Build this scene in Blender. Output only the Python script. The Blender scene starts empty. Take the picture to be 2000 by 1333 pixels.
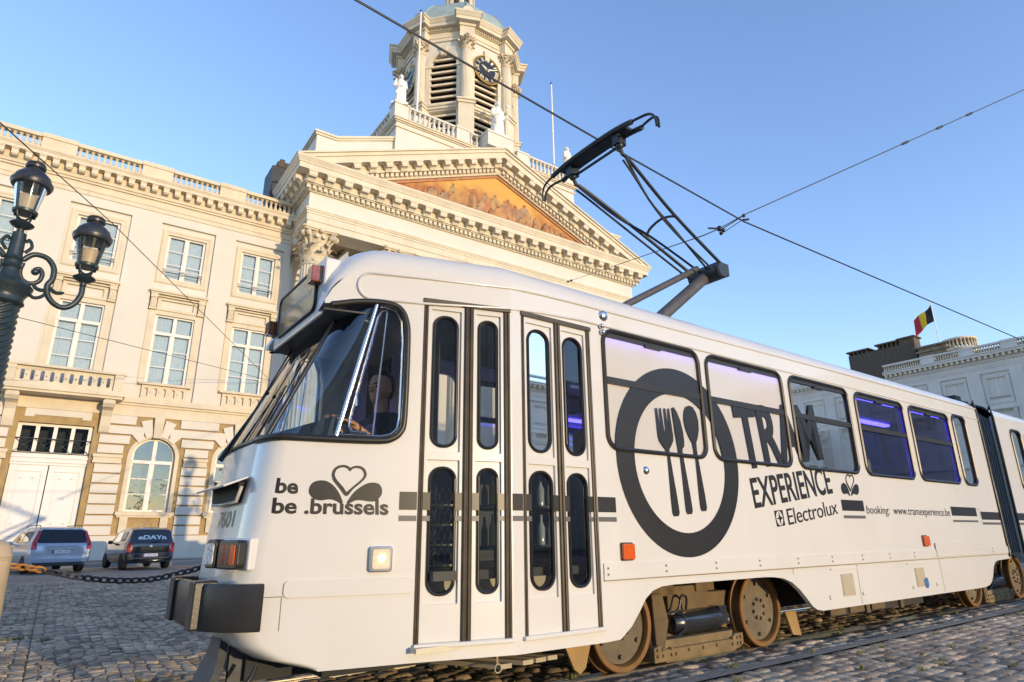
import bpy, bmesh, math, random
import numpy as np
from mathutils import Vector, Matrix

R = math.radians
rnd = random.Random(11)
scene = bpy.context.scene
COL = scene.collection

# ------------------------------------------------------------------ camera
CAMZ = 1.08
YAW, PITCH, ROLL = 0.6150, 0.3027, -0.00975
cy, sy = math.cos(YAW), math.sin(YAW)
fwd = Vector((sy * math.cos(PITCH), cy * math.cos(PITCH), math.sin(PITCH)))
rgt = Vector((cy, -sy, 0.0))
upv = rgt.cross(fwd)
r2 = rgt * math.cos(ROLL) + upv * math.sin(ROLL)
u2 = upv * math.cos(ROLL) - rgt * math.sin(ROLL)
cam_d = bpy.data.cameras.new('camera')
cam_d.sensor_width = 36.0
cam_d.sensor_fit = 'HORIZONTAL'
cam_d.lens = 1222.0 / 2000.0 * 36.0
cam_d.clip_start = 0.05
cam_d.clip_end = 2000.0
cam = bpy.data.objects.new('camera', cam_d)
COL.objects.link(cam)
mw = Matrix((r2, u2, -fwd)).transposed().to_4x4()
mw.translation = (0, 0, CAMZ)
cam.matrix_world = mw
scene.camera = cam

# ------------------------------------------------------------------ light
SUN_EL, SUN_AZ = R(4.3), R(13.0)          # low evening sun behind the photographer, a little to the right
sun_dir = Vector((math.sin(SUN_AZ) * math.cos(SUN_EL), -math.cos(SUN_AZ) * math.cos(SUN_EL), math.sin(SUN_EL)))
world = bpy.data.worlds.new('World')
scene.world = world
world.use_nodes = True
wn = world.node_tree
wn.nodes.clear()
w_out = wn.nodes.new('ShaderNodeOutputWorld')
w_bg = wn.nodes.new('ShaderNodeBackground')
w_sky = wn.nodes.new('ShaderNodeTexSky')
w_sky.sky_type = 'NISHITA'
w_sky.sun_disc = False
w_sky.sun_elevation = SUN_EL
w_sky.sun_rotation = math.atan2(sun_dir.x, sun_dir.y)
w_sky.altitude = 50.0
w_sky.air_density = 1.0
w_sky.dust_density = 0.0
w_sky.ozone_density = 2.2
w_bg.inputs['Strength'].default_value = 0.15
w_tint = wn.nodes.new('ShaderNodeVectorMath')      # the clear evening sky leans a little more to blue
w_tint.operation = 'MULTIPLY'
w_tint.inputs[1].default_value = (1.06, 0.95, 1.10)
wn.links.new(w_sky.outputs[0], w_tint.inputs[0])
wn.links.new(w_tint.outputs[0], w_bg.inputs['Color'])
wn.links.new(w_bg.outputs[0], w_out.inputs['Surface'])
sun_d = bpy.data.lights.new('sun', 'SUN')
sun_d.energy = 0.84
sun_d.angle = R(0.3)
sun_d.color = (1.0, 0.75, 0.44)
sun = bpy.data.objects.new('sun', sun_d)
COL.objects.link(sun)
sun.location = (10, -40, 30)
sun.rotation_euler = sun_dir.to_track_quat('Z', 'Y').to_euler()
scene.view_settings.view_transform = 'Standard'
scene.view_settings.look = 'None'
scene.view_settings.gamma = 1.0
scene.view_settings.exposure = 2.16
scene.cycles.max_bounces = 8
scene.cycles.transparent_max_bounces = 16

# ------------------------------------------------------------------ materials
def new_mat(name):
    m = bpy.data.materials.new(name)
    m.use_nodes = True
    return m, m.node_tree.nodes, m.node_tree.links

def mat(name, col, rough=0.5, var=0.08, scale=3.0, bump=0.0, bscale=40.0, metal=0.0, coat=0.0, streak=0.0,
        spec=0.5, emit=None, estr=0.0, dirt=0.0, dcol=(0.05, 0.04, 0.03), island=0.0):
    m, N, L = new_mat(name)
    b = N['Principled BSDF']
    b.inputs['Roughness'].default_value = rough
    b.inputs['Metallic'].default_value = metal
    b.inputs['Coat Weight'].default_value = coat
    b.inputs['Coat Roughness'].default_value = 0.06
    b.inputs['Specular IOR Level'].default_value = spec
    tc = N.new('ShaderNodeTexCoord')
    nz = N.new('ShaderNodeTexNoise')
    nz.inputs['Scale'].default_value = scale
    nz.inputs['Detail'].default_value = 6.0
    L.new(tc.outputs['Object'], nz.inputs['Vector'])
    mr = N.new('ShaderNodeMapRange')
    mr.inputs['From Min'].default_value = 0.3
    mr.inputs['From Max'].default_value = 0.7
    mr.inputs['To Min'].default_value = 1.0 - var
    mr.inputs['To Max'].default_value = 1.0 + var
    L.new(nz.outputs['Fac'], mr.inputs['Value'])
    mx = N.new('ShaderNodeVectorMath')
    mx.operation = 'SCALE'
    mx.inputs[0].default_value = col[:3]
    L.new(mr.outputs[0], mx.inputs['Scale'])
    out = mx.outputs[0]
    if island > 0:
        g = N.new('ShaderNodeNewGeometry')
        mi = N.new('ShaderNodeMapRange')
        mi.inputs['To Min'].default_value = 1.0 - island
        mi.inputs['To Max'].default_value = 1.0 + island
        L.new(g.outputs['Random Per Island'], mi.inputs['Value'])
        s2 = N.new('ShaderNodeVectorMath')
        s2.operation = 'SCALE'
        L.new(out, s2.inputs[0])
        L.new(mi.outputs[0], s2.inputs['Scale'])
        out = s2.outputs[0]
    if streak > 0 or dirt > 0:
        mp = N.new('ShaderNodeMapping')
        mp.inputs['Scale'].default_value = (2.2, 2.2, 0.25) if streak > 0 else (1, 1, 1)
        L.new(tc.outputs['Object'], mp.inputs['Vector'])
        n2 = N.new('ShaderNodeTexNoise')
        n2.inputs['Scale'].default_value = 1.6
        n2.inputs['Detail'].default_value = 8.0
        n2.inputs['Roughness'].default_value = 0.65
        L.new(mp.outputs[0], n2.inputs['Vector'])
        rp = N.new('ShaderNodeMapRange')
        rp.inputs['From Min'].default_value = 0.52
        rp.inputs['From Max'].default_value = 0.78
        rp.inputs['To Min'].default_value = 0.0
        rp.inputs['To Max'].default_value = max(streak, dirt)
        L.new(n2.outputs['Fac'], rp.inputs['Value'])
        mc = N.new('ShaderNodeMixRGB')
        mc.inputs['Color2'].default_value = (*dcol, 1)
        L.new(rp.outputs[0], mc.inputs['Fac'])
        L.new(out, mc.inputs['Color1'])
        out = mc.outputs[0]
    L.new(out, b.inputs['Base Color'])
    if bump > 0:
        nb = N.new('ShaderNodeTexNoise')
        nb.inputs['Scale'].default_value = bscale
        nb.inputs['Detail'].default_value = 5.0
        L.new(tc.outputs['Object'], nb.inputs['Vector'])
        bp = N.new('ShaderNodeBump')
        bp.inputs['Strength'].default_value = bump
        bp.inputs['Distance'].default_value = 0.02
        L.new(nb.outputs['Fac'], bp.inputs['Height'])
        L.new(bp.outputs[0], b.inputs['Normal'])
    if emit:
        b.inputs['Emission Color'].default_value = (*emit, 1)
        b.inputs['Emission Strength'].default_value = estr
    return m

def glass_mat(name, tint=(0.8, 0.85, 0.85), ior=1.55, wav=0.0):
    m, N, L = new_mat(name)
    N.remove(N['Principled BSDF'])
    o = N['Material Output']
    t = N.new('ShaderNodeBsdfTransparent')
    t.inputs['Color'].default_value = (*tint, 1)
    g = N.new('ShaderNodeBsdfGlossy')
    g.inputs['Roughness'].default_value = 0.02
    g.inputs['Color'].default_value = (0.95, 0.95, 0.95, 1)
    f = N.new('ShaderNodeFresnel')
    f.inputs['IOR'].default_value = ior
    mx = N.new('ShaderNodeMixShader')
    L.new(f.outputs[0], mx.inputs[0])
    L.new(t.outputs[0], mx.inputs[1])
    L.new(g.outputs[0], mx.inputs[2])
    L.new(mx.outputs[0], o.inputs['Surface'])
    if wav > 0:
        tc = N.new('ShaderNodeTexCoord')
        nz = N.new('ShaderNodeTexNoise')
        nz.inputs['Scale'].default_value = 1.3
        L.new(tc.outputs['Object'], nz.inputs['Vector'])
        bp = N.new('ShaderNodeBump')
        bp.inputs['Strength'].default_value = wav
        bp.inputs['Distance'].default_value = 0.05
        L.new(nz.outputs['Fac'], bp.inputs['Height'])
        L.new(bp.outputs[0], g.inputs['Normal'])
        L.new(bp.outputs[0], f.inputs['Normal'])
    return m

def film_mat(name, col, trans=0.35):
    """whitish frosted window film: diffuse + translucent under a gloss coat"""
    m, N, L = new_mat(name)
    b = N['Principled BSDF']
    b.inputs['Base Color'].default_value = (*col, 1)
    b.inputs['Roughness'].default_value = 0.08
    tr = N.new('ShaderNodeBsdfTranslucent')
    tr.inputs['Color'].default_value = (*col, 1)
    mx = N.new('ShaderNodeMixShader')
    mx.inputs[0].default_value = trans
    L.new(b.outputs[0], mx.inputs[1])
    L.new(tr.outputs[0], mx.inputs[2])
    L.new(mx.outputs[0], N['Material Output'].inputs['Surface'])
    return m

STAIN = (0.16, 0.12, 0.07)
M = {}
M['stone'] = mat('cream_render', (0.63, 0.585, 0.505), 0.75, 0.05, 0.6, 0.12, 14, streak=0.10, dcol=(0.52, 0.42, 0.27))
M['trim'] = mat('cream_stone_trim', (0.63, 0.545, 0.405), 0.75, 0.08, 1.2, 0.2, 18, streak=0.32, dcol=(0.42, 0.31, 0.17))
M['church'] = mat('pale_church_stone', (0.64, 0.605, 0.54), 0.75, 0.05, 0.5, 0.12, 10, streak=0.12, dcol=(0.55, 0.46, 0.32))
M['church_trim'] = mat('church_trim_stone', (0.64, 0.57, 0.44), 0.75, 0.08, 0.9, 0.2, 14, streak=0.28, dcol=(0.45, 0.34, 0.2))
M['weathered'] = mat('weathered_capital_stone', (0.62, 0.53, 0.38), 0.85, 0.15, 2.0, 0.4, 12, dirt=0.7, dcol=(0.2, 0.14, 0.08))
M['statue'] = mat('white_marble', (0.80, 0.78, 0.72), 0.6, 0.06, 3, 0.2, 12, dirt=0.35, dcol=(0.4, 0.36, 0.28))
M['joinery'] = mat('white_window_paint', (0.70, 0.65, 0.58), 0.45, 0.03, 3)
M['curtain'] = mat('net_curtain', (0.52, 0.58, 0.62), 0.9, 0.06, 6)
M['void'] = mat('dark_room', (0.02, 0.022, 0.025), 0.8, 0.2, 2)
M['pane'] = glass_mat('window_glass', (0.82, 0.88, 0.92), 1.5, 0.10)
M['groove_shade'] = mat('ochre_groove_shade', (0.36, 0.25, 0.11), 0.9, 0.2, 2)  # shading of the rustication grooves, put into the recessed wall's colour
M['pane_glow'] = glass_mat('mirror_like_window_glass', (0.75, 0.8, 0.82), 2.3, 0.12)
M['dark_curtain'] = mat('grey_curtain', (0.10, 0.09, 0.08), 0.9, 0.3, 8)
M['door_paint'] = mat('white_gate_paint', (0.70, 0.68, 0.66), 0.5, 0.03, 2, 0.08, 10)
M['iron'] = mat('dark_iron', (0.045, 0.05, 0.055), 0.5, 0.2, 6, 0.15, 30)
M['lead'] = mat('slate_and_lead', (0.030, 0.036, 0.045), 0.6, 0.2, 2, 0.2, 8)
M['brick'] = mat('old_brown_brick', (0.09, 0.07, 0.055), 0.85, 0.25, 4, 0.5, 14)
M['copper'] = mat('green_copper', (0.30, 0.38, 0.36), 0.6, 0.14, 1.2, 0.15, 6, streak=0.3, dcol=(0.18, 0.22, 0.2))
M['gold'] = mat('gilded_metal', (0.80, 0.55, 0.16), 0.35, 0.08, 5, metal=0.8)
M['clock'] = mat('clock_face_black', (0.022, 0.022, 0.026), 0.35, 0.1, 4)
M['slat'] = mat('louvre_stone', (0.72, 0.62, 0.46), 0.8, 0.12, 1.5, 0.2, 12, streak=0.45, dcol=(0.4, 0.2, 0.08))
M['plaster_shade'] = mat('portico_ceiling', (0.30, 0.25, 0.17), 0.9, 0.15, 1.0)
M['grey_stone'] = mat('pale_square_stone', (0.62, 0.60, 0.56), 0.8, 0.06, 0.5, 0.1, 8, streak=0.25, dcol=(0.35, 0.34, 0.32))

# ------------------------------------------------------------------ mesh helpers
OFFS = {}

class MB:
    def __init__(s):
        s.v, s.f, s.m = [], [], []
        s.X = None

    def add(s, vs, fs, mi=0):
        o = len(s.v)
        if s.X is not None:
            vs = [s.X @ Vector(p) for p in vs]
        s.v += [(p[0], p[1], p[2]) for p in vs]
        s.f += [tuple(i + o for i in f) for f in fs]
        s.m += [mi] * len(fs)
        return s

    def box(s, x0, x1, y0, y1, z0, z1, mi=0):
        return s.add([(x0, y0, z0), (x1, y0, z0), (x1, y1, z0), (x0, y1, z0), (x0, y0, z1), (x1, y0, z1), (x1, y1, z1), (x0, y1, z1)],
                     [(0, 3, 2, 1), (4, 5, 6, 7), (0, 1, 5, 4), (1, 2, 6, 5), (2, 3, 7, 6), (3, 0, 4, 7)], mi)

    def hexa(s, p, mi=0):
        return s.add(p, [(0, 3, 2, 1), (4, 5, 6, 7), (0, 1, 5, 4), (1, 2, 6, 5), (2, 3, 7, 6), (3, 0, 4, 7)], mi)

    def prism(s, poly, a, b, fn, mi=0):
        n = len(poly)
        vs = [fn(u, v, a) for u, v in poly] + [fn(u, v, b) for u, v in poly]
        fs = [tuple(range(n)), tuple(range(2 * n - 1, n - 1, -1))]
        fs += [(i, (i + 1) % n, n + (i + 1) % n, n + i) for i in range(n)]
        return s.add(vs, fs, mi)

    def grid(s, rows, mi=0, close_u=False, caps=False):
        n = len(rows[0])
        vs = [p for r in rows for p in r]
        fs = []
        for i in range(len(rows) - 1):
            for j in range(n if close_u else n - 1):
                k = (j + 1) % n
                fs.append((i * n + j, i * n + k, (i + 1) * n + k, (i + 1) * n + j))
        if caps:
            fs.append(tuple(range(n - 1, -1, -1)))
            fs.append(tuple((len(rows) - 1) * n + j for j in range(n)))
        return s.add(vs, fs, mi)

    def tube(s, pts, r, n=8, mi=0, closed=False, flat=1.0):
        pts = [Vector(p) for p in pts]
        rs = r if isinstance(r, (list, tuple)) else [r] * len(pts)
        rows = []
        t0 = (pts[1] - pts[0]).normalized()
        a = Vector((0, 0, 1)) if abs(t0.z) < 0.9 else Vector((1, 0, 0))
        nrm = t0.cross(a).normalized()
        for i, p in enumerate(pts):
            if closed:
                t = (pts[(i + 1) % len(pts)] - pts[i - 1]).normalized()
            elif i == 0:
                t = t0
            elif i == len(pts) - 1:
                t = (pts[i] - pts[i - 1]).normalized()
            else:
                t = ((pts[i + 1] - pts[i]).normalized() + (pts[i] - pts[i - 1]).normalized())
                t = t.normalized() if t.length > 1e-6 else (pts[i + 1] - pts[i]).normalized()
            nrm = (nrm - t * nrm.dot(t)).normalized()
            bi = t.cross(nrm)
            rows.append([p + (nrm * math.cos(2 * math.pi * k / n) + bi * math.sin(2 * math.pi * k / n) * flat) * rs[i] for k in range(n)])
        if closed:
            rows.append(rows[0])
        return s.grid(rows, mi, True, not closed)

    def lathe(s, prof, c=(0, 0, 0), n=24, mi=0, ax=None, ph=0.0):
        c = Vector(c)
        rows = []
        q = None
        if ax is not None:
            q = Vector((0, 0, 1)).rotation_difference(Vector(ax))
        for r, z in prof:
            row = []
            for k in range(n):
                a = 2 * math.pi * k / n + ph
                p = Vector((max(r, 1e-4) * math.cos(a), max(r, 1e-4) * math.sin(a), z))
                if q is not None:
                    p = q @ p
                row.append(c + p)
            rows.append(row)
        return s.grid(rows, mi, True, True)

    def ball(s, c, r, n=12, mi=0, sc=(1, 1, 1)):
        rows = []
        m = max(6, n // 2 + 1)
        for i in range(m):
            th = math.pi * i / (m - 1)
            rr = max(math.sin(th), 1e-3)
            rows.append([(c[0] + r * sc[0] * rr * math.cos(2 * math.pi * k / n), c[1] + r * sc[1] * rr * math.sin(2 * math.pi * k / n),
                          c[2] - r * sc[2] * math.cos(th)) for k in range(n)])
        return s.grid(rows, mi, True, True)

    def raw(s, vs, fs, fn, mi=0):
        return s.add([fn(*p) for p in vs], fs, mi)

    def build(s, name, mats, parent=None, off=None, smooth=None, bevel=None, loc=None):
        me = bpy.data.meshes.new(name)
        if parent is not None:
            p = parent
            while p.parent is not None:
                p = p.parent
            off = OFFS[p.name]
        if off is None:
            off = loc if loc is not None else (0, 0, 0)
        ox, oy, oz = off
        me.from_pydata([(x - ox, y - oy, z - oz) for x, y, z in s.v], [], s.f)
        if not isinstance(mats, (list, tuple)):
            mats = [mats]
        for m in mats:
            me.materials.append(m)
        if len(mats) > 1:
            me.polygons.foreach_set('material_index', s.m)
        bm = bmesh.new()
        bm.from_mesh(me)
        bmesh.ops.remove_doubles(bm, verts=bm.verts, dist=1e-5)
        bmesh.ops.recalc_face_normals(bm, faces=bm.faces)
        bm.to_mesh(me)
        bm.free()
        if smooth is not None:
            me.polygons.foreach_set('use_smooth', [True] * len(me.polygons))
            me.set_sharp_from_angle(angle=R(smooth))
        o = bpy.data.objects.new(name, me)
        COL.objects.link(o)
        if parent is not None:
            o.parent = parent
        elif loc is not None:
            o.location = loc
        if bevel:
            b = o.modifiers.new('bevel', 'BEVEL')
            b.width = bevel
            b.segments = 2
            b.limit_method = 'ANGLE'
            b.angle_limit = R(40)
        return o

def thing(name, label, cat, loc, rotz=0.0, off=None, group=None):
    o = bpy.data.objects.new(name, None)
    COL.objects.link(o)
    o.empty_display_size = 0.3
    o.location = loc
    o.rotation_euler = (0, 0, rotz)
    OFFS[o.name] = tuple(off if off is not None else loc)
    tag(o, label, cat, group)
    return o

def tag(o, label, cat, group=None):
    o['label'] = label
    o['category'] = cat
    if group:
        o['group'] = group
    return o

def struct(o, kind='structure'):
    o['kind'] = kind
    return o

def inst(mesh, name, parent, pos, rotz=0.0, scale=None):
    """a further copy of a part, sharing its mesh"""
    o = bpy.data.objects.new(name, mesh)
    COL.objects.link(o)
    o.parent = parent
    p = parent
    while p.parent is not None:
        p = p.parent
    f = OFFS[p.name]
    o.location = (pos[0] - f[0], pos[1] - f[1], pos[2] - f[2])
    o.rotation_euler = (0, 0, rotz)
    if scale:
        o.scale = scale
    return o

def local_mesh(mb, name, mats, smooth=None):
    o = mb.build(name, mats, None, (0, 0, 0), smooth)
    me = o.data
    bpy.data.objects.remove(o)
    return me

def _eval_mesh(ob):
    COL.objects.link(ob)
    dg = bpy.context.evaluated_depsgraph_get()
    dg.update()
    me = bpy.data.meshes.new_from_object(ob.evaluated_get(dg))
    vs = [tuple(v.co) for v in me.vertices]
    fs = [tuple(p.vertices) for p in me.polygons]
    bpy.data.meshes.remove(me)
    return vs, fs

def flat(outs, depth):
    """a flat plate with holes: first outline and the holes in (u, v), thickness along w from -depth to 0"""
    cu = bpy.data.curves.new('plate', 'CURVE')
    cu.dimensions = '2D'
    cu.fill_mode = 'BOTH'
    cu.extrude = depth / 2
    for o in outs:
        sp = cu.splines.new('POLY')
        sp.points.add(len(o) - 1)
        for p, (u, v) in zip(sp.points, o):
            p.co = (u, v, 0, 1)
        sp.use_cyclic_u = True
    ob = bpy.data.objects.new('plate', cu)
    vs, fs = _eval_mesh(ob)
    bpy.data.objects.remove(ob)
    bpy.data.curves.remove(cu)
    return [(x, y, z - depth / 2) for x, y, z in vs], fs

def text_geo(body, bold=0.0, shear=0.0, depth=0.002, space=1.0):
    cu = bpy.data.curves.new('text', 'FONT')
    cu.body = body
    cu.size = 1.0
    cu.offset = bold
    cu.shear = shear
    cu.space_character = space
    cu.resolution_u = 4
    ob = bpy.data.objects.new('text', cu)
    vs, fs = _eval_mesh(ob)
    bpy.data.objects.remove(ob)
    bpy.data.curves.remove(cu)
    x0, x1 = min(v[0] for v in vs), max(v[0] for v in vs)
    y0, y1 = min(v[1] for v in vs), max(v[1] for v in vs)
    return [((x - x0) / (x1 - x0), (y - y0) / (y1 - y0), 0.0) for x, y, z in vs], fs

def quad_map(q):
    (tl, tr, br, bl) = q
    def f(a, b):
        return (bl[0] * (1 - a) * (1 - b) + br[0] * a * (1 - b) + tr[0] * a * b + tl[0] * (1 - a) * b,
                bl[1] * (1 - a) * (1 - b) + br[1] * a * (1 - b) + tr[1] * a * b + tl[1] * (1 - a) * b)
    return f

def put_text(mb, body, q, fn, w=0.004, bold=0.0, shear=0.0, space=1.0, mi=0):
    vs, fs = text_geo(body, bold, shear, space=space)
    qm = quad_map(q)
    return mb.add([fn(*qm(a, b), w) for a, b, _ in vs], fs, mi)

def rr(x0, x1, z0, z1, r, n=6):
    pts = []
    for cx, cz, a0 in ((x1 - r, z1 - r, 0), (x0 + r, z1 - r, 90), (x0 + r, z0 + r, 180), (x1 - r, z0 + r, 270)):
        for k in range(n + 1):
            a = R(a0 + 90 * k / n)
            pts.append((cx + r * math.cos(a), cz + r * math.sin(a)))
    return pts

def circ(cx, cz, r, n=48, a0=0, a1=360):
    return [(cx + r * math.cos(R(a0 + (a1 - a0) * k / n)), cz + r * math.sin(R(a0 + (a1 - a0) * k / n))) for k in range(n + (a1 - a0 < 360))]

def smooth_path(pts, n=6):
    """Catmull-Rom through the points"""
    P = [Vector(p) for p in pts]
    out = []
    for i in range(len(P) - 1):
        p0, p1, p2, p3 = P[max(i - 1, 0)], P[i], P[i + 1], P[min(i + 2, len(P) - 1)]
        for k in range(n):
            t = k / n
            out.append(0.5 * ((2 * p1) + (p2 - p0) * t + (2 * p0 - 5 * p1 + 4 * p2 - p3) * t * t + (3 * p1 - p0 - 3 * p2 + p3) * t ** 3))
    out.append(P[-1])
    return out

def sculpt(caps, voxel, balls=(), smooth_it=4):
    """union of tapered limbs and ellipsoids fused into one continuous skin"""
    mb = MB()
    for p0, ra, p1, rb in caps:
        p0, p1 = Vector(p0), Vector(p1)
        d = p1 - p0
        n = 12
        L_ = d.length
        dn = d.normalized()
        pts, rs = [], []
        for k in range(4):
            a = math.pi / 2 * k / 4
            pts.append(p0 - dn * ra * math.cos(a)); rs.append(max(ra * math.sin(a), 0.02 * ra))
        pts += [p0, p1]; rs += [ra, rb]
        for k in range(3, -1, -1):
            a = math.pi / 2 * k / 4
            pts.append(p1 + dn * rb * math.cos(a)); rs.append(max(rb * math.sin(a), 0.02 * rb))
        mb.tube(pts, rs, n)
    for c, r, sc in balls:
        mb.ball(c, r, 16, 0, sc)
    me = bpy.data.meshes.new('sculpt')
    me.from_pydata(mb.v, [], mb.f)
    ob = bpy.data.objects.new('sculpt', me)
    m = ob.modifiers.new('r', 'REMESH')
    m.mode = 'VOXEL'
    m.voxel_size = voxel
    m2 = ob.modifiers.new('s', 'SMOOTH')
    m2.iterations = smooth_it
    m2.factor = 0.5
    vs, fs = _eval_mesh(ob)
    bpy.data.objects.remove(ob)
    bpy.data.meshes.remove(me)
    out = MB()
    out.add(vs, fs)
    return out
# ------------------------------------------------------------------ palace fronts of the square
def P0(u, v, w):          # plate map: u along the front, v up, w outward
    return (u, -w, v)

def back(y):
    return lambda u, v, w: (u, y - w, v)

def baluster_mesh(h, r, name, m):
    prof = [(r * 1.0, 0), (r * 1.0, .06), (r * .62, .10), (r * .95, .26), (r * 1.05, .36), (r * .8, .5), (r * .5, .68), (r * .48, .78), (r * .75, .84), (r * .62, .88), (r * 1.0, .92), (r * 1.0, 1.0)]
    mb = MB()
    mb.lathe([(a, b * h) for a, b in prof], n=10)
    return local_mesh(mb, name, [m], 50)

def window_meshes(key, w, h, rows, transom=None, arch=False):
    """joinery, pane and curtain of one kind of window; origin at the middle of the sill, y = 0 at the joinery face"""
    f = MB()
    hw = w / 2
    d = 0.07
    top = h if not arch else h - hw
    f.box(-hw, -hw + .08, 0, d, 0, top)
    f.box(hw - .08, hw, 0, d, 0, top)
    f.box(-hw + .08, hw - .08, 0, d, 0, .09)
    f.box(-.065, .065, -.02, d, .09, h - .08)
    if not arch:
        f.box(-hw + .08, hw - .08, 0, d, h - .08, h)
    else:
        o = circ(0, top, hw, 20, 0, 180)
        i = circ(0, top, hw - .08, 20, 0, 180)
        for k in range(20):
            f.prism([o[k], o[k + 1], i[k + 1], i[k]], 0, d, lambda u, v, q: (u, q, v))
    zt = transom if transom else h - .08
    if transom:
        f.box(-hw + .08, hw - .08, -.05, d, transom, transom + .16)
    for s in (-1, 1):
        xa, xb = (.065, hw - .08) if s > 0 else (-hw + .08, -.065)
        f.box(xa, xa + .05, .01, d - .01, .09, h - .08 - (hw * .0 if not arch else .03 + (hw - .08) * (1 - math.sqrt(max(0, 1 - (abs(xa if s > 0 else xa) / hw) ** 2)))))
        f.box(xb - .05, xb, .01, d - .01, .09, zt)
        for k in range(1, rows):
            z = .09 + (zt - .09) * k / rows
            f.box(xa + .05, xb - .05, .015, d - .015, z - .02, z + .02)
    fm = local_mesh(f, 'window', [M['joinery']])
    g = MB()
    outl = [(-hw + .05, .05), (hw - .05, .05)] + ([(hw - .05, h - .05), (-hw + .05, h - .05)] if not arch else circ(0, top, hw - .05, 20, 0, 180))
    n = len(outl)
    g.add([(u, .045, v) for u, v in outl], [tuple(range(n))])
    gm = local_mesh(g, 'pane', [M['pane_glow' if arch else 'pane']])
    c = MB()
    N_ = 40
    rows_ = []
    wc = (w - .08) * (.30 if arch else 1.0)
    for z in (.05, h * .5, h - (.05 if not arch else 1.3)):
        rows_.append([(-hw + .04 + wc * k / N_, .22 + .012 * math.sin(k * 1.7) + .006 * math.sin(k * 4.1 + z), z) for k in range(N_ + 1)])
    c.grid(rows_)
    cm = local_mesh(c, 'curtain', [M['dark_curtain' if arch else 'curtain']], 60)
    return fm, gm, cm

WM = {}

def put_window(kind, root, x, y, z, curtain=True, group=None):
    fm, gm, cm = WM[kind]
    w = inst(fm, 'window', root, (x, y, z))
    for nm, me in (('pane', gm), ('curtain', cm)):
        if nm == 'curtain' and not curtain:
            continue
        o = bpy.data.objects.new(nm, me)
        COL.objects.link(o)
        o.parent = w
    return w

WM['upper'] = window_meshes('upper', 1.95, 2.62, 3)
WM['main'] = window_meshes('main', 1.93, 3.84, 3, transom=2.74)
WM['arch'] = window_meshes('arch', 1.96, 3.64, 3, transom=2.36, arch=True)
BAL = baluster_mesh(.63, .105, 'baluster', M['trim'])
MODP = MB().box(-.14, .14, -.36, 0, .04, .30).box(-.16, .16, -.40, 0, .30, .355)
MODP.box(-.12, .12, -.30, 0, -.01, .04)
MODM = local_mesh(MODP, 'modillion', [M['trim']])

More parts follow.
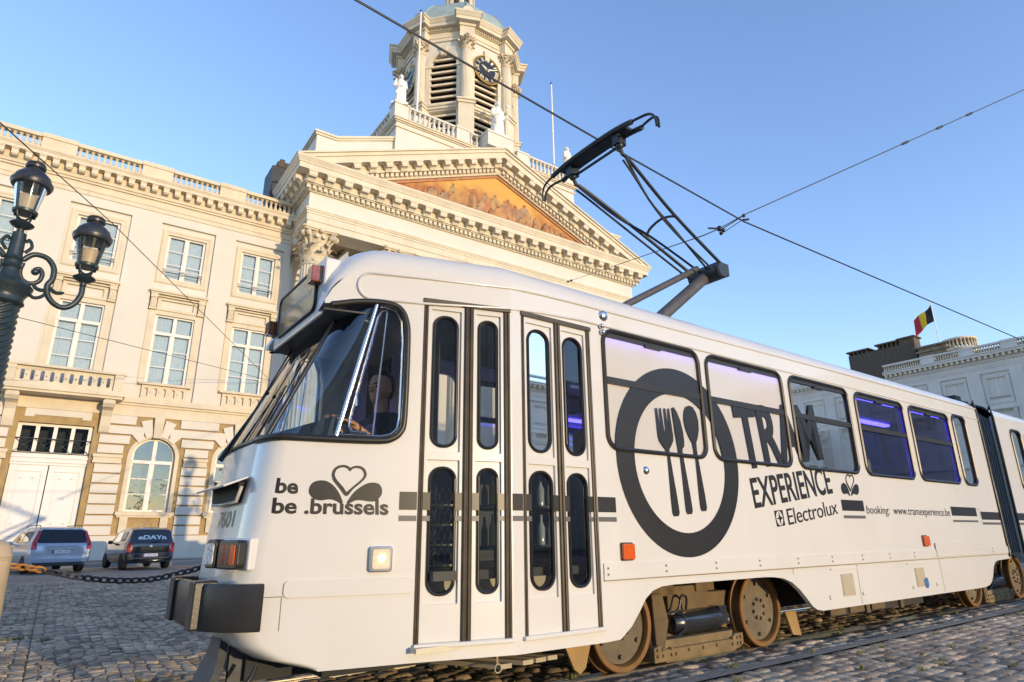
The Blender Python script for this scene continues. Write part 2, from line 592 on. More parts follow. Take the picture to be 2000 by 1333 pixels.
def palace_upper(root, x0, x1, bays, wall_m, trim_m, peds, balu=True, curt=True, zbot=7.2):
    # main wall with sunk bay panels
    outs = [[(x0, zbot), (x1, zbot), (x1, 18.62), (x0, 18.62)]]
    for c in bays:
        outs.append([(c - 1.4, 8.1), (c + 1.4, 8.1), (c + 1.4, 18.09), (c - 1.4, 18.09)])
    w = MB()
    vs, fs = flat(outs, .16)
    w.raw(vs, fs, P0)
    outs = [[(x0, zbot), (x1, zbot), (x1, 18.62), (x0, 18.62)]]
    for c in bays:
        outs.append([(c - .975, 14.88), (c + .975, 14.88), (c + .975, 17.5), (c - .975, 17.5)])
        outs.append([(c - .965, 8.92), (c + .965, 8.92), (c + .965, 12.76), (c - .965, 12.76)])
    vs, fs = flat(outs, .34)
    w.raw(vs, fs, back(.165))
    w.box(x0, x1, 1.6, 1.7, 0, 21.0)
    w.build('wall', [wall_m], root)
    v = MB()
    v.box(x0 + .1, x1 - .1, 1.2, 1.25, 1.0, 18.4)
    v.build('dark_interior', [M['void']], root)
    # surrounds of the windows
    for c in bays:
        s = MB()
        ring = lambda a, b, z0, z1, t: [[(c - a - t, z0 - t), (c + a + t, z0 - t), (c + a + t, z1 + t), (c - a - t, z1 + t)], [(c - a, z0), (c + a, z0), (c + a, z1), (c - a, z1)]]
        vs, fs = flat(ring(.98, 0, 14.88, 17.5, .30), .05)
        s.raw(vs, fs, back(.112))
        vs, fs = flat(ring(1.14, 0, 14.72, 17.66, .10), .03)
        s.raw(vs, fs, back(.082))
        vs, fs = flat([[(c - 1.3, 8.95), (c + 1.3, 8.95), (c + 1.3, 13.0), (c - 1.3, 13.0)], [(c - .97, 8.94), (c + .97, 8.94), (c + .97, 12.76), (c - .97, 12.76)]], .06)
        s.raw(vs, fs, back(.112))
        s.build('window_surround', [trim_m], root)
        h = MB()                                        # hood over the tall window
        h.box(c - 1.44, c + 1.44, -.30, .16, 13.93, 14.06)
        h.box(c - 1.38, c + 1.38, -.20, .16, 13.84, 13.93)
        h.box(c - 1.0, c + 1.0, -.07, .16, 13.72, 13.80)
        for k in range(20):
            h.box(c - .98 + k * .1, c - .93 + k * .1, -.10, -.07, 13.72, 13.80)
        vs, fs = flat([[(c - .98, 13.0), (c + .98, 13.0), (c + .98, 13.7), (c - .98, 13.7)], [(c - .8, 13.14), (c + .8, 13.14), (c + .8, 13.58), (c - .8, 13.58)]], .08)
        h.raw(vs, fs, back(.04))
        for sx in (-1.18, 1.18):
            h.box(c + sx - .17, c + sx + .17, -.17, .16, 13.62, 13.84)
            h.box(c + sx - .14, c + sx + .14, -.11, .16, 13.1, 13.62)
            for q in (-.08, 0, .08):
                h.box(c + sx + q - .018, c + sx + q + .018, -.135, -.11, 13.2, 13.55)
            h.box(c + sx - .17, c + sx + .17, -.06, .16, 12.98, 13.1)
        h.build('window_hood', [trim_m], root)
        put_window('upper', root, c, .26, 14.88, curt)
        put_window('main', root, c, .26, 8.92, curt)
        b = MB()
        b.tube([(c - 1.0, .06, 15.42), (c + 1.0, .06, 15.42)], .035, 6)
        b.tube([(c - 1.0, .10, 15.24), (c + 1.0, .10, 15.24)], .02, 6, 1)
        b.build('guard_rail', [M['joinery'], M['iron']], root)
    # entablature
    e = MB()
    e.box(x0, x1, -.05, .2, 18.62, 18.92)
    e.box(x0, x1, -.09, .2, 18.86, 18.94)
    e.box(x0, x1, -.02, .2, 18.94, 19.28)
    e.box(x0, x1, -.12, .2, 19.28, 19.40)
    e.box(x0, x1, -.20, .2, 19.40, 19.58)
    e.box(x0, x1, -.22, .2, 19.58, 19.98)
    e.box(x0, x1, -.64, .2, 19.98, 20.13)
    e.prism([(-.64, 20.13), (-.74, 20.28), (-.74, 20.34), (.2, 20.34), (.2, 20.13)], x0, x1, lambda u, v, q: (q, u, v))
    e.build('cornice', [trim_m], root)
    k = x0 + .3
    while k < x1:
        inst(MODM, 'modillion', root, (k, -.22, 19.62))
        k += .565
    # balustrade
    r = MB()
    r.box(x0, x1, -.34, .06, 20.342, 20.47)
    r.box(x0, x1, -.38, .10, 21.10, 21.24)
    r.box(x0, x1, -.33, .05, 21.24, 21.33)
    for a, b in peds:
        r.box(a, b, -.40, .12, 20.343, 21.10)
        r.box(a - .04, b + .04, -.46, .17, 21.095, 21.245)
        r.box(a, b, -.40, .12, 21.245, 21.37)
    ro = r.build('balustrade', [trim_m], root)
    if balu:
        edges = [x0] + [q for p in peds for q in p] + [x1]
        for i in range(0, len(edges), 2):
            a, b = edges[i], edges[i + 1]
            n = max(0, int((b - a) / .255))
            for j in range(n):
                x = a + (j + .5) * (b - a) / n
                inst(BAL, 'baluster', ro, (x, -.14, 20.47))

PAL_Y = 37.0
palace = thing('palace', 'long cream palace front with balconies and arched windows, left of the church', 'building', (0, PAL_Y, 0), 0, (0, 0, 0))
XB = [-8.9, -4.92, -.66, 3.6, 7.5]
palace_upper(palace, -11.2, 9.3, XB, M['stone'], M['trim'], [(-8.35, -6.85), (-3.76, -2.25), (.79, 2.31), (4.81, 6.27)])
# ground floor wall
g = MB()
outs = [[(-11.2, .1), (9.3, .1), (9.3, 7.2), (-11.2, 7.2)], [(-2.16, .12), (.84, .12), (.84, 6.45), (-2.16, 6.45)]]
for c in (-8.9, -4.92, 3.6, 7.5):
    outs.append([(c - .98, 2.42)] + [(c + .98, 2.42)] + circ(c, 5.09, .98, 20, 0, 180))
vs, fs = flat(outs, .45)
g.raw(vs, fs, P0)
g.build('ground_floor_wall', [M['groove_shade']], palace)
g = MB()
g.box(-11.2, -2.16, -.13, .02, .1, 1.28)
g.box(.84, 9.3, -.13, .02, .1, 1.28)
g.build('plinth', [M['stone']], palace)
b = MB()                                                   # rusticated courses and voussoirs
arches = (-8.9, -4.92, 3.6, 7.5)
def course(z0, z1, d=.12):
    zc = (z0 + z1) / 2
    edges = [(-2.45, 1.12)]
    for c in arches:
        if zc < 5.09:
            hw = 1.34
        else:
            dz = zc - 5.09
            if zc > 6.6:
                hw = 1.02
            elif dz > 1.42:
                hw = 0
            else:
                hw = math.sqrt(1.42 ** 2 - dz ** 2)
        if hw > .2:
            edges.append((c - hw, c + hw))
    edges.sort()
    x = -11.2
    for a, e in edges + [(9.3, 9.3)]:
        if a - x > .1:
            if z0 > 5.2:
                cut = .18
                b.prism([(x + (0 if x < -11 else cut), z0), (a - (0 if a > 9 else cut), z0), (a, z0 + .0), (a, z1), (x, z1)] if False else [(x, z0), (a, z0), (a, z1), (x, z1)], 0, d, P0)
            else:
                b.box(x, a, -d, 0, z0, z1)
        x = e
z = 1.32
while z < 4.55:
    course(z, z + .41)
    z += .49
course(5.20, 5.60); course(5.69, 6.09); course(6.18, 6.58); course(6.67, 7.10)
for c in arches:
    for s in (-1, 1):
        for a0, a1 in ((63.5, 80.5), (42.5, 60.5)):
            pts = []
            for rr_, aa in ((1.06, a0), (1.95 if a0 > 50 else 1.85, a0 + 2), (1.95 if a0 > 50 else 1.7, a1), (1.06, a1)):
                pts.append((c + s * rr_ * math.cos(R(aa)), 5.09 + rr_ * math.sin(R(aa))))
            b.prism(pts, 0, .125 if a0 > 50 else .1225, P0)
b.build('rustication', [M['stone']], palace)
t = MB()
for c in arches:
    ring_o, ring_i = circ(c, 5.09, 1.16, 24, 0, 180), circ(c, 5.09, .985, 24, 0, 180)
    for k in range(24):
        t.prism([ring_o[k], ring_o[k + 1], ring_i[k + 1], ring_i[k]], -.05, .035, P0)
    for s in (-1, 1):
        xa, xb = (c + s * .985, c + s * 1.16)
        t.box(min(xa, xb), max(xa, xb), -.035, .05, 2.42, 5.09)
    t.box(c - 1.28, c + 1.28, -.24, .05, 2.24, 2.40)              # sill on two brackets
    t.box(c - 1.2, c + 1.2, -.16, .05, 2.14, 2.24)
    for s in (-.88, .88):
        t.box(c + s - .17, c + s + .17, -.15, .05, 1.42, 2.14)
        for q in (-.09, 0, .09):
            t.box(c + s + q - .02, c + s + q + .02, -.17, -.15, 1.75, 2.05)
    t.prism([(c - .17, 6.06), (c + .17, 6.06), (c + .23, 7.12), (c - .23, 7.12)], -.05, .28, P0)     # keystone
    for q in (-.1, 0, .1):
        t.prism([(c + q - .02, 6.1), (c + q + .02, 6.1), (c + q * 1.2 + .02, 6.85), (c + q * 1.2 - .02, 6.85)], .28, .305, P0)
x = -11.2
for a, e in sorted([(c - 1.36, c + 1.36) for c in arches] + [(-2.3, .98)]) + [(9.3, 9.3)]:
    if a - x > .1:                                             # impost blocks of the piers
        t.box(x, a, -.26, 0, 4.98, 5.12)
        t.box(x + .04, a - .04, -.19, 0, 4.82, 4.98)
        t.box(x + .02, a - .02, -.22, 0, 4.70, 4.82)
    x = e
t.box(-11.2, 9.3, -.07, .1, 7.12, 7.30)
t.box(-11.2, 9.3, -.03, .1, 7.30, 7.66)
t.box(-11.2, 9.3, -.12, .1, 7.66, 7.78)
t.box(-11.2, 9.3, -.24, .1, 7.78, 7.98)
t.box(-11.2, 9.3, -.16, .1, 7.98, 8.08)
t.build('string_course', [M['trim']], palace)
for c in arches:
    put_window('arch', palace, c, .24, 2.43)
for c in (-8.9, -4.92, 3.6, 7.5):                              # pierced sill panels
    s = MB()
    s.box(c - 1.22, c + 1.22, -.17, .16, 8.82, 8.94)
    outs = [[(c - 1.05, 8.09), (c + 1.05, 8.09), (c + 1.05, 8.82), (c - 1.05, 8.82)]]
    for k in range(5):
        outs.append(rr(c - .84 + k * .42 - .085, c - .84 + k * .42 + .085, 8.22, 8.68, .08, 4))
    vs, fs = flat(outs, .12)
    s.raw(vs, fs, back(.02))
    for k in range(4):
        s.ball((c - .63 + k * .42, .0, 8.45), .035, 6)
    s.build('sill_panel', [M['trim']], palace)
# middle bay: balcony, mezzanine lights, carriage gate
c = -.66
q = MB()
q.box(c - 2.5, c + 2.5, -1.12, .1, 7.84, 8.02)
q.box(c - 2.42, c + 2.42, -1.02, .1, 7.72, 7.84)
q.box(c - 2.36, c + 2.36, -.98, .1, 8.02, 8.12)
q.box(c - 2.4, c + 2.4, -1.05, -.72, 8.93, 9.05)
outs = [[(c - 1.95, 8.12), (c + 1.95, 8.12), (c + 1.95, 8.93), (c - 1.95, 8.93)]]
for k in range(10):
    xx = c - 1.71 + k * .38
    outs.append(rr(xx - .075, xx + .075, 8.28, 8.76, .07, 4))
vs, fs = flat(outs, .14)
q.raw(vs, fs, back(-.81))
for k in range(9):
    q.ball((c - 1.52 + k * .38, -.95, 8.52), .035, 6)
for s in (-1, 1):
    q.box(c + s * 2.15 - .2, c + s * 2.15 + .2, -1.0, -.76, 8.12, 8.93)
    q.box(c + s * 2.15 - .13, c + s * 2.15 + .13, -1.02, -1.0, 8.24, 8.8)
    q.box(c + s * 2.27 - .08, c + s * 2.27 + .08, -.76, .1, 8.12, 8.93)
    # console
    q.prism([(0, 7.70), (-.92, 7.70), (-.95, 7.5), (-.80, 7.36), (-.5, 7.22), (-.34, 6.95), (-.30, 6.5), (-.2, 6.2), (0, 6.1)], c + s * 1.9 - .22, c + s * 1.9 + .22, lambda u, v, w: (w, u, v))
    q.prism([(-.9, 7.66), (-1.0, 7.5), (-.83, 7.32), (-.7, 7.5)], c + s * 1.9 - .26, c + s * 1.9 + .26, lambda u, v, w: (w, u, v))
q.build('balcony', [M['trim']], palace, bevel=.02)
p = MB()
outs = [[(c - 1.32, 6.72), (c - .95, 6.72), (c - .95, 6.82), (c + .95, 6.82), (c + .95, 6.72), (c + 1.32, 6.72), (c + 1.32, 7.6), (c - 1.32, 7.6)]]
vs, fs = flat(outs, .06)
p.raw(vs, fs, back(-.02))
p.build('door_head_panel', [M['stone']], palace)
mz = MB()
vs, fs = flat([[(c - 1.5, 4.95), (c + 1.5, 4.95), (c + 1.5, 6.44), (c - 1.5, 6.44)]] + [[(c - 1.34 + k * .70, 5.1), (c - .80 + k * .70, 5.1), (c - .80 + k * .70, 6.32), (c - 1.34 + k * .70, 6.32)] for k in range(4)], .1)
mz.raw(vs, fs, back(.24))
mzo = mz.build('window', [M['joinery']], palace)
pn = MB()
pn.add([(c - 1.45, .30, 5.0), (c + 1.45, .30, 5.0), (c + 1.45, .30, 6.4), (c - 1.45, .30, 6.4)], [(0, 1, 2, 3)])
pn.build('pane', [M['pane']], mzo)
gr = MB()
gr.tube([(c - 1.5, .16, 5.72), (c + 1.5, .16, 5.72)], .025, 6)
gr.tube([(c - 1.5, .16, 5.06), (c + 1.5, .16, 5.06)], .02, 6)
for k in range(4):
    xa, xb = c - 1.5 + k * .75, c - .75 + k * .75
    gr.tube([(xa, .16, 5.06), (xb, .16, 5.72)], .014, 5)
    gr.tube([(xa, .16, 5.72), (xb, .16, 5.06)], .014, 5)
    gr.ball(((xa + xb) / 2, .15, 5.39), .05, 6)
gr.build('window_grille', [M['iron']], mzo)
d = MB()
d.box(c - 1.5, c + 1.5, .14, .34, 4.62, 4.95)
d.box(c - 1.5, c + 1.5, .08, .34, 4.82, 4.93)
d.box(c - 1.5, c + 1.5, .20, .34, 4.5, 4.62)
for s in (-1, 1):
    xa, xb = (c + .02, c + 1.48) if s > 0 else (c - 1.48, c - .02)
    vs, fs = flat([[(xa, .26), (xb, .26), (xb, 4.5), (xa, 4.5)], [(xa + .22, 1.55), (xb - .22, 1.55), (xb - .22, 4.2), (xa + .22, 4.2)], [(xa + .22, .5), (xb - .22, .5), (xb - .22, 1.3), (xa + .22, 1.3)]], .06)
    d.raw(vs, fs, back(.26))
    d.box(xa, xb, .31, .36, .26, 4.5)
    for z0, z1 in ((1.55, 4.2), (.5, 1.3)):
        d.box(xa + .30, xb - .30, .285, .31, z0 + .08, z1 - .08)
        d.box(xa + .38, xb - .38, .27, .31, z0 + .16, z1 - .16)
    for z in (1.85, 3.9):
        d.ball((xa + .5, .26, z), .05, 6)
        d.ball((xb - .5, .26, z), .05, 6)
d.build('gate', [M['door_paint']], palace, bevel=.008)
# ------------------------------------------------------------------ church
CX, FY = 22.85, 34.05
church = thing('church', 'pale neoclassical church with columned portico, painted pediment and octagonal clock tower', 'church', (CX, 40, 0))
XL, XR = 9.3, 36.4
mC, mT = M['church'], M['church_trim']
def ybox(mb, p, z0, z1, back_=48.0):          # a course running round the front and both flanks, projecting p
    mb.box(XL - p, XR + p, FY - p, back_, z0, z1)
w = MB()
w.box(XL + .6, XR - .6, 38.5, 50, 0, 20.9)
for k in range(5):
    w.box(XL + 3.2 + k * 5.0, XL + 3.24 + k * 5.0, 38.44, 38.5, 1, 18.5)
w.build('nave_wall', [mC], church)
e = MB()
e.box(XL, XR, FY, FY + 1.5, 18.70, 19.12)
e.box(XL - .05, XR + .05, FY - .05, FY + 1.55, 19.12, 19.56)
e.box(XL - .09, XR + .09, FY - .09, FY + 1.6, 19.56, 19.80)
e.box(XL - .18, XR + .18, FY - .18, FY + 1.66, 19.80, 19.90)
e.box(XL - .14, XR + .14, FY - .14, FY + 1.66, 19.70, 19.80)
for x0_, x1_ in ((XL, XL + 1.5), (XR - 1.5, XR)):
    e.box(x0_ + .003, x1_ - .003, FY + 1.5, 48, 18.70, 19.12)
    e.box(x0_ - .05, x1_ + .05, FY + 1.55, 48, 19.12, 19.56)
    e.box(x0_ - .09, x1_ + .09, FY + 1.6, 48, 19.56, 19.80)
    e.box(x0_ - .18, x1_ + .18, FY + 1.66, 48, 19.80, 19.90)
e.build('architrave', [mT], church)
f = MB()
f.box(XL, XR, FY, 48, 19.902, 20.97)
f.build('frieze', [mC], church)
b = MB()                                       # bed mould, dentils, corona, gutter
ybox(b, .12, 20.97, 21.03)
ybox(b, .18, 21.03, 21.30)
k = XL - .30
while k < XR + .2:
    b.box(k, k + .20, FY - .36, FY - .18, 21.05, 21.28)
    k += .34
k = FY + .1
while k < 37.2:
    b.box(XL - .36, XL - .18, k, k + .20, 21.05, 21.28)
    k += .34
ybox(b, .40, 21.30, 21.37)
ybox(b, .48, 21.37, 21.46)
ybox(b, .42, 21.46, 21.86)
ybox(b, 1.02, 21.86, 22.20)
for (p0, z0), (p1, z1) in (((1.06, 22.20), (1.10, 22.30)), ((1.10, 22.30), (1.24, 22.52)), ((1.24, 22.52), (1.24, 22.62))):
    rows = [[(XL - p, FY - p, z), (XR + p, FY - p, z), (XR + p, 48, z), (XL - p, 48, z)] for p, z in ((p0, z0), (p1, z1))]
    b.grid(rows, 0, True, True)
b.build('cornice', [mT], church)
MC_ = MB()                                     # scrolled modillion, hanging under the corona
MC_.prism([(0, 0), (0, -.42), (-.12, -.44), (-.22, -.30), (-.36, -.22), (-.48, -.26), (-.54, -.16), (-.54, 0)], -.24, .24, lambda u, v, q: (q, u, v))
MC_.box(-.30, .30, -.58, 0, 0, .07)
MCm = local_mesh(MC_, 'modillion', [mT])
n = 26
for i in range(n):
    x = XL - .15 + (XR - XL + .3) * i / (n - 1)
    inst(MCm, 'modillion', church, (x, FY - .42, 21.79))
for i in range(4):
    inst(MCm, 'modillion', church, (XL - .42, FY + .1 + i * .88, 21.79), R(-90))
    inst(MCm, 'modillion', church, (XR + .42, FY + .1 + i * .88, 21.79), R(90))
# pediment
SL = .404
def chev(za, zb, y0, y1, mb, mi=0, zmin=22.63):
    """a raking band between two lines of slope SL; za/zb heights at the apex"""
    da, db = (za - zmin) / SL, (zb - zmin) / SL
    for s in (-1, 1):
        poly = [(CX, zb), (CX, za), (CX + s * da, zmin), (CX + s * db, zmin)]
        mb.prism(poly, y0, y1, lambda u, v, q: (u, q, v))
p = MB()
chev(28.62, 28.50, FY - 1.24, 36, p)
chev(28.50, 28.28, FY - 1.12, 36, p)
chev(28.28, 27.84, FY - 1.02, 36, p)
chev(27.84, 27.42, FY - .42, 36, p)
chev(27.42, 27.30, FY - .48, 36, p)
chev(27.30, 27.02, FY - .18, 36, p)
chev(27.02, 26.90, FY - .12, 36, p)
for s in (-1, 1):
    k = .35
    while 27.28 - SL * k > 22.75:
        x = CX + s * k
        z = 27.29 - SL * k
        a, b2 = x - .10, x + .10
        za, zb2 = 27.29 - SL * abs(a - CX), 27.29 - SL * abs(b2 - CX)
        p.hexa([(a, FY - .36, za - .25), (b2, FY - .36, zb2 - .25), (b2, FY - .18, zb2 - .25), (a, FY - .18, za - .25),
                (a, FY - .36, za), (b2, FY - .36, zb2), (b2, FY - .18, zb2), (a, FY - .18, za)])
        k += .34
p.build('pediment', [mT], church)
for s in (-1, 1):
    k = .5
    while 27.8 - SL * k > 23.3:
        o = inst(MCm, 'modillion', church, (CX + s * k, FY - .42, 27.77 - SL * k))
        o.rotation_euler = (0, s * math.atan(SL), 0)
        k += 1.06
# painted tympanum
mt, N, L = new_mat('painted_tympanum')
bs = N['Principled BSDF']
bs.inputs['Roughness'].default_value = .7
tc = N.new('ShaderNodeTexCoord'); nz = N.new('ShaderNodeTexNoise'); nz.inputs['Scale'].default_value = .9; nz.inputs['Detail'].default_value = 9
L.new(tc.outputs['Object'], nz.inputs['Vector'])
sx = N.new('ShaderNodeSeparateXYZ'); L.new(tc.outputs['Object'], sx.inputs[0])
ad = N.new('ShaderNodeMath'); ad.operation = 'MULTIPLY_ADD'; ad.inputs[1].default_value = .22; ad.inputs[2].default_value = -5.36
L.new(sx.outputs['Z'], ad.inputs[0])
a2 = N.new('ShaderNodeMath'); a2.operation = 'ADD'; L.new(ad.outputs[0], a2.inputs[0]); L.new(nz.outputs['Fac'], a2.inputs[1])
cr = N.new('ShaderNodeValToRGB')
cr.color_ramp.elements[0].position = .30; cr.color_ramp.elements[0].color = (.30, .10, .035, 1)
cr.color_ramp.elements[1].position = .72; cr.color_ramp.elements[1].color = (.60, .33, .07, 1)
e3 = cr.color_ramp.elements.new(.5); e3.color = (.46, .22, .06, 1)
L.new(a2.outputs[0], cr.inputs[0]); L.new(cr.outputs[0], bs.inputs['Base Color'])
fig = [mat('fresco_' + nm, c, .75, .35, 1.6, dirt=.7, dcol=(.34, .16, .05)) for nm, c in
       (('umber', (.28, .12, .05)), ('rose', (.36, .15, .07)), ('ochre', (.42, .21, .07)), ('sage', (.34, .23, .10)), ('grey', (.38, .22, .11)), ('blue', (.33, .22, .14)), ('skin', (.36, .17, .07)))]
t = MB()
t.prism([(CX, 26.95), (CX + (26.95 - 22.6) / SL, 22.6), (CX - (26.95 - 22.6) / SL, 22.6)], FY + .15, FY + .3, lambda u, v, q: (u, q, v))
red = MB()
rf = random.Random(5)
def figure(x, z, h, m, lay):
    """a simple robed figure, flat in the plaster"""
    y = FY + .15 - .004 * lay
    lean = rf.uniform(-.15, .15) * h
    wv = h * rf.uniform(.20, .28)
    body = [(-wv, 0), (wv, 0), (wv * 1.05, .3 * h), (wv * .8 + lean * .5, .6 * h), (wv * .55 + lean, .78 * h), (lean, .84 * h), (-wv * .55 + lean, .78 * h), (-wv * .85 + lean * .5, .58 * h), (-wv * 1.1, .28 * h)]
    t.add([(x + a, y, z + b_) for a, b_ in body], [tuple(range(len(body)))], m)
    hd = circ(lean, .89 * h, .062 * h, 12)
    t.add([(x + a, y - .002, z + b_) for a, b_ in hd], [tuple(range(len(hd)))], 7)
    fold = [(-wv * .2, 0), (wv * .35, 0), (wv * .4 + lean * .5, .5 * h), (lean, .72 * h)]
    t.add([(x + a, y - .001, z + b_) for a, b_ in fold], [tuple(range(4))], 1 + (m + 2) % 6)
lay = 1
for row, (z, hm) in enumerate(((23.3, 1.0), (22.75, .85))):
    x = CX - 8.6
    while x < CX + 8.6:
        lim = 26.75 - SL * abs(x - CX) - z
        h = min(lim * rf.uniform(.5, .92), rf.uniform(1.7, 2.9) if row == 0 else rf.uniform(.9, 1.9)) * (1 if row == 0 else .95)
        if h > .45:
            figure(x, z, h, rf.randint(1, 6), lay)
            lay += 1
        x += rf.uniform(.42, .8) * (1.0 if row == 0 else .9)
to = t.build('painted_panel', [mt] + fig, church)
bd = MB()
chev(26.90, 26.72, FY + .05, FY + .2, bd)
bd.build('panel_border', [mat('fresco_border', (.42, .2, .1), .7, .2, 3)], church)
# columns and capitals
colm = MB()
nf = 24
def fluted(r, z0, z1, r1):
    rows = []
    for z, rr_ in ((z0, r), (z1, r1)):
        row = []
        for k in range(nf * 4):
            a = 2 * math.pi * k / (nf * 4)
            q = (k % 4)
            row.append((rr_ * (1 - (.055 if q in (1, 2, 3) else 0) - (.02 if q == 2 else 0)) * math.cos(a), rr_ * (1 - (.055 if q in (1, 2, 3) else 0) - (.02 if q == 2 else 0)) * math.sin(a), z))
        rows.append(row)
    return rows
colm.grid(fluted(.86, 1.2, 16.5, .74), 0, True, True)
colm.lathe([(1.05, .9), (1.05, 1.0), (.95, 1.05), (1.0, 1.15), (.9, 1.2)], n=24)
colm.box(-1.1, 1.1, -1.1, 1.1, .3, .9)
colm.lathe([(.75, 16.45), (.80, 16.5), (.80, 16.56), (.75, 16.6)], n=32)
colmesh = local_mesh(colm, 'column', [mT], 40)
cap = MB()
cap.lathe([(.73, 0), (.73, 1.0), (.78, 1.5), (.92, 1.85), (1.0, 1.95)], n=24)
def leaf(a, z0, z1, rb, out, wd):
    ca, sa = math.cos(a), math.sin(a)
    rows = []
    for k in range(9):
        q = k / 8
        rad = rb + out * max(0, q - .45) ** 1.6 * 2.2
        zz = z0 + (z1 - z0) * (q if q < .82 else .82 + (.82 - q) * 1.0)
        wk = wd * (1.0 - .35 * q ** 3) * (1 + .12 * math.sin(k * 3.0))
        rows.append([((rad + .05 - .05 * abs(s)) * ca - s * wk * sa, (rad + .05 - .05 * abs(s)) * sa + s * wk * ca, zz) for s in (-1, -.5, 0, .5, 1)])
    cap.grid(rows)
for k in range(8):
    leaf(2 * math.pi * k / 8, .02, .85, .74, .55, .24)
    leaf(2 * math.pi * (k + .5) / 8, .15, 1.45, .75, .60, .22)
for k in range(4):
    a = math.pi / 4 + k * math.pi / 2
    for s in (-.16, .16):
        ctr = Vector((1.20 * math.cos(a + s * .9), 1.20 * math.sin(a + s * .9), 1.68))
        ax = Vector((-math.sin(a), math.cos(a), 0))
        cap.lathe([(.02, -.09), (.19, -.08), (.21, 0), (.19, .08), (.02, .09)], ctr, 12, 0, ax)
        cap.tube([(.78 * math.cos(a + s), .78 * math.sin(a + s), .95), (.9 * math.cos(a + s), .9 * math.sin(a + s), 1.4), ctr], [.07, .08, .09], 6)
    a2 = k * math.pi / 2
    cap.ball((1.02 * math.cos(a2), 1.02 * math.sin(a2), 1.96), .17, 8)
    for s in (-.22, .22):
        cap.lathe([(.02, -.06), (.13, -.05), (.13, .05), (.02, .06)], (.95 * math.cos(a2 + s), .95 * math.sin(a2 + s), 1.62), 10, 0, (math.cos(a2), math.sin(a2), 0))
def abac(rad, z0, z1):
    pts = []
    for k in range(4):
        a = math.pi / 4 + k * math.pi / 2
        for s in (-.05, .05):
            pts.append((rad * 1.36 * math.cos(a + s), rad * 1.36 * math.sin(a + s)))
        am = a + math.pi / 4
        for s in (-.3, 0, .3):
            pts.append((rad * (.93 + .22 * abs(s)) * math.cos(am + s), rad * (.93 + .22 * abs(s)) * math.sin(am + s)))
    cap.prism(pts, z0, z1, lambda u, v, q: (u, v, q))
abac(1.02, 1.90, 1.99)
abac(1.10, 1.99, 2.12)
capmesh = local_mesh(cap, 'capital', [M['weathered']], 45)
for i in range(6):
    x = XL + .86 + (XR - XL - 1.72) * i / 5
    o = inst(colmesh, 'column', church, (x, FY + .82, 0))
    cp = bpy.data.objects.new('capital', capmesh)
    COL.objects.link(cp)
    cp.parent = o
    cp.location = (0, 0, 16.58)
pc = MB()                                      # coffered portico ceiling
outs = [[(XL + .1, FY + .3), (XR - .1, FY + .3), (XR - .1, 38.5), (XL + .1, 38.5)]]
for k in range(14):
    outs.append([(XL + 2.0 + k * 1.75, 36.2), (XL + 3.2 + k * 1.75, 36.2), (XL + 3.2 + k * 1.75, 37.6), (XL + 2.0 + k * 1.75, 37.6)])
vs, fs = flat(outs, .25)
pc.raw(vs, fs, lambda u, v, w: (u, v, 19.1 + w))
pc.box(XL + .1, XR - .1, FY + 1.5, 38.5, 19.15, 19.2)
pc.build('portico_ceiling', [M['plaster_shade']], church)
pb = MB()
pb.box(XL - .8, XR + .8, FY - 1.2, 40, 0, .3)
pb.build('portico_steps', [M['grey_stone']], church)
# attic gable behind the pediment
prof = [(9.62, 22.7), (9.62, 25.62), (10.87, 25.62), (15.2, 27.3), (15.2, 22.7)]
for fx in (lambda u: u, lambda u: 2 * CX - u):
    at = MB()
    at.prism([(fx(a), b_) for a, b_ in prof], 34.9, 48, lambda u, v, q: (u, q, v))
    at.build('attic', [mC], church)
    ac = MB()
    for o_, z_ in ((.10, .0), (.18, .14)):
        pl = [(9.62 - o_, 25.62 + z_), (10.93, 25.62 + z_), (15.0, 27.25 + z_), (15.0, 27.39 + z_), (10.87, 25.76 + z_), (9.62 - o_, 25.76 + z_)]
        ac.prism([(fx(a), b_) for a, b_ in pl], 34.9 - o_, 48, lambda u, v, q: (u, q, v))
    ac.build('attic_coping', [mT], church)
# tower base
BX0, BX1, BY0, BY1 = 14.82, 30.88, 34.6, 47.0
tb = MB()
tb.box(BX0, BX1, BY0, BY1, 22.7, 28.62)
tb.build('tower_base', [mC], church)
tc_ = MB()
tc_.box(BX0 - .10, BX1 + .10, BY0 - .10, BY1, 28.2, 28.32)
for p_, z0, z1 in ((.10, 28.62, 28.70), (.22, 28.70, 28.82), (.30, 28.82, 28.92)):
    tc_.box(BX0 - p_, BX1 + p_, BY0 - p_, BY1, z0, z1)
tc_.build('base_cornice', [mT], church)
tbal = MB()
peds = [(BX0 - .22, BX0 + .82), (19.55, 20.66), (21.7, 24.0), (25.04, 26.15), (BX1 - .82, BX1 + .22)]
tbal.box(BX0, BX1, BY0 - .05, BY0 + .3, 28.922, 29.05)
tbal.box(BX0, BX1, BY0 - .08, BY0 + .34, 30.0, 30.14)
tbal.box(BX0 - .05, BX0 + .3, BY0 + .34, BY1, 28.922, 29.05)
tbal.box(BX0 - .08, BX0 + .34, BY0 + .342, BY1, 30.0, 30.14)
tbal.box(BX1 - .3, BX1 + .05, BY0 + .34, BY1, 28.922, 29.05)
tbal.box(BX1 - .34, BX1 + .08, BY0 + .342, BY1, 30.0, 30.14)
for a, b_ in peds:
    y0 = BY0 - .14 if not (21 < a < 24) else BY0 - 1.05
    tbal.box(a, b_, y0, BY0 + .75, 28.923, 30.02)
    tbal.box(a - .06, b_ + .06, y0 - .06, BY0 + .8, 30.02, 30.16)
tbo = tbal.build('balustrade', [mC], church)
BALC = baluster_mesh(.95, .15, 'baluster', mC)
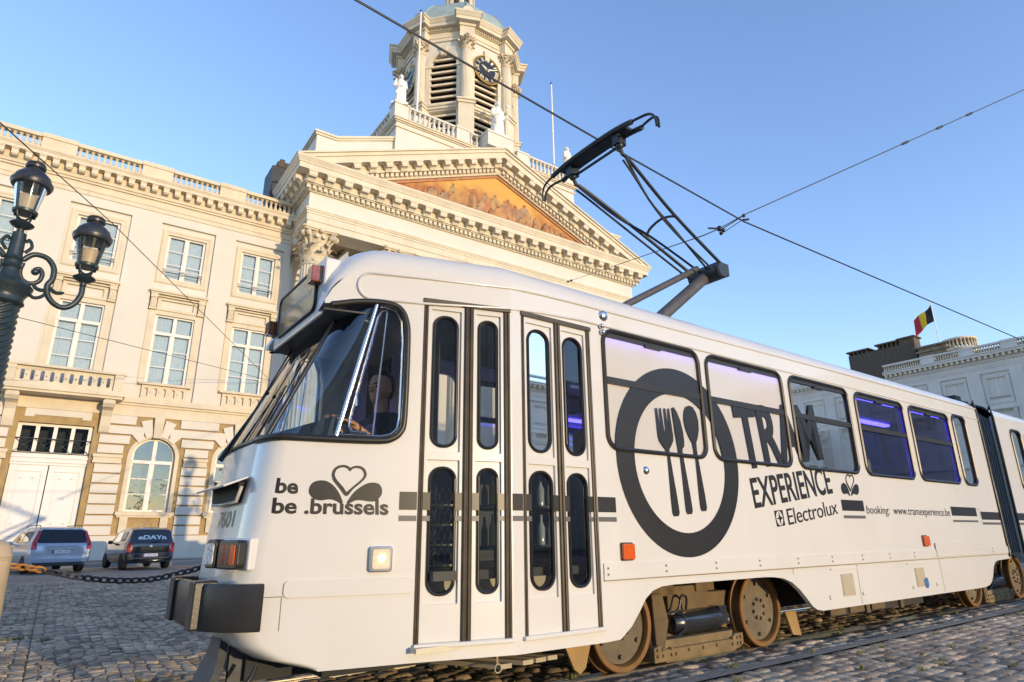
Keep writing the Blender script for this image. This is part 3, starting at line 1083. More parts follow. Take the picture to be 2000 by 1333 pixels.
for (a0, a1), (b0, b1) in zip(peds[:-1], peds[1:]):
    nn = int((b0 - a1) / .36)
    for j in range(nn):
        inst(BALC, 'baluster', tbo, (a1 + (j + .5) * (b0 - a1) / nn, BY0 + .12, 29.05))
for j in range(22):
    inst(BALC, 'baluster', tbo, (BX0 + .12, BY0 + 1.2 + j * .5, 29.05))
# octagonal tower
TX, TY_ = CX, 40.2
AP = 4.55
def octa(ap):
    rv = ap / math.cos(R(22.5))
    return [(TX + rv * math.cos(R(22.5 + 45 * k)), TY_ + rv * math.sin(R(22.5 + 45 * k))) for k in range(8)]
def face_map(k, ap):
    a = R(45 * k)                                # face normal direction
    nx, ny = math.cos(a), math.sin(a)
    return lambda u, v, w: (TX + nx * (ap + w) - ny * u, TY_ + ny * (ap + w) + nx * u, v)
tw = MB()
hwF = AP * math.tan(R(22.5))
op = 1.12
FACES = range(8)
for k in FACES:
    fm = face_map(k, AP)
    outs = [[(-hwF, 28.9), (hwF, 28.9), (hwF, 39.7), (-hwF, 39.7)],
            [(-op, 33.75), (op, 33.75)] + circ(0, 37.45, op, 18, 0, 180),
            [(-op, 30.2), (op, 30.2), (op, 33.1), (-op, 33.1)]]
    vs, fs = flat(outs, .5)
    tw.raw(vs, fs, fm)
tw.build('tower_wall', [mC], church)
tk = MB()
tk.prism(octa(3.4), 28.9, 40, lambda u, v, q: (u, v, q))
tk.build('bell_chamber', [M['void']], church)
sl = MB()
for k in FACES:
    fm = face_map(k, AP)
    for z0, z1 in ((33.8, 38.55), (30.25, 33.05)):
        z = z0
        while z < z1 - .2:
            hw_ = op - .02
            if z > 37.3:
                hw_ = math.sqrt(max(.05, op * op - (z + .25 - 37.45) ** 2)) - .02
            sl.hexa([fm(-hw_, z, -.12), fm(hw_, z, -.12), fm(hw_, z + .28, -.62), fm(-hw_, z + .28, -.62), fm(-hw_, z + .16, -.12), fm(hw_, z + .16, -.12), fm(hw_, z + .42, -.62), fm(-hw_, z + .42, -.62)])
            z += .60
sl.build('louvre', [M['slat']], church)
tr = MB()
for k in FACES:
    fm = face_map(k, AP)
    ring_o, ring_i = circ(0, 37.45, op + .34, 20, 0, 180), circ(0, 37.45, op, 20, 0, 180)
    for j in range(20):
        tr.prism([ring_o[j], ring_o[j + 1], ring_i[j + 1], ring_i[j]], 0, .09, fm)
    for s in (-1, 1):
        tr.prism([(s * op, 33.75), (s * (op + .34), 33.75), (s * (op + .34), 37.2), (s * op, 37.2)], 0, .06, fm)
        tr.prism([(s * (op - .02), 37.2), (s * (op + .40), 37.2), (s * (op + .40), 37.45), (s * (op - .02), 37.45)], 0, .14, fm)
    tr.prism([(-.2, 38.3), (.2, 38.3), (.28, 39.25), (-.28, 39.25)], 0, .2, fm)
    tr.prism([(-hwF, 33.2), (hwF, 33.2), (hwF, 33.42), (-hwF, 33.42)], 0, .16, fm)
    tr.prism([(-hwF, 33.42), (hwF, 33.42), (hwF, 33.55), (-hwF, 33.55)], 0, .26, fm)
def ring8(ap0, z0, ap1, z1, mb):
    a, b_ = octa(ap0), octa(ap1)
    mb.grid([[(x, y, z0) for x, y in a], [(x, y, z1) for x, y in b_]], 0, True, True)
ring8(AP + .12, 39.70, AP + .12, 40.0, tr)
ring8(AP + .18, 40.0, AP + .18, 40.08, tr)
ring8(AP + .06, 40.08, AP + .06, 40.62, tr)
ring8(AP + .18, 40.62, AP + .26, 40.8, tr)
ring8(AP + .62, 40.85, AP + .62, 41.15, tr)
ring8(AP + .66, 41.15, AP + .85, 41.42, tr)
for k in FACES:                                  # dentils under the cornice
    fm = face_map(k, AP + .2)
    hw_ = (AP + .2) * math.tan(R(22.5)) - .5
    j = -hw_
    while j < hw_:
        tr.prism([(j, 40.66), (j + .1, 40.66), (j + .1, 40.8), (j, 40.8)], 0, .14, fm)
        j += .2
def ressaut(k, hw_, d0, d1, z0, z1):             # breaks of the entablature over the columns
    a = R(22.5 + 45 * k)
    rv = AP / math.cos(R(22.5))
    nx, ny = math.cos(a), math.sin(a)
    f_ = lambda u, v, w: (TX + nx * (rv + w) - ny * u, TY_ + ny * (rv + w) + nx * u, v)
    tr.hexa([f_(-hw_, z0, -.6), f_(hw_, z0, -.6), f_(hw_, z0, d0), f_(-hw_, z0, d0), f_(-hw_, z1, -.6), f_(hw_, z1, -.6), f_(hw_, z1, d1), f_(-hw_, z1, d1)])
for k in range(8):
    ressaut(k, .62, .42, .42, 28.9, 33.22)
    ressaut(k, .70, .52, .52, 33.22, 33.45)
    ressaut(k, .78, .62, .62, 33.45, 33.58)
    ressaut(k, .60, .40, .40, 39.62, 40.62)
    ressaut(k, .68, .50, .56, 40.62, 40.82)
    ressaut(k, .98, .92, .92, 40.852, 41.152)
    ressaut(k, 1.02, .96, 1.15, 41.152, 41.422)
    ressaut(k, 1.12, 1.17, 1.17, 41.422, 41.56)
ring8(AP + .87, 41.42, AP + .87, 41.54, tr)
tr.build('tower_trim', [mT], church)
tcol = MB()
tcol.lathe([(.52, 0), (.52, .1), (.46, .16), (.48, .26), (.40, .32)], n=20)
tcol.grid([[(p_[0] * .46, p_[1] * .46, p_[2]) for p_ in row] for row in [[(x / .86, y / .86, z) for x, y, z in r_] for r_ in fluted(.86, .3, 4.95, .76)]], 0, True, True)
tcolm = local_mesh(tcol, 'column', [mT], 40)
for k in range(8):
    a = R(22.5 + 45 * k)
    rv = AP / math.cos(R(22.5)) + .06
    o = inst(tcolm, 'column', church, (TX + rv * math.cos(a), TY_ + rv * math.sin(a), 33.58), a + math.pi / 4)
    cp = bpy.data.objects.new('capital', capmesh)
    COL.objects.link(cp)
    cp.parent = o
    cp.location = (0, 0, 4.9)
    cp.scale = (.54, .54, .53)
# clocks on the four main faces
for k in (4, 6, 0, 2):
    fm = face_map(k, AP)
    zc, rc = 37.45, 1.28
    cl = MB()
    def disc(r0, r1, w0, w1, mi, mb=cl):
        o0, o1 = circ(0, zc, r0, 40), circ(0, zc, r1, 40)
        mb.grid([[fm(u, v, w0) for u, v in o0], [fm(u, v, w1) for u, v in o1]], mi, True, True)
    disc(rc, rc, .02, .16, 0)
    co = cl.build('clock', [M['clock']], church, smooth=30)
    rim = MB()
    for r0, w0 in ((rc, .16), (rc - .13, .165)):
        rim.tube([fm(u, v, w0) for u, v in circ(0, zc, r0, 40)], .055 if r0 == rc else .02, 6, 0, True)
    rim.build('clock_rim', [M['gold']], co, smooth=60)
    nm = MB()
    for j, s_ in enumerate(('XII', 'I', 'II', 'III', 'IIII', 'V', 'VI', 'VII', 'VIII', 'IX', 'X', 'XI')):
        a = R(-30 * j)                            # clockwise seen from outside
        def rotm(u, v):
            return (u * math.cos(a) - v * math.sin(a), zc + u * math.sin(a) + v * math.cos(a))
        hw_ = .05 + .045 * len(s_)
        qd = [rotm(-hw_, 1.10), rotm(hw_, 1.10), rotm(hw_, .78), rotm(-hw_, .78)]
        put_text(nm, s_, qd, fm, .165, bold=.02)
    for ang, ln, wd in ((-70, .98, .07), (62, .66, .10)):
        a = R(ang)
        d_ = (math.sin(-a), math.cos(a))
        n_ = (d_[1], -d_[0])
        pl = [(-d_[0] * .2 + n_[0] * wd, zc - d_[1] * .2 + n_[1] * wd), (d_[0] * ln * .6 + n_[0] * wd * .8, zc + d_[1] * ln * .6 + n_[1] * wd * .8), (d_[0] * ln, zc + d_[1] * ln),
              (d_[0] * ln * .6 - n_[0] * wd * .8, zc + d_[1] * ln * .6 - n_[1] * wd * .8), (-d_[0] * .2 - n_[0] * wd, zc - d_[1] * .2 - n_[1] * wd)]
        nm.prism(pl, .18, .20, fm)
    nm.build('clock_numerals', [mat('pale_gilding', (.75, .70, .52), .4, .05, 5)], co)
dm = MB()
dm.grid([[(x, y, z) for x, y in octa(ap_)] for ap_, z in ((4.75, 41.5), (4.75, 41.9), (4.6, 42.1), (4.45, 42.9), (4.1, 43.8), (3.5, 44.7), (2.7, 45.4), (1.8, 45.9), (1.5, 46.0))], 0, True, True)
for k in range(8):
    rib = []
    for ap_, z in ((4.6, 42.1), (4.45, 42.9), (4.1, 43.8), (3.5, 44.7), (2.7, 45.4), (1.8, 45.9)):
        a = R(22.5 + 45 * k)
        rv = ap_ / math.cos(R(22.5))
        rib.append((TX + rv * math.cos(a), TY_ + rv * math.sin(a), z))
    dm.tube(rib, .07, 6)
dmo = dm.build('dome', [M['copper']], church, smooth=25)
ln_ = MB()
for k in range(8):
    fm = face_map(k, 1.28)
    h_ = 1.28 * math.tan(R(22.5))
    vs, fs = flat([[(-h_, 46.0), (h_, 46.0), (h_, 49.4), (-h_, 49.4)], [(-.3, 46.4), (.3, 46.4)] + circ(0, 48.3, .3, 12, 0, 180)], .25)
    ln_.raw(vs, fs, fm)
ring8(1.5, 49.4, 1.6, 49.6, ln_)
ring8(1.2, 49.6, .7, 50.6, ln_)
ring8(1.5, 45.9, 1.45, 46.15, ln_)
ln_.build('lantern', [mT], church)
for k in range(8):                               # little copper caps over the column breaks
    a = R(22.5 + 45 * k)
    rv = AP / math.cos(R(22.5)) + .45
    cpb = MB()
    cpb.X = Matrix.Translation((TX + rv * math.cos(a), TY_ + rv * math.sin(a), 41.56)) @ Matrix.Rotation(a, 4, 'Z')
    pl = [(-.42, 0), (.42, 0)] + circ(0, .45, .42, 10, 0, 180)
    cpb.prism(pl, -1.0, .25, lambda u, v, q: (q, u, v))
    cpb.build('lunette', [M['copper'] if k not in (5, 6) else mT], church)
hr = MB()                                        # roof rail and flue stack at the left flank
hr.tube([(8.7, 35.2, 22.65), (8.7, 35.2, 23.6), (9.4, 35.2, 23.6), (9.4, 35.2, 22.65)], .04, 6)
hr.tube([(8.7, 36.8, 22.65), (8.7, 36.8, 23.6), (8.7, 35.2, 23.6)], .04, 6)
hr.build('roof_rail', [M['iron']], church)
st = thing('chimney_stack', 'dark slate clad chimney stack between palace roof and church', 'chimney', (8.3, 38.8, 18.5))
c_ = MB()
c_.box(7.9, 9.3, 38.3, 40.3, 18.5, 24.6)
c_.build('stack', [M['lead']], st)
c_ = MB()
c_.box(8.2, 9.0, 38.25, 39.2, 24.6, 25.0)
c_.box(8.4, 8.7, 38.5, 38.8, 25.0, 25.35)
c_.build('chimney_pot', [M['brick']], st)
# statues and flag staffs on the roof
def statue(name, label, loc, h, seed, staff=False, arm='up', face=0.0):
    rs = random.Random(seed)
    k = h / 2.0
    caps = [((0, 0, .1), .34, (0.03, 0, .9), .27), ((.03, 0, .9), .27, (.02, -.02, 1.42), .24), ((-.17, 0, 1.45), .14, (.2, 0, 1.45), .14),
            ((.02, -.02, 1.5), .09, (.02, -.03, 1.7), .08), ((.1, -.2, .05), .12, (.12, -.14, 1.0), .1), ((-.12, -.17, .05), .12, (-.1, -.12, .9), .12)]
    if arm == 'up':
        caps += [((-.24, 0, 1.43), .09, (-.34, -.16, 1.18), .075), ((-.34, -.16, 1.18), .075, (-.22, -.3, 1.45), .05), ((.25, 0, 1.43), .09, (.3, -.1, 1.1), .08), ((.3, -.1, 1.1), .08, (.08, -.28, 1.08), .06)]
    else:
        caps += [((-.24, 0, 1.43), .09, (-.32, -.1, 1.1), .085), ((-.32, -.1, 1.1), .085, (-.06, -.28, 1.15), .06), ((.25, 0, 1.43), .1, (.38, -.06, 1.15), .085), ((.38, -.06, 1.15), .085, (.46, -.22, 1.2), .055)]
    for q in range(7):                           # heavy folds of the robe
        a = rs.uniform(-2.6, -.5)
        x, y = .31 * math.cos(a), .27 * math.sin(a)
        caps.append(((x * 1.1, y * 1.15, .03), .05, (x * .55 + rs.uniform(-.1, .1), y * .8, rs.uniform(.8, 1.3)), .05))
    caps.append(((.25, -.1, 1.4), .08, (-.2, -.24, .7), .08))
    balls = [((.02, -.04, 1.82), .13, (.85, 1, 1.15)), ((.02, -.14, 1.76), .07, (1, .9, 1.3)), ((.02, .02, 1.86), .13, (1, 1, 1))]
    mb = sculpt(caps, .03, balls, 2)
    o = thing(name, label, 'statue', loc, face, (0, 0, 0))
    b = MB()
    b.add([(x * k, y * k, z * k) for x, y, z in mb.v], mb.f)
    b.build('figure', [M['statue']], o, smooth=80)
    pl = MB()
    pl.box(-.42 * k, .42 * k, -.38 * k, .34 * k, -.12, .06)
    pl.build('plinth', [M['statue']], o)
    if staff:
        s = MB()
        s.tube([(.5 * k, -.22 * k, 0), (.47 * k, -.22 * k, 1.75 * k)], .03 * k, 6)
        s.ball((.47 * k, -.22 * k, 1.78 * k), .09 * k, 8)
        s.build('staff', [M['statue']], o, smooth=60)
    return o
statue('statue', 'white robed statue on the left corner pedestal of the church roof', (15.15, 34.95, 30.16), 2.75, 1, face=R(-25))
statue('statue', 'white robed statue with a staff on the middle pedestal above the pediment', (22.85, 34.1, 30.16), 3.3, 2, True, 'mid')
statue('statue', 'white robed statue on the right corner pedestal of the church roof', (30.55, 34.95, 30.16), 2.7, 3, False, 'mid', R(15))
def staff(label, x, y, z0, z1):
    o = thing('flag_staff', label, 'flagpole', (x, y, z0))
    m_ = MB()
    m_.tube([(x, y, z0), (x, y, z1)], [.09, .06], 8)
    m_.build('pole', [M['statue']], o, smooth=60)
    m_ = MB()
    m_.ball((x, y, z1 + .05), .11, 8)
    m_.build('finial', [M['iron']], o, smooth=60)
staff('bare white flag staff on church roof in front of louvred tower face', 16.85, 35.7, 28.92, 40.2)
staff('bare white flag staff on church roof, right of the tower', 37.0 * 44.6 / 45, 44.6, 28.92, 49.1) if False else staff('bare white flag staff on church roof, right of the tower', 30.6, 36.7, 28.92, 40.55)
# ------------------------------------------------------------------ tram
TYAW = 0.0242
Tv = Vector((math.cos(TYAW), math.sin(TYAW), 0))
Nv = Vector((-math.sin(TYAW), math.cos(TYAW), 0))
def tw_(t, n, z=0.0):
    return Tv * t + Nv * n + Vector((0, 0, z))
SIDE, MID = 3.737, 4.837
TR0 = (7.0, MID, 0.0)
tram = thing('tram', 'white articulated tram with black plate and cutlery emblem, standing on cobbled tracks', 'tram', tw_(7.0, MID), TYAW, TR0)
W = M['tram_white'] = mat('white_tram_paint', (0.66, 0.65, 0.63), 0.28, 0.025, 1.2, coat=0.6, dirt=0.12, dcol=(.46, .40, .30))
RUB = M['rubber'] = mat('black_rubber', (0.02, 0.019, 0.018), 0.38, 0.2, 5)
BLK = M['vinyl'] = mat('black_vinyl', (0.016, 0.016, 0.018), 0.35, 0.15, 3)
GRY = M['grey_vinyl'] = mat('grey_vinyl', (0.10, 0.105, 0.11), 0.4, 0.1, 3)
CHR = M['chrome'] = mat('bright_metal', (0.75, 0.74, 0.72), 0.18, 0.05, 6, metal=1.0)
DRK = M['soffit'] = mat('dark_grey_soffit', (0.035, 0.04, 0.045), 0.5, 0.25, 4)
TGL = M['tram_glass'] = glass_mat('tram_glass', (0.74, 0.77, 0.78), 1.75)
CGL = M['cab_glass'] = glass_mat('cab_glass', (0.90, 0.93, 0.94), 1.45)
KGL = M['corner_glass'] = glass_mat('corner_glass', (0.55, 0.66, 0.78), 2.0)
INT = M['interior'] = mat('dark_interior_lining', (0.06, 0.058, 0.055), 0.7, 0.2, 2)
FILM = M['film'] = film_mat('frosted_film', (0.74, 0.72, 0.68), 0.25)
BOG = M['bogie'] = mat('dusty_brown_bogie', (0.13, 0.09, 0.045), 0.85, 0.25, 5, 0.3, 30, dirt=.5, dcol=(.07, .05, .03))
WHL = M['wheel'] = mat('dusty_wheel_disc', (0.15, 0.122, 0.08), 0.85, 0.25, 6, 0.15, 40, dirt=.5, dcol=(.05, .04, .03))
TYR = M['tyre_steel'] = mat('rusty_tyre_steel', (0.20, 0.105, 0.035), 0.6, 0.15, 8, metal=.3)
MOT = M['motor'] = mat('glossy_black_motor', (0.02, 0.022, 0.028), 0.22, 0.2, 5, coat=.6)
DAM = mat('dark_amber_lens', (.26, .06, .012), .15, .35, 30, coat=1.0)
AMB = M['amber'] = mat('amber_lens', (0.62, 0.10, 0.012), 0.2, 0.1, 20, coat=.6)
RED = M['red_lens'] = mat('dark_red_lens', (0.16, 0.01, 0.015), 0.2, 0.1, 20, coat=.6)
BMP = M['bumper'] = mat('dark_bumper_rubber', (0.030, 0.030, 0.032), 0.36, 0.2, 4, 0.05, 60, spec=.35)

def side(u, v, w):
    return (u, SIDE - w, v)
def fars(u, v, w):
    return (u, 2 * MID - SIDE + w, v)
SLP = .28
KN = 1 / math.sqrt(1 + SLP * SLP)
def tn(t):
    return SIDE + SLP * (2.77 - t)
def tap(u, v, w):
    return (u - w * SLP * KN, tn(u) - w * KN, v)
def tapf(u, v, w):
    a = tap(u, v, w)
    return (a[0], 2 * MID - a[1], a[2])

WINS = [(3.765, 5.08), (5.205, 6.56), (6.72, 8.06), (8.25, 9.62), (9.82, 11.19)]
WZ0, WZ1 = 1.775, 2.82
def win_out(a, b, z0=WZ0, z1=WZ1):
    return rr(a, b, z0, z1, min(.12, (b - a) * .35))

# side walls of the front section
body = MB()
arch = [(3.635, .312), (3.79, .318), (3.92, .40), (4.02, .50), (4.10, .59), (4.19, .645), (4.30, .672), (4.45, .68), (5.80, .682), (5.95, .675), (6.12, .655), (6.26, .61), (6.38, .54), (6.50, .44), (6.58, .37), (6.66, .33), (6.78, .314)]
tail = [(11.05, .314), (11.3, .318), (11.45, .335), (11.55, .37), (11.64, .43), (11.72, .52), (11.79, .59), (11.88, .64), (11.98, .66), (12.60, .678), (12.53, .86), (12.53, 3.02)]
outl = [(2.77, .315)] + arch + tail + [(2.77, 3.02)]
holes = [[(2.865, .42), (3.612, .42), (3.612, 2.79), (2.865, 2.79)]] + [win_out(a, b) for a, b in WINS] + [rr(11.37, 11.88, WZ0, WZ1 + .03, .13)]
vs, fs = flat([outl] + holes, .05)
body.raw(vs, fs, side)
holes = [win_out(a, b) for a, b in WINS] + [rr(11.37, 11.88, WZ0, WZ1 + .03, .13), win_out(2.9, 3.6)]
vs, fs = flat([outl] + holes, .05)
body.raw(vs, fs, fars)
# tapered nose panels, with door opening and cab window notch
tp = [(1.55, .312), (2.09, .317), (2.77, .317), (2.77, 3.02), (1.80, 3.02), (1.66, 2.985), (1.54, 2.90), (1.455, 2.79), (1.412, 2.70), (1.412, 2.672), (1.50, 2.682), (1.60, 2.70), (1.75, 2.722), (1.86, 2.715), (1.93, 2.68), (1.968, 2.60), (1.985, 2.45),
      (1.988, 1.86), (1.965, 1.775), (1.90, 1.725), (1.80, 1.71), (1.55, 1.70)]
d1 = [(2.10, .42), (2.757, .42), (2.757, 2.785), (2.10, 2.785)]
vs, fs = flat([tp, d1], .05)
body.raw(vs, fs, tap)
vs, fs = flat([tp], .05)
body.raw(vs, fs, tapf)
bo = body.build('body_shell', [W], tram)

# rounded nose below the windscreen
def nose_out(z):
    zs = [.312, .33, .385, .466, .555, .65, .95, 1.3, 1.72]
    f_ = [1.52, 1.42, 1.22, 1.10, 1.045, 1.03, 1.05, 1.085, 1.125]
    f = float(np.interp(z, zs, f_))
    ts_ = min(1.549, f + .15)
    P0_ = Vector((ts_, tn(ts_), z))
    P1_ = Vector((min(f + .022, 1.545), tn(min(f + .022, 1.545)), z))
    P2_ = Vector((f + .016, 4.42, z))
    half = [Vector((1.55, tn(1.55), z)), Vector((1.55 * .5 + ts_ * .5, tn(1.55 * .5 + ts_ * .5), z))]
    half += [P0_ * (1 - q) ** 2 + P1_ * 2 * q * (1 - q) + P2_ * q * q for q in [k / 12 for k in range(13)]]
    half += [Vector((f + .006, 4.67, z)), Vector((f, MID, z))]
    return half + [Vector((p.x, 2 * MID - p.y, z)) for p in reversed(half[:-1])]
nz_ = MB()
zs = [.312, .33, .355, .385, .42, .466, .51, .555, .6, .65, .75, .85, .95, 1.1, 1.3, 1.5, 1.72]
nz_.grid([nose_out(z) for z in zs])
nz_.build('nose_panel', [W], tram, smooth=60)

# roof
def hw_at(t):
    return 1.1 if t >= 2.77 else 1.1 - SLP * (2.77 - t)
RP = [(0.0, 3.0), (-.006, 3.05), (-.035, 3.115), (-.085, 3.17), (-.16, 3.215), (-.28, 3.25), (-.45, 3.275), (-.70, 3.29), (-1.1, 3.295)]
rows = []
for t in [1.405, 1.415, 1.44, 1.48, 1.54, 1.60, 1.68, 1.76, 1.85, 2.0, 2.4, 2.77, 3.5, 5, 7, 9, 11, 12.53]:
    hw = hw_at(t)
    if t < 1.86:
        s_ = math.sqrt(max(.01, 1 - ((1.86 - t) / .456) ** 2))
    else:
        s_ = 1
    half = []
    for o_, z in RP:
        off = max(-hw, o_ * (1 if s_ == 1 else 1))
        zz = 2.668 + (z - 2.668) * s_
        half.append(Vector((t + .01, MID - (hw + off) + .0, zz)))
    rows.append((t, half))
rf_ = MB()
full = [h for t, h in rows if t >= 1.60]
rf_.grid([h + [Vector((p.x, 2 * MID - p.y, p.z)) for p in reversed(h[:-1])] for h in full])
for sgn in (0, 1):                               # the two rounded brows beside the hood
    br_ = []
    for t, h in rows:
        if t > 1.62 or (sgn and t < 1.53):
            continue
        hh = [p if p.y < 4.262 else Vector((p.x, 4.262, p.z)) for p in h] + [Vector((t + .01, 4.262, 2.655))]
        br_.append([Vector((p.x, 2 * MID - p.y, p.z)) for p in hh] if sgn else hh)
    rf_.grid(br_)
    rf_.add(br_[0], [tuple(range(len(br_[0])))])
ro = rf_.build('roof', [W], tram, smooth=55)
# pressed beads along the cantrail
bd = MB()
lo = [tap(u, z, .004) for u, z in ((1.72, 2.742), (2.1, 2.755), (2.77, 2.80))] + [side(u, z, .004) for u, z in ((3.1, 2.83), (3.5, 2.85), (5, 2.856), (8, 2.87), (12.5, 2.88))]
hi = [tap(u, z, .004) for u, z in ((1.72, 2.945), (2.1, 2.96), (2.77, 2.975))] + [side(u, z, .004) for u, z in ((3.1, 2.99), (3.5, 2.998), (5, 3.012), (8, 3.04), (12.5, 3.06))]
nosep = [tap(1.72 - .095 * math.sin(R(a)), 2.8435 + .1015 * math.cos(R(a)), .004) for a in range(15, 180, 15)]
bd.tube(list(reversed(hi)) + nosep + lo, .011, 6)
bd.build('cantrail_bead', [W], ro, smooth=60)
gt = MB()                                        # roof walkway edge
x = 4.0
while x < 8.6:
    gt.box(x, x + .78, 4.22, 5.4, 3.30, 3.345)
    gt.tube([(x + .79, 4.21, 3.28), (x + .79, 4.21, 3.37)], .012, 5)
    x += .82
gt.build('roof_walkway', [mat('walkway_board', (.55, .47, .34), .8, .15, 4)], tram)

# belt rail and lower seams
bl = MB()
vs, fs = flat([[(3.64, .748), (12.6, .762), (12.57, .862), (3.64, .872)]], .012)
bl.raw(vs, fs, lambda u, v, w: side(u, v, w + .012))
vs, fs = flat([rr(1.316, 2.09, .732, .832, .03, 4)], .012)
bl.raw(vs, fs, lambda u, v, w: tap(u, v, w + .012))
vs, fs = flat([rr(9.80, 11.2, .765, .945, .02, 3)], .010)
bl.raw(vs, fs, lambda u, v, w: side(u, v, w + .020))
bl.build('belt_rail', [W], tram, bevel=.004)
sm = MB()
for t in (7.61, 9.86, 6.30):
    z1 = .745
    sm.box(t - .004, t + .004, SIDE - .0015, SIDE + .01, .33 if t != 6.3 else .69, z1)
sm.box(3.64, 12.55, SIDE - .0135, SIDE + .01, .742, .749)
for p0, p1 in (((1.21, .741), (1.31, .741)), ((1.31, .741), (1.31, .55))):
    sm.tube([tap(p0[0], p0[1], .001), tap(p1[0], p1[1], .001)], .0025, 4)
k = 3.68
while k < 12.4:
    for z in (.79, .835):
        sm.lathe([(.001, 0), (.009, .002), (.009, .006), (.001, .008)], side(k, z, .012), 8, 0, (0, -1, 0))
    k += .68
sm.build('panel_joint', [mat('seam_grey', (.22, .19, .14), .8, .1, 4)], tram)  # grey strips and bolt heads along the panel seams
gv = MB()
for a in (7.225, 9.065):
    gv.box(a, a + .265, SIDE - .004, SIDE + .01, .425, .652)
    for j in range(14):
        gv.box(a + .01, a + .255, SIDE - .010, SIDE - .003, .435 + j * .0155, .443 + j * .0155)
gvo = gv.build('vent_grille', [mat('grille_grey', (.42, .38, .30), .6, .05, 6)], tram)
hg = MB()
for a in (6.9, 7.62, 8.9, 9.6):
    hg.lathe([(.001, 0), (.022, .004), (.022, .012), (.001, .016)], side(a + .05, .43, 0), 10, 0, (0, -1, 0))
hg.box(7.02, 7.62, SIDE - .014, SIDE, .70, .715)
hg.box(8.86, 9.5, SIDE - .014, SIDE, .70, .715)
hg.build('flap_latch', [W], tram)
stk = MB()
stk.prism([(9.27, .50), (9.33, .53), (9.37, .52), (9.38, .43), (9.33, .40), (9.28, .44)], .012, .016, side)
stk.build('sticker', [mat('blue_sticker', (.05, .16, .45), .4, .4, 30)], tram)

# passenger windows
def side_window(a, b, film, fm, z0=WZ0, z1=WZ1, mid=True, name='window'):
    f = MB()
    path = rr(a, b, z0, z1, min(.12, (b - a) * .35))
    f.tube([fm(u, v, .006) for u, v in path], .021, 6, 0, True, 1.0)
    if mid:
        f.prism([(a + .02, 2.335), (b - .02, 2.335), (b - .02, 2.395), (a + .02, 2.395)], -.02, .010, fm)
        f.prism([((a + b) / 2 - .11, z1 - .075), ((a + b) / 2 + .11, z1 - .075), ((a + b) / 2 + .11, z1 - .045), ((a + b) / 2 - .11, z1 - .045)], -.02, .012, fm)
        f.prism(rr(a + .03, b - .03, z1 - .06, z1 - .015, .02, 2), -.03, .004, fm)
    o = f.build(name, [RUB], tram, smooth=50)
    g = MB()
    po = rr(a + .006, b - .006, z0 + .006, z1 - .006, min(.115, (b - a) * .34))
    g.add([fm(u, v, -.012) for u, v in po], [tuple(range(len(po)))])
    g.build('pane', [FILM if film else TGL], o)
    return o
for i, (a, b) in enumerate(WINS):
    side_window(a, b, i < 2, side)
    side_window(a, b, False, fars, mid=True)
side_window(11.37, 11.88, False, side, z1=WZ1 + .03, mid=False)
side_window(11.37, 11.88, False, fars, z1=WZ1 + .03, mid=False)

# folding doors
def leaf_door(a, b, fm, w0):
    z0, z1 = .425, 2.77
    cxm = (a + b) / 2
    rec = [[(a + .025, 1.66), (b - .025, 1.66), (b - .025, 2.725), (a + .025, 2.725)], [(a + .025, .655), (b - .025, .655), (b - .025, 1.60), (a + .025, 1.60)]]
    gl = [(a + .052, b - .052, 1.70, 2.675), (a + .052, b - .052, .715, 1.545)]
    d = MB()
    vs, fs = flat([[(a, z0), (b, z0), (b, z1), (a, z1)]] + rec, .018)
    d.raw(vs, fs, lambda u, v, w: fm(u, v, w + w0))
    vs, fs = flat([[(a + .003, z0 + .003), (b - .003, z0 + .003), (b - .003, z1 - .003), (a + .003, z1 - .003)]] + [rr(*g, (b - a - .104) * .46, 6) for g in gl], .02)
    d.raw(vs, fs, lambda u, v, w: fm(u, v, w + w0 - .018))
    do = d.build('door', [W], tram, bevel=.003)
    s_ = MB()
    for g in gl:
        s_.tube([fm(u, v, w0 - .014) for u, v in rr(*g, (b - a - .104) * .46, 6)], .013, 6, 0, True)
    s_.build('glass_seal', [RUB], do, smooth=60)
    for g in gl:
        q = MB()
        po = rr(*g, (b - a - .104) * .46, 6)
        q.add([fm(u, v, w0 - .024) for u, v in po], [tuple(range(len(po)))])
        q.build('door_pane', [TGL], do)
    st_ = MB()
    st_.prism([(a, 1.258), (a + .052, 1.258), (a + .052, 1.377), (a, 1.377)], w0, w0 + .002, fm)
    st_.prism([(b - .052, 1.258), (b, 1.258), (b, 1.377), (b - .052, 1.377)], w0, w0 + .002, fm)
    for x0_, x1_ in ((a, a + .052), (b - .052, b)):
        st_.prism([(x0_, 1.185), (x1_, 1.185), (x1_, 1.220), (x0_, 1.220)], w0, w0 + .002, fm, 1)
    st_.build('stripe', [BLK, GRY], do)
leaf_door(2.135, 2.41, tap, -.012)
leaf_door(2.475, 2.715, tap, -.012)
leaf_door(2.90, 3.215, side, -.012)
leaf_door(3.275, 3.575, side, -.012)
rb = MB()
def vbar(fm, a, b, z0=.42, z1=2.79):
    m_ = (a + b) / 2
    rb.prism([(a, z0), (b, z0), (b, z1), (a, z1)], -.05, -.006, fm)
    for c in ((a + m_) / 2, (b + m_) / 2):
        rb.tube([fm(c, z0, -.008), fm(c, z1, -.008)], (b - a) * .24, 8)
vbar(tap, 2.096, 2.137); vbar(tap, 2.408, 2.478); vbar(tap, 2.713, 2.765)
vbar(side, 2.862, 2.902); vbar(side, 3.213, 3.278); vbar(side, 3.573, 3.616)
rb.prism([(2.096, 2.765), (2.765, 2.765), (2.765, 2.80), (2.096, 2.80)], -.03, .012, tap)
rb.prism([(2.86, 2.768), (3.618, 2.768), (3.618, 2.803), (2.86, 2.803)], -.03, .012, side)
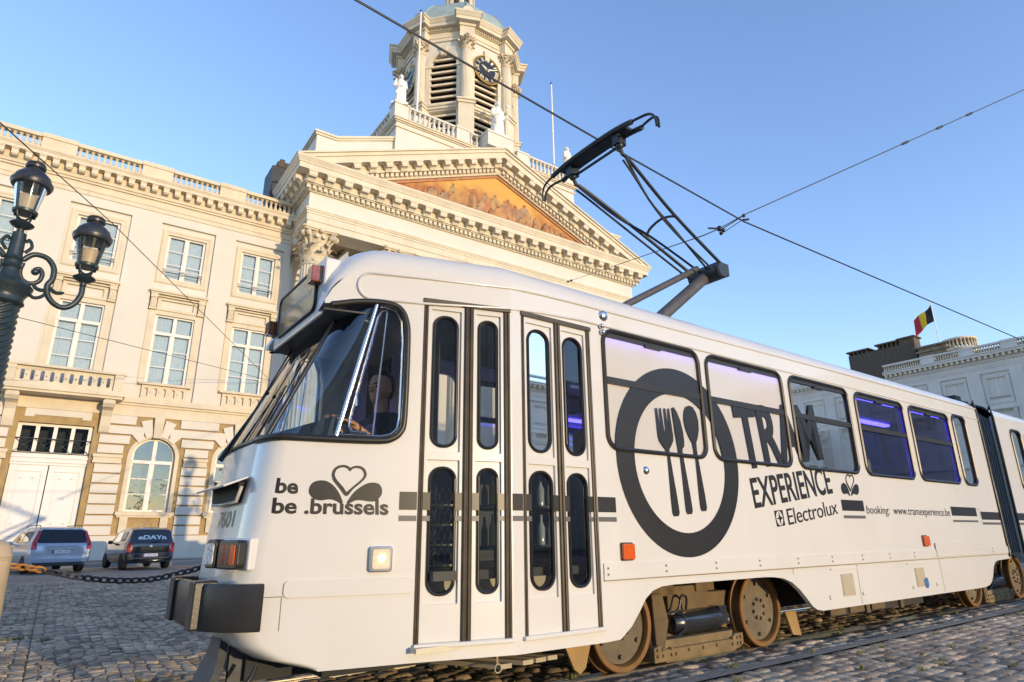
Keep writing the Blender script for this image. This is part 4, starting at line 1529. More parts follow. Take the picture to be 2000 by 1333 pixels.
rb.build('door_rubber', [mat('worn_door_rubber', (.055, .042, .028), .42, .3, 8)], tram, smooth=40)
sl_ = MB()
sl_.prism([(2.10, .395), (2.77, .395), (2.77, .425), (2.10, .425)], -.03, .03, tap)
sl_.prism([(2.85, .395), (3.62, .395), (3.62, .425), (2.85, .425)], -.03, .03, side)
sl_.build('door_sill', [W], tram, bevel=.008)

# lettering and emblems on the side
def plate(outs, fm, w, name, m, parent=None):
    b_ = MB()
    vs, fs = flat(outs, .0015)
    b_.raw(vs, fs, lambda u, v, q: fm(u, v, q + w))
    return b_.build(name, m, parent or tram)
plate([circ(4.705, 1.742, .852, 72), circ(4.705, 1.722, .628, 72)], side, .0035, 'plate_emblem', [BLK])
def zpx(pts):                                    # drawing of the cutlery, in its own units
    return pts
# cutlery drawn in side coordinates: fork, knife, spoon leaning slightly
def cut(pts, ox, oz, sc, ang):
    a = R(ang)
    return [(ox + sc * (x * math.cos(a) - z * math.sin(a)), oz + sc * (x * math.sin(a) + z * math.cos(a))) for x, z in pts]
fork = [(-.085, 1.0), (-.068, 1.0), (-.056, .78), (-.044, .78), (-.036, 1.0), (-.019, 1.0), (-.012, .78), (.012, .78), (.019, 1.0), (.036, 1.0), (.044, .78), (.056, .78), (.068, 1.0), (.085, 1.0), (.092, .74), (.085, .69), (.05, .64), (.022, .61), (.018, .56),
        (.03, .35), (.042, .15), (.045, .03), (.03, .0), (-.03, .0), (-.045, .03), (-.042, .15), (-.03, .35), (-.018, .56), (-.022, .61), (-.05, .64), (-.085, .69), (-.092, .74)]
knife = [(-.045, 1.0), (-.02, 1.01), (.012, .96), (.042, .88), (.058, .78), (.058, .68), (.048, .63), (.02, .605), (.016, .57), (.03, .35), (.042, .15), (.045, .03), (.03, .0), (-.03, .0), (-.045, .03), (-.042, .15), (-.034, .35), (-.03, .57), (-.04, .75)]
spoon = [(0, 1.02), (.045, 1.005), (.08, .95), (.095, .87), (.085, .78), (.055, .70), (.024, .65), (.018, .57), (.03, .35), (.042, .15), (.045, .03), (.03, .0), (-.03, .0), (-.045, .03), (-.042, .15), (-.03, .35), (-.018, .57), (-.024, .65), (-.055, .70), (-.085, .78), (-.095, .87), (-.08, .95), (-.045, 1.005)]
CUT_POS = [(4.56, 1.235), (4.745, 1.255), (4.955, 1.285)]
for pts, (ox, oz) in zip((fork, knife, spoon), CUT_POS):
    plate([cut([(x * 1.15, z) for x, z in pts], ox, oz, .96, 4.2)], side, .0037, 'cutlery_emblem', [BLK])
def skin(u, v, w):
    if u >= 1.55:
        return tap(u, v, w)
    o_ = nose_out(v)[:12]
    ts_ = [p.x for p in reversed(o_)]
    ns_ = [p.y for p in reversed(o_)]
    n_ = float(np.interp(u, ts_, ns_))
    d_ = (float(np.interp(u + .01, ts_, ns_)) - float(np.interp(u - .01, ts_, ns_))) / .02
    k_ = 1 / math.sqrt(1 + d_ * d_)
    return (u + w * d_ * k_, n_ - w * k_, v)
for body_, q_, fm_, w_, bo_, sc_ in (
        ('TRAM', [(5.574, 2.348), (7.181, 2.534), (7.258, 1.892), (5.653, 1.695)], side, .0036, .03, 1),
        ('EXPERIENCE', [(5.726, 1.618), (7.302, 1.819), (7.344, 1.515), (5.767, 1.319)], side, .0036, .016, 1),
        ('Electrolux', [(6.32, 1.326), (7.376, 1.448), (7.388, 1.291), (6.336, 1.164)], side, .0036, .0, .96),
        ('booking:  www.tramexperience.be', [(8.082, 1.398), (10.546, 1.40), (10.534, 1.265), (8.068, 1.272)], side, .0036, -.004, 1),
        ('be', [(1.221, 1.452), (1.345, 1.45), (1.349, 1.352), (1.215, 1.355)], skin, .003, .03, 1),
        ('be .brussels', [(1.209, 1.329), (1.907, 1.325), (1.914, 1.223), (1.207, 1.230)], skin, .003, .028, 1)):
    tx = MB()
    put_text(tx, body_, q_, fm_, w_, bold=bo_, space=sc_)
    tx.build('lettering', [BLK], tram)
# square trade mark beside the lettering
qm = quad_map([(6.093, 1.305), (6.248, 1.316), (6.265, 1.162), (6.114, 1.147)])
sq = [qm(*p) for p in ((0, 0), (1, 0), (1, 1), (0, 1))]
lens = [qm(.5 + .42 * math.cos(a) * (1), .5 + .46 * math.sin(a)) for a in [2 * math.pi * k / 24 for k in range(24)]]
plate([sq, lens], side, .0036, 'square_emblem', [BLK])
tri = [qm(*p) for p in ((.52, .92), (.60, .62), (.90, .5), (.60, .38), (.52, .08), (.44, .44), (.10, .5), (.44, .56))]
plate([tri], side, .0036, 'square_emblem', [BLK])
HO = [(1163, 785), (1135, 765), (1060, 660), (985, 560), (962, 500), (957, 450), (975, 385), (1030, 330), (1105, 312), (1165, 325), (1200, 352), (1240, 328), (1300, 318), (1370, 340), (1412, 395), (1425, 460), (1400, 520), (1330, 600), (1250, 680), (1190, 770)]
HI = [(1165, 722), (1120, 650), (1040, 555), (1003, 490), (998, 440), (1020, 385), (1070, 355), (1120, 350), (1165, 372), (1197, 410), (1230, 370), (1290, 355), (1350, 375), (1385, 430), (1380, 490), (1340, 545), (1260, 625)]
PL = [(675, 700), (690, 630), (740, 575), (830, 553), (920, 575), (1010, 650), (1080, 760), (1120, 860), (1120, 890), (1100, 900), (1050, 865), (980, 838), (920, 838), (840, 852), (770, 840), (715, 800), (680, 745)]
PR = [(1645, 690), (1635, 640), (1590, 585), (1510, 570), (1430, 590), (1340, 650), (1260, 730), (1200, 830), (1178, 880), (1185, 898), (1230, 880), (1280, 850), (1340, 840), (1410, 848), (1500, 860), (1570, 845), (1620, 790), (1643, 740)]
def sm2(pts, sharp=()):
    n = len(pts)
    out = []
    for i in range(n):
        p0, p1, p2, p3 = [Vector(pts[(i + k) % n]) for k in (-1, 0, 1, 2)]
        for k in range(4):
            t = k / 4
            if i in sharp or (i + 1) % n in sharp:
                out.append(tuple(p1.lerp(p2, t)))
            else:
                q = .5 * ((2 * p1) + (p2 - p0) * t + (2 * p0 - 5 * p1 + 4 * p2 - p3) * t * t + (3 * p1 - p0 - 3 * p2 + p3) * t ** 3)
                out.append((q.x, q.y))
    return out
def iris(q, fm, w, name):
    """heart between two petals, drawn in the unit square 675..1645 x 312..900"""
    f = quad_map(q)
    n_ = lambda pts: [f((x - 675) / 970.0, 1 - (y - 312) / 588.0) for x, y in pts]
    plate([n_(sm2(HO, (0, 10))), n_(sm2(HI, (0, 9)))], fm, w, name, [BLK])
    plate([n_(sm2(PL))], fm, w, name, [BLK])
    plate([n_(sm2(PR))], fm, w, name, [BLK])
iris([(1.411, 1.545), (1.862, 1.545), (1.866, 1.292), (1.412, 1.294)], skin, .003, 'heart_emblem')
iris([(7.57, 1.748), (7.995, 1.758), (7.955, 1.500), (7.53, 1.494)], side, .0036, 'heart_emblem')
def bar(a, b, z0, z1, fm, mi, w=.0026):
    sp_ = MB()
    sp_.prism([(a, z0), (b, z0), (b, z1), (a, z1)], w - .0015, w, fm)
    sp_.build('stripe', [GRY if mi else BLK], tram)
for fm, segs in ((tap, ((1.98, 2.096),)), (side, ((2.768, 2.862), (3.616, 3.816), (11.72, 12.53)))):
    for a, b in segs:
        bar(a, b, 1.258, 1.377, fm, 0)
        bar(a, b, 1.185, 1.221, fm, 1)
bar(7.495, 8.02, 1.328, 1.452, side, 0); bar(7.505, 8.02, 1.243, 1.277, side, 1)
bar(10.61, 11.555, 1.305, 1.432, side, 0); bar(10.61, 11.55, 1.218, 1.247, side, 1)
sg = MB()                                        # faint small printed mark near the gangway
for z, a, b in ((1.40, 11.62, 11.75), (1.34, 11.66, 11.80), (1.31, 11.66, 11.80), (1.28, 11.66, 11.8), (1.22, 11.64, 11.84)):
    sg.tube([side(a, z + .02, .002), side((a + b) / 2, z, .002), side(b, z - .006, .002)], .0022, 4)
sg.build('small_print', [GRY], tram)

# lamps, mirrors, markers on the side
lm = MB()
lm.prism(rr(1.805, 1.948, .868, 1.028, .02, 4), 0, .03, tap, 0)
lmo = lm.build('side_lamp', [CHR], tram, bevel=.006)
l2 = MB()
l2.prism(rr(1.822, 1.931, .888, 1.008, .015, 4), .03, .036, tap)
l2.build('lens', [mat('warm_lens', (.75, .66, .5), .15, .1, 30, coat=.5)], lmo)
l3 = MB()
l3.lathe([(.001, 0), (.013, .002), (.013, .008), (.001, .01)], tap(1.878, .955, .036), 12, 0, (-SLP * KN, -KN, 0))
l3.build('bulb', [mat('lit_bulb', (1, .9, .7), .3, emit=(1, .75, .4), estr=6)], lmo)
for a, b, z0, z1 in ((3.835, 3.985, .885, 1.025), (9.45, 9.63, .902, 1.045)):
    k_ = MB()
    k_.prism(rr(a, b, z0, z1, .015, 3), 0, .008, side, 1)
    k_.prism(rr(a + .01, b - .01, z0 + .01, z1 - .01, .012, 3), .008, .035, side, 0)
    k_.build('side_marker', [AMB, RUB], tram, bevel=.006)
k_ = MB()
k_.lathe([(.001, .03), (.03, .026), (.05, .012), (.055, 0), (.05, -.004)], side(3.79, 2.95, .0), 16, 0, (0, -1, 0))
k_.lathe([(.001, .024), (.02, .02), (.034, .01), (.038, 0), (.03, -.004)], side(4.21, 1.615, .0), 16, 0, (0, -1, 0))
k_.ball(side(3.745, 2.84, .02), .026, 10)
k_.ball(side(3.755, 2.785, .02), .026, 10)
k_.build('chrome_fitting', [CHR], tram, smooth=60)

# cab glazing
def bez(p0, p1, p2, n=8):
    return [p0 * (1 - q) ** 2 + p1 * 2 * q * (1 - q) + p2 * q * q for q in [k / n for k in range(n + 1)]]
WB = [Vector((1.165, 4.33, 1.73)), Vector((1.165, 2 * MID - 4.33, 1.73))]
WT = [Vector((1.585, 4.33, 2.66)), Vector((1.585, 2 * MID - 4.33, 2.66))]
ws = MB()
rows = []
for q in range(7):
    f = q / 6
    row = []
    for k in range(9):
        g = k / 8
        bulge = -.03 * (1 - (2 * g - 1) ** 2)
        p = WB[0].lerp(WT[0], f).lerp(WB[1].lerp(WT[1], f), g)
        row.append(p + Vector((bulge, 0, 0)))
    rows.append(row)
ws.grid(rows)
wso = ws.build('windscreen', [CGL], tram, smooth=60)
def mir(v):
    return Vector((v.x, 2 * MID - v.y, v.z))
for sgn in (0, 1):
    cg = MB()
    bot = bez(Vector((1.56, tn(1.56) + .02, 1.73)), Vector((1.22, tn(1.22) + .01, 1.73)), Vector((1.17, 4.32, 1.73)))
    top = bez(Vector((1.765, tn(1.765) + .02, 2.70)), Vector((1.60, tn(1.60) + .02, 2.69)), Vector((1.585, 4.32, 2.66)))
    rows = [[b_.lerp(t_, q / 6) for b_, t_ in zip(bot, top)] for q in range(7)]
    if sgn:
        rows = [[mir(p) for p in r_] for r_ in rows]
    cg.grid(rows)
    cg.build('corner_pane', [CGL if sgn else KGL], tram, smooth=60)
    fm = tapf if sgn else tap
    dg = MB()
    pl = [(1.57, 1.73), (1.80, 1.73), (1.90, 1.745), (1.965, 1.86), (1.965, 2.45), (1.95, 2.6), (1.9, 2.68), (1.80, 2.70), (1.77, 2.70)]
    dg.add([fm(u, v, -.02) for u, v in pl], [tuple(range(len(pl)))])
    dg.build('cab_side_pane', [CGL], tram)
    fr = MB()
    path = [tap(u, v, .008) for u, v in ((1.46, 2.665), (1.54, 2.685), (1.62, 2.705), (1.76, 2.722), (1.87, 2.715), (1.935, 2.68), (1.972, 2.60), (1.988, 2.45), (1.988, 1.90), (1.97, 1.79), (1.915, 1.735), (1.83, 1.715), (1.56, 1.712))]
    path += [tuple(p - Vector((.012, 0, 0))) for p in nose_out(1.715)[3:15]]
    path = smooth_path(path, 3)
    if sgn:
        path = [mir(p) for p in path]
    fr.tube(path, .024 if not sgn else .012, 8)
    pb_, pt_ = Vector((1.165, 4.325, 1.72)), Vector((1.60, 4.325, 2.69))
    if sgn:
        pb_, pt_ = mir(pb_), mir(pt_)
    fr.tube([pb_, pt_], .018 if not sgn else .010, 8)
    if not sgn:
        fr.tube([WB[0] + Vector((-.01, 0, -.01)), WB[0].lerp(WB[1], .5) + Vector((-.04, 0, -.01)), WB[1] + Vector((-.01, 0, -.01))], .02, 8)
    fr.build('cab_window_rubber', [RUB], tram, smooth=60)
    ch = MB()
    ch.tube([fm(1.553, 1.735, .002), fm(1.762, 2.70, .002)], .018, 8)
    ip = [(1.575, 1.745), (1.84, 1.745), (1.90, 1.76), (1.945, 1.80), (1.958, 1.88), (1.958, 2.45), (1.945, 2.59), (1.905, 2.67), (1.82, 2.695), (1.785, 2.695)]
    ch.tube([fm(u, v, -.004) for u, v in ip], .014, 6)
    ch.tube([fm(1.785, 1.75, .0), fm(1.838, 2.66, .0)], .008, 6)
    tl = [(1.62, 1.78), (1.66, 1.765), (1.745, 1.765)]
    ch.tube([fm(1.745, 1.762, .006), fm(1.65, 1.768, .006), fm(1.625, 1.80, .006), fm(1.632, 1.86, .006), fm(1.775, 2.60, .006), fm(1.80, 2.655, .006), fm(1.838, 2.66, .006)], .011, 6)
    ch.tube([fm(1.672, 1.985, .012), fm(1.66, 2.03, .035), fm(1.665, 1.94, .035)], .008, 5)
    ch.build('cab_window_frame', [CHR], tram, smooth=60)

# destination hood, soffit, sign
hd = MB()
hp = [(4.25, 2.645), (2 * MID - 4.25, 2.645), (2 * MID - 4.25, 2.99), (2 * MID - 4.33, 3.06), (2 * MID - 4.5, 3.10), (4.27, 3.10), (4.25, 3.08)]
hd.prism(hp, 1.44, 2.4, lambda u, v, q: (q, u, v))
hdo = hd.build('destination_hood', [W], tram, bevel=.012)
so = MB()
so.prism([(1.415, 4.13), (1.445, 4.25), (1.445, 2 * MID - 4.25), (1.60, 2 * MID - 4.20), (1.75, 2 * MID - 4.05), (1.75, 4.05)], 2.63, 2.643, lambda u, v, q: (u, v, q))
for n_ in (4.5, 4.62, 5.05, 5.17):
    so.lathe([(.001, -.004), (.010, -.002), (.010, .002)], (1.50, n_, 2.628), 8)
so.build('hood_soffit', [DRK], hdo)
sn = MB()
scr = rr(4.40, 5.28, 2.725, 3.05, .05, 5)
sn.prism(scr, 1.428, 1.442, lambda u, v, q: (q, u, v))
sno = sn.build('destination_sign', [mat('bronze_reflection_screen', (.30, .235, .14), .12, .25, 3, coat=1.0)], hdo)  # reflection of the sunlit palace put into the brown screen colour
s2 = MB()
s2.tube([(1.43, u, v) for u, v in rr(4.39, 5.29, 2.715, 3.06, .055, 5)], .014, 6, 0, True)
s2.build('sign_seal', [RUB], sno, smooth=60)
s3 = MB()
fs_ = lambda u, v, w: (1.4275 - w, u, v)
put_text(s3, 'tramexperience.be', [(5.20, 2.93), (4.48, 2.93), (4.48, 2.84), (5.20, 2.84)], fs_, .001, bold=-.01)
s3.build('sign_lettering', [mat('sign_letters', (.55, .55, .52), .5)], sno)
for n_, z0, z1 in ((4.36, 2.90, 3.03), (5.39, 2.76, 2.88)):
    a_ = MB()
    a_.prism(rr(n_ - .055, n_ + .055, z0, z1, .012, 3), 1.36, 1.435, lambda u, v, q: (q, u, v))
    a_.prism(rr(n_ - .06, n_ + .06, z0 - .006, z1 + .006, .012, 3), 1.42, 1.441, lambda u, v, q: (q, u, v), 1)
    a_.build('indicator', [DAM, RUB], hdo, bevel=.006)

# nose fittings: lamp clusters, ventilation flap, number, bumper, wipers
for sgn in (0,):
    F_ = (lambda p: (p[0], 2 * MID - p[1], p[2])) if sgn else (lambda p: p)
    A, B = Vector((1.10, 4.20, 0)), Vector((.975, 4.70, 0))
    dv = (B - A).normalized()
    nv = Vector((dv.y, -dv.x, 0)) * -1           # outward, towards the front
    def cl_(u, v, w):
        p = A + dv * u + nv * w
        return F_((p.x, p.y, v))
    h = MB()
    h.prism([(-.01, .895), (.40, .895), (.40, 1.085), (-.01, 1.085)], -.10, .0, cl_)
    ho = h.build('lamp_housing', [W], tram, bevel=.012)
    t_ = MB()
    t_.prism(rr(.02, .275, .905, 1.075, .03, 4), .0, .055, cl_)
    t_.build('lamp_bezel', [RUB], ho, bevel=.008)
    t_ = MB()
    for j in range(3):
        t_.prism(rr(.055 + j * .063, .114 + j * .063, .93, 1.045, .006, 2), .05, .062, cl_, 1 if j == 0 else 0)
    t_.build('tail_light', [RED, AMB], ho)
    t_ = MB()
    t_.prism(rr(.285, .415, .905, 1.080, .025, 4), .0, .065, cl_)
    t_.build('headlight_bezel', [RUB], ho, bevel=.01)
    t_ = MB()
    t_.prism(rr(.305, .398, .93, 1.055, .012, 3), .06, .071, cl_)
    t_.build('headlight', [mat('headlamp_glass', (.72, .72, .70), .12, .5, 60, coat=1.0, bump=.8, bscale=60)], ho)
fl = MB()
fl.prism([(4.46, 1.44), (5.22, 1.44), (5.18, 1.315), (4.5, 1.315)], 1.06, 1.20, lambda u, v, q: (q, u, v))
fl.build('vent_opening', [M['void']], tram)
fl = MB()
fl.hexa([(1.10, 4.40, 1.462), (1.10, 5.27, 1.462), (.96, 5.25, 1.402), (.96, 4.42, 1.402), (1.105, 4.40, 1.478), (1.105, 5.27, 1.478), (.955, 5.25, 1.415), (.955, 4.42, 1.415)])
fl.build('vent_flap', [W], tram, bevel=.004)
fl = MB()
fl.tube([(1.078, 4.45, 1.41), (1.066, 4.5, 1.318), (1.058, 4.84, 1.308), (1.066, 5.17, 1.318), (1.078, 5.23, 1.41)], .012, 6)
fl.build('vent_rim', [W], tram, smooth=60)
no_ = MB()
def nosemap(u, v, w):
    o_ = nose_out(v)
    ys = [p.y for p in o_]
    xs = [p.x for p in o_]
    return (float(np.interp(u, ys, xs)) - .004 - w, u, v)
put_text(no_, '7601', [(4.98, 1.265), (4.58, 1.265), (4.58, 1.155), (4.98, 1.155)], nosemap, 0, bold=.005)
no_.build('fleet_number', [BLK], tram)
bp = MB()
def bump_out(d, z):
    P0_ = Vector((1.195, tn(1.195) - .012 - d, z)); P1_ = Vector((.93 - d, tn(1.1) + .02, z)); P2_ = Vector((.93 - d, 4.62, z))
    half = bez(P0_, P1_, P2_, 10) + [Vector((.925 - d, MID, z))]
    return half + [mir(p) for p in reversed(half[:-1])]
bp.grid([bump_out(0, .565), bump_out(.035, .555), bump_out(.045, .57), bump_out(.045, .80), bump_out(.035, .82), bump_out(0, .822), bump_out(-.03, .815), bump_out(-.03, .57), bump_out(0, .565)])
ends = MB()
bpo = bp.build('bumper', [BMP], tram, smooth=45)
for n_ in (4.50, 5.174):
    pd = MB()
    pd.prism(rr(n_ - .075, n_ + .075, .555, .835, .012, 2), .865, 1.0, lambda u, v, q: (q, u, v))
    pd.build('bumper_pad', [BMP], bpo, bevel=.012)
un = MB()
un.box(1.25, 2.0, 4.55, 5.12, .22, .60)
un.box(1.62, 3.4, 4.2, 5.45, .25, .33)
un.build('coupler_pocket', [M['void']], tram)
un = MB()
tg = [(4.60, .58), (4.62, .45), (4.58, .36), (4.54, .28), (4.55, .21), (4.62, .16), (4.86, .16), (4.94, .22), (4.94, .29), (4.90, .36), (4.86, .45), (4.88, .58)]
un.prism(tg, 0, .05, lambda u, v, q: (1.10 - .10 * max(0, (.45 - v) / .3) ** 1.5 + q, u, v))
un.box(1.16, 1.40, 4.60, 4.64, .20, .60)
un.build('coupler_hook', [mat('coupler_steel', (.05, .055, .065), .6, .25, 8, .2, 30)], tram)
hs = MB()
hs.tube(smooth_path([(1.25, 4.33, .34), (1.22, 4.31, .28), (1.17, 4.30, .24), (1.12, 4.29, .22)], 4), .014, 8)
hs.tube([(1.13, 4.292, .222), (1.085, 4.283, .205), (1.07, 4.28, .20)], [.019, .019, .008], 8, 1)
hs.build('air_hose', [RUB, mat('red_cap', (.5, .03, .02), .4)], tram, smooth=50)
wp = MB()
for n0, n1, sgn in ((5.10, 4.78, 1), (4.62, 4.45, 0)):
    b0 = Vector((1.06, n0, 1.64))
    pv = Vector((1.10, n0 - .03, 1.73))
    mid_ = Vector((1.25, (n0 + n1) / 2 - .06, 2.1))
    tip = Vector((1.40, n1 - .02, 2.40))
    if sgn == 0:
        continue
    wp.tube([b0, pv], .022, 8)
    wp.tube([pv, pv.lerp(tip, .35), pv.lerp(tip, .62)], [.018, .008, .005], 6)
    
    c_ = pv.lerp(tip, .62)
    wp.ball(c_, .018, 8)
    wp.tube([c_ + Vector((-.20, .02, -.43)), c_, c_ + Vector((.16, -.02, .34))], [.005, .007, .005], 6)
# second wiper hugging the near pillar
pv = Vector((1.12, 4.46, 1.70))
wp.tube([pv, Vector((1.30, 4.44, 2.12))], [.012, .006], 6)
wp.tube([Vector((1.20, 4.45, 1.84)), Vector((1.44, 4.43, 2.40))], .006, 6)
wp.build('windscreen_wiper', [RUB], tram, smooth=50)

# interior
it = MB()
it.box(2.2, 12.5, SIDE + .12, 2 * MID - SIDE - .12, .80, .86)          # floor
it.box(2.8, 12.5, SIDE + .10, 2 * MID - SIDE - .10, 2.96, 3.0)         # ceiling
it.box(1.7, 2.8, 4.2, 2 * MID - 4.2, 2.86, 2.9)
it.box(12.4, 12.46, SIDE + .1, 4.4, .85, 3.0)
it.box(12.4, 12.46, 5.27, 2 * MID - SIDE - .1, .85, 3.0)
it.box(2.42, 2.46, 4.3, 4.75, .85, 2.9)                                # cab partition
it.box(2.42, 2.46, 5.2, 2 * MID - tn(2.05) - .1, .85, 2.98)
for a in (5.14, 6.64, 8.15, 9.72, 11.28):
    it.box(a - .05, a + .05, SIDE + .05, SIDE + .12, .86, 2.98)
    it.box(a - .05, a + .05, 2 * MID - SIDE - .12, 2 * MID - SIDE - .05, .86, 2.98)
it.box(3.7, 12.4, SIDE + .05, SIDE + .09, .86, 1.76)
it.box(2.1, 12.4, 2 * MID - SIDE - .09, 2 * MID - SIDE - .05, .86, 1.76)
it.build('interior_lining', [INT], tram)
ce = MB()
ce.box(6.7, 12.38, SIDE + .12, 2 * MID - SIDE - .12, 2.948, 2.958)
ce.build('ceiling_panel', [mat('grey_ceiling_panel', (.30, .29, .28), .5, .1, 3)], tram)
tbm = mat('table_white', (.55, .53, .5), .5)
for k in range(5):
    t_ = MB()
    a = 4.7 + k * 1.55
    t_.box(a - .4, a + .4, SIDE + .15, SIDE + .75, 1.56, 1.60)
    t_.box(a - .03, a + .03, SIDE + .4, SIDE + .46, .86, 1.56)
    t_.build('dining_table', [tbm], tram)
    for s_ in (-1, 1):
        q = MB()
        q.box(a + s_ * .62 - .05, a + s_ * .62 + .05, SIDE + .15, SIDE + .75, .9, 2.02)
        q.box(min(a + s_ * .57, a + s_ * .25), max(a + s_ * .57, a + s_ * .25), SIDE + .15, SIDE + .75, 1.22, 1.32)
        q.build('bench_seat', [mat('dark_leather', (.035, .03, .035), .45)], tram, bevel=.03)
led = mat('blue_led', (.1, .08, .9), .3, emit=(.07, .05, 1.0), estr=2.2)
l_ = MB()
for n_ in (SIDE + .34, MID + .2, 2 * MID - SIDE - .34):
    l_.box(6.75, 12.2, n_ - .05, n_ + .05, 2.91, 2.945)
for a, b in WINS[:2]:
    l_.box(a + .05, b - .05, SIDE + .045, SIDE + .065, 2.74, 2.765)
l_.build('led_strip', [led], tram)
bt = MB()                                        # bar shelves with bottles behind the second door, wire rack behind the first
bt.box(2.75, 3.9, 4.35, 4.39, .9, 1.62)
for z in (1.0, 1.3):
    bt.box(2.8, 3.6, 4.05, 4.35, z, z + .015)
bt.build('bar_cabinet', [mat('bar_cabinet_dark', (.05, .055, .065), .35)], tram)
for z in (1.015, 1.315):
    for k in range(6):
        q = MB()
        q.lathe([(.03, 0), (.032, .13), (.012, .18), (.012, .22), (.015, .23)], (2.86 + k * .12, 4.12 + .03 * (k % 2), z), 12)
        q.build('bottle', [mat('bottle_glass', (.35, .42, .5) if k % 3 else (.5, .36, .12), .1, .1, 5)], tram, smooth=40)
rk = MB()
for z in (.88, 1.02, 1.16, 1.30):
    rk.box(2.2, 2.62, 4.12, 4.13, z, z + .012)
    rk.box(2.2, 2.62, 4.45, 4.46, z, z + .012)
    for k in range(8):
        a = 2.2 + k * .0525
        rk.tube([(a, 4.12, z), (a + .0525, 4.12, z + .13)], .004, 4)
        rk.tube([(a + .0525, 4.12, z), (a, 4.12, z + .13)], .004, 4)
rk.build('wire_rack', [mat('brass_wire', (.6, .48, .25), .35, metal=.7)], tram)
sw = MB()
sw.box(2.08, 3.62, 4.18, 4.22, .40, .86)
sw.box(2.08, 3.62, SIDE + .1, 4.2, .38, .41)
sw.build('step_well', [mat('step_cream', (.62, .56, .42), .6)], tram)
db = MB()
db.hexa([(1.20, 4.35, 1.66), (1.20, 5.3, 1.66), (1.62, 5.3, 1.66), (1.62, 4.2, 1.66), (1.22, 4.35, 1.76), (1.22, 5.3, 1.76), (1.60, 5.3, 1.90), (1.60, 4.22, 1.90)])
db.build('dashboard', [mat('dash_blue_grey', (.05, .08, .12), .5)], tram)
swl = MB()
ctr, axs = Vector((1.66, 4.52, 1.93)), Vector((-.45, 0, .9)).normalized()
e1 = axs.cross(Vector((0, 1, 0))).normalized()
e2 = axs.cross(e1)
swl.tube([ctr + (e1 * math.cos(R(k * 20)) + e2 * math.sin(R(k * 20))) * .17 for k in range(18)], .012, 6, 0, True)
swl.tube([ctr, ctr - axs * .25], .02, 6)
swl.build('control_wheel', [RUB], tram, smooth=60)
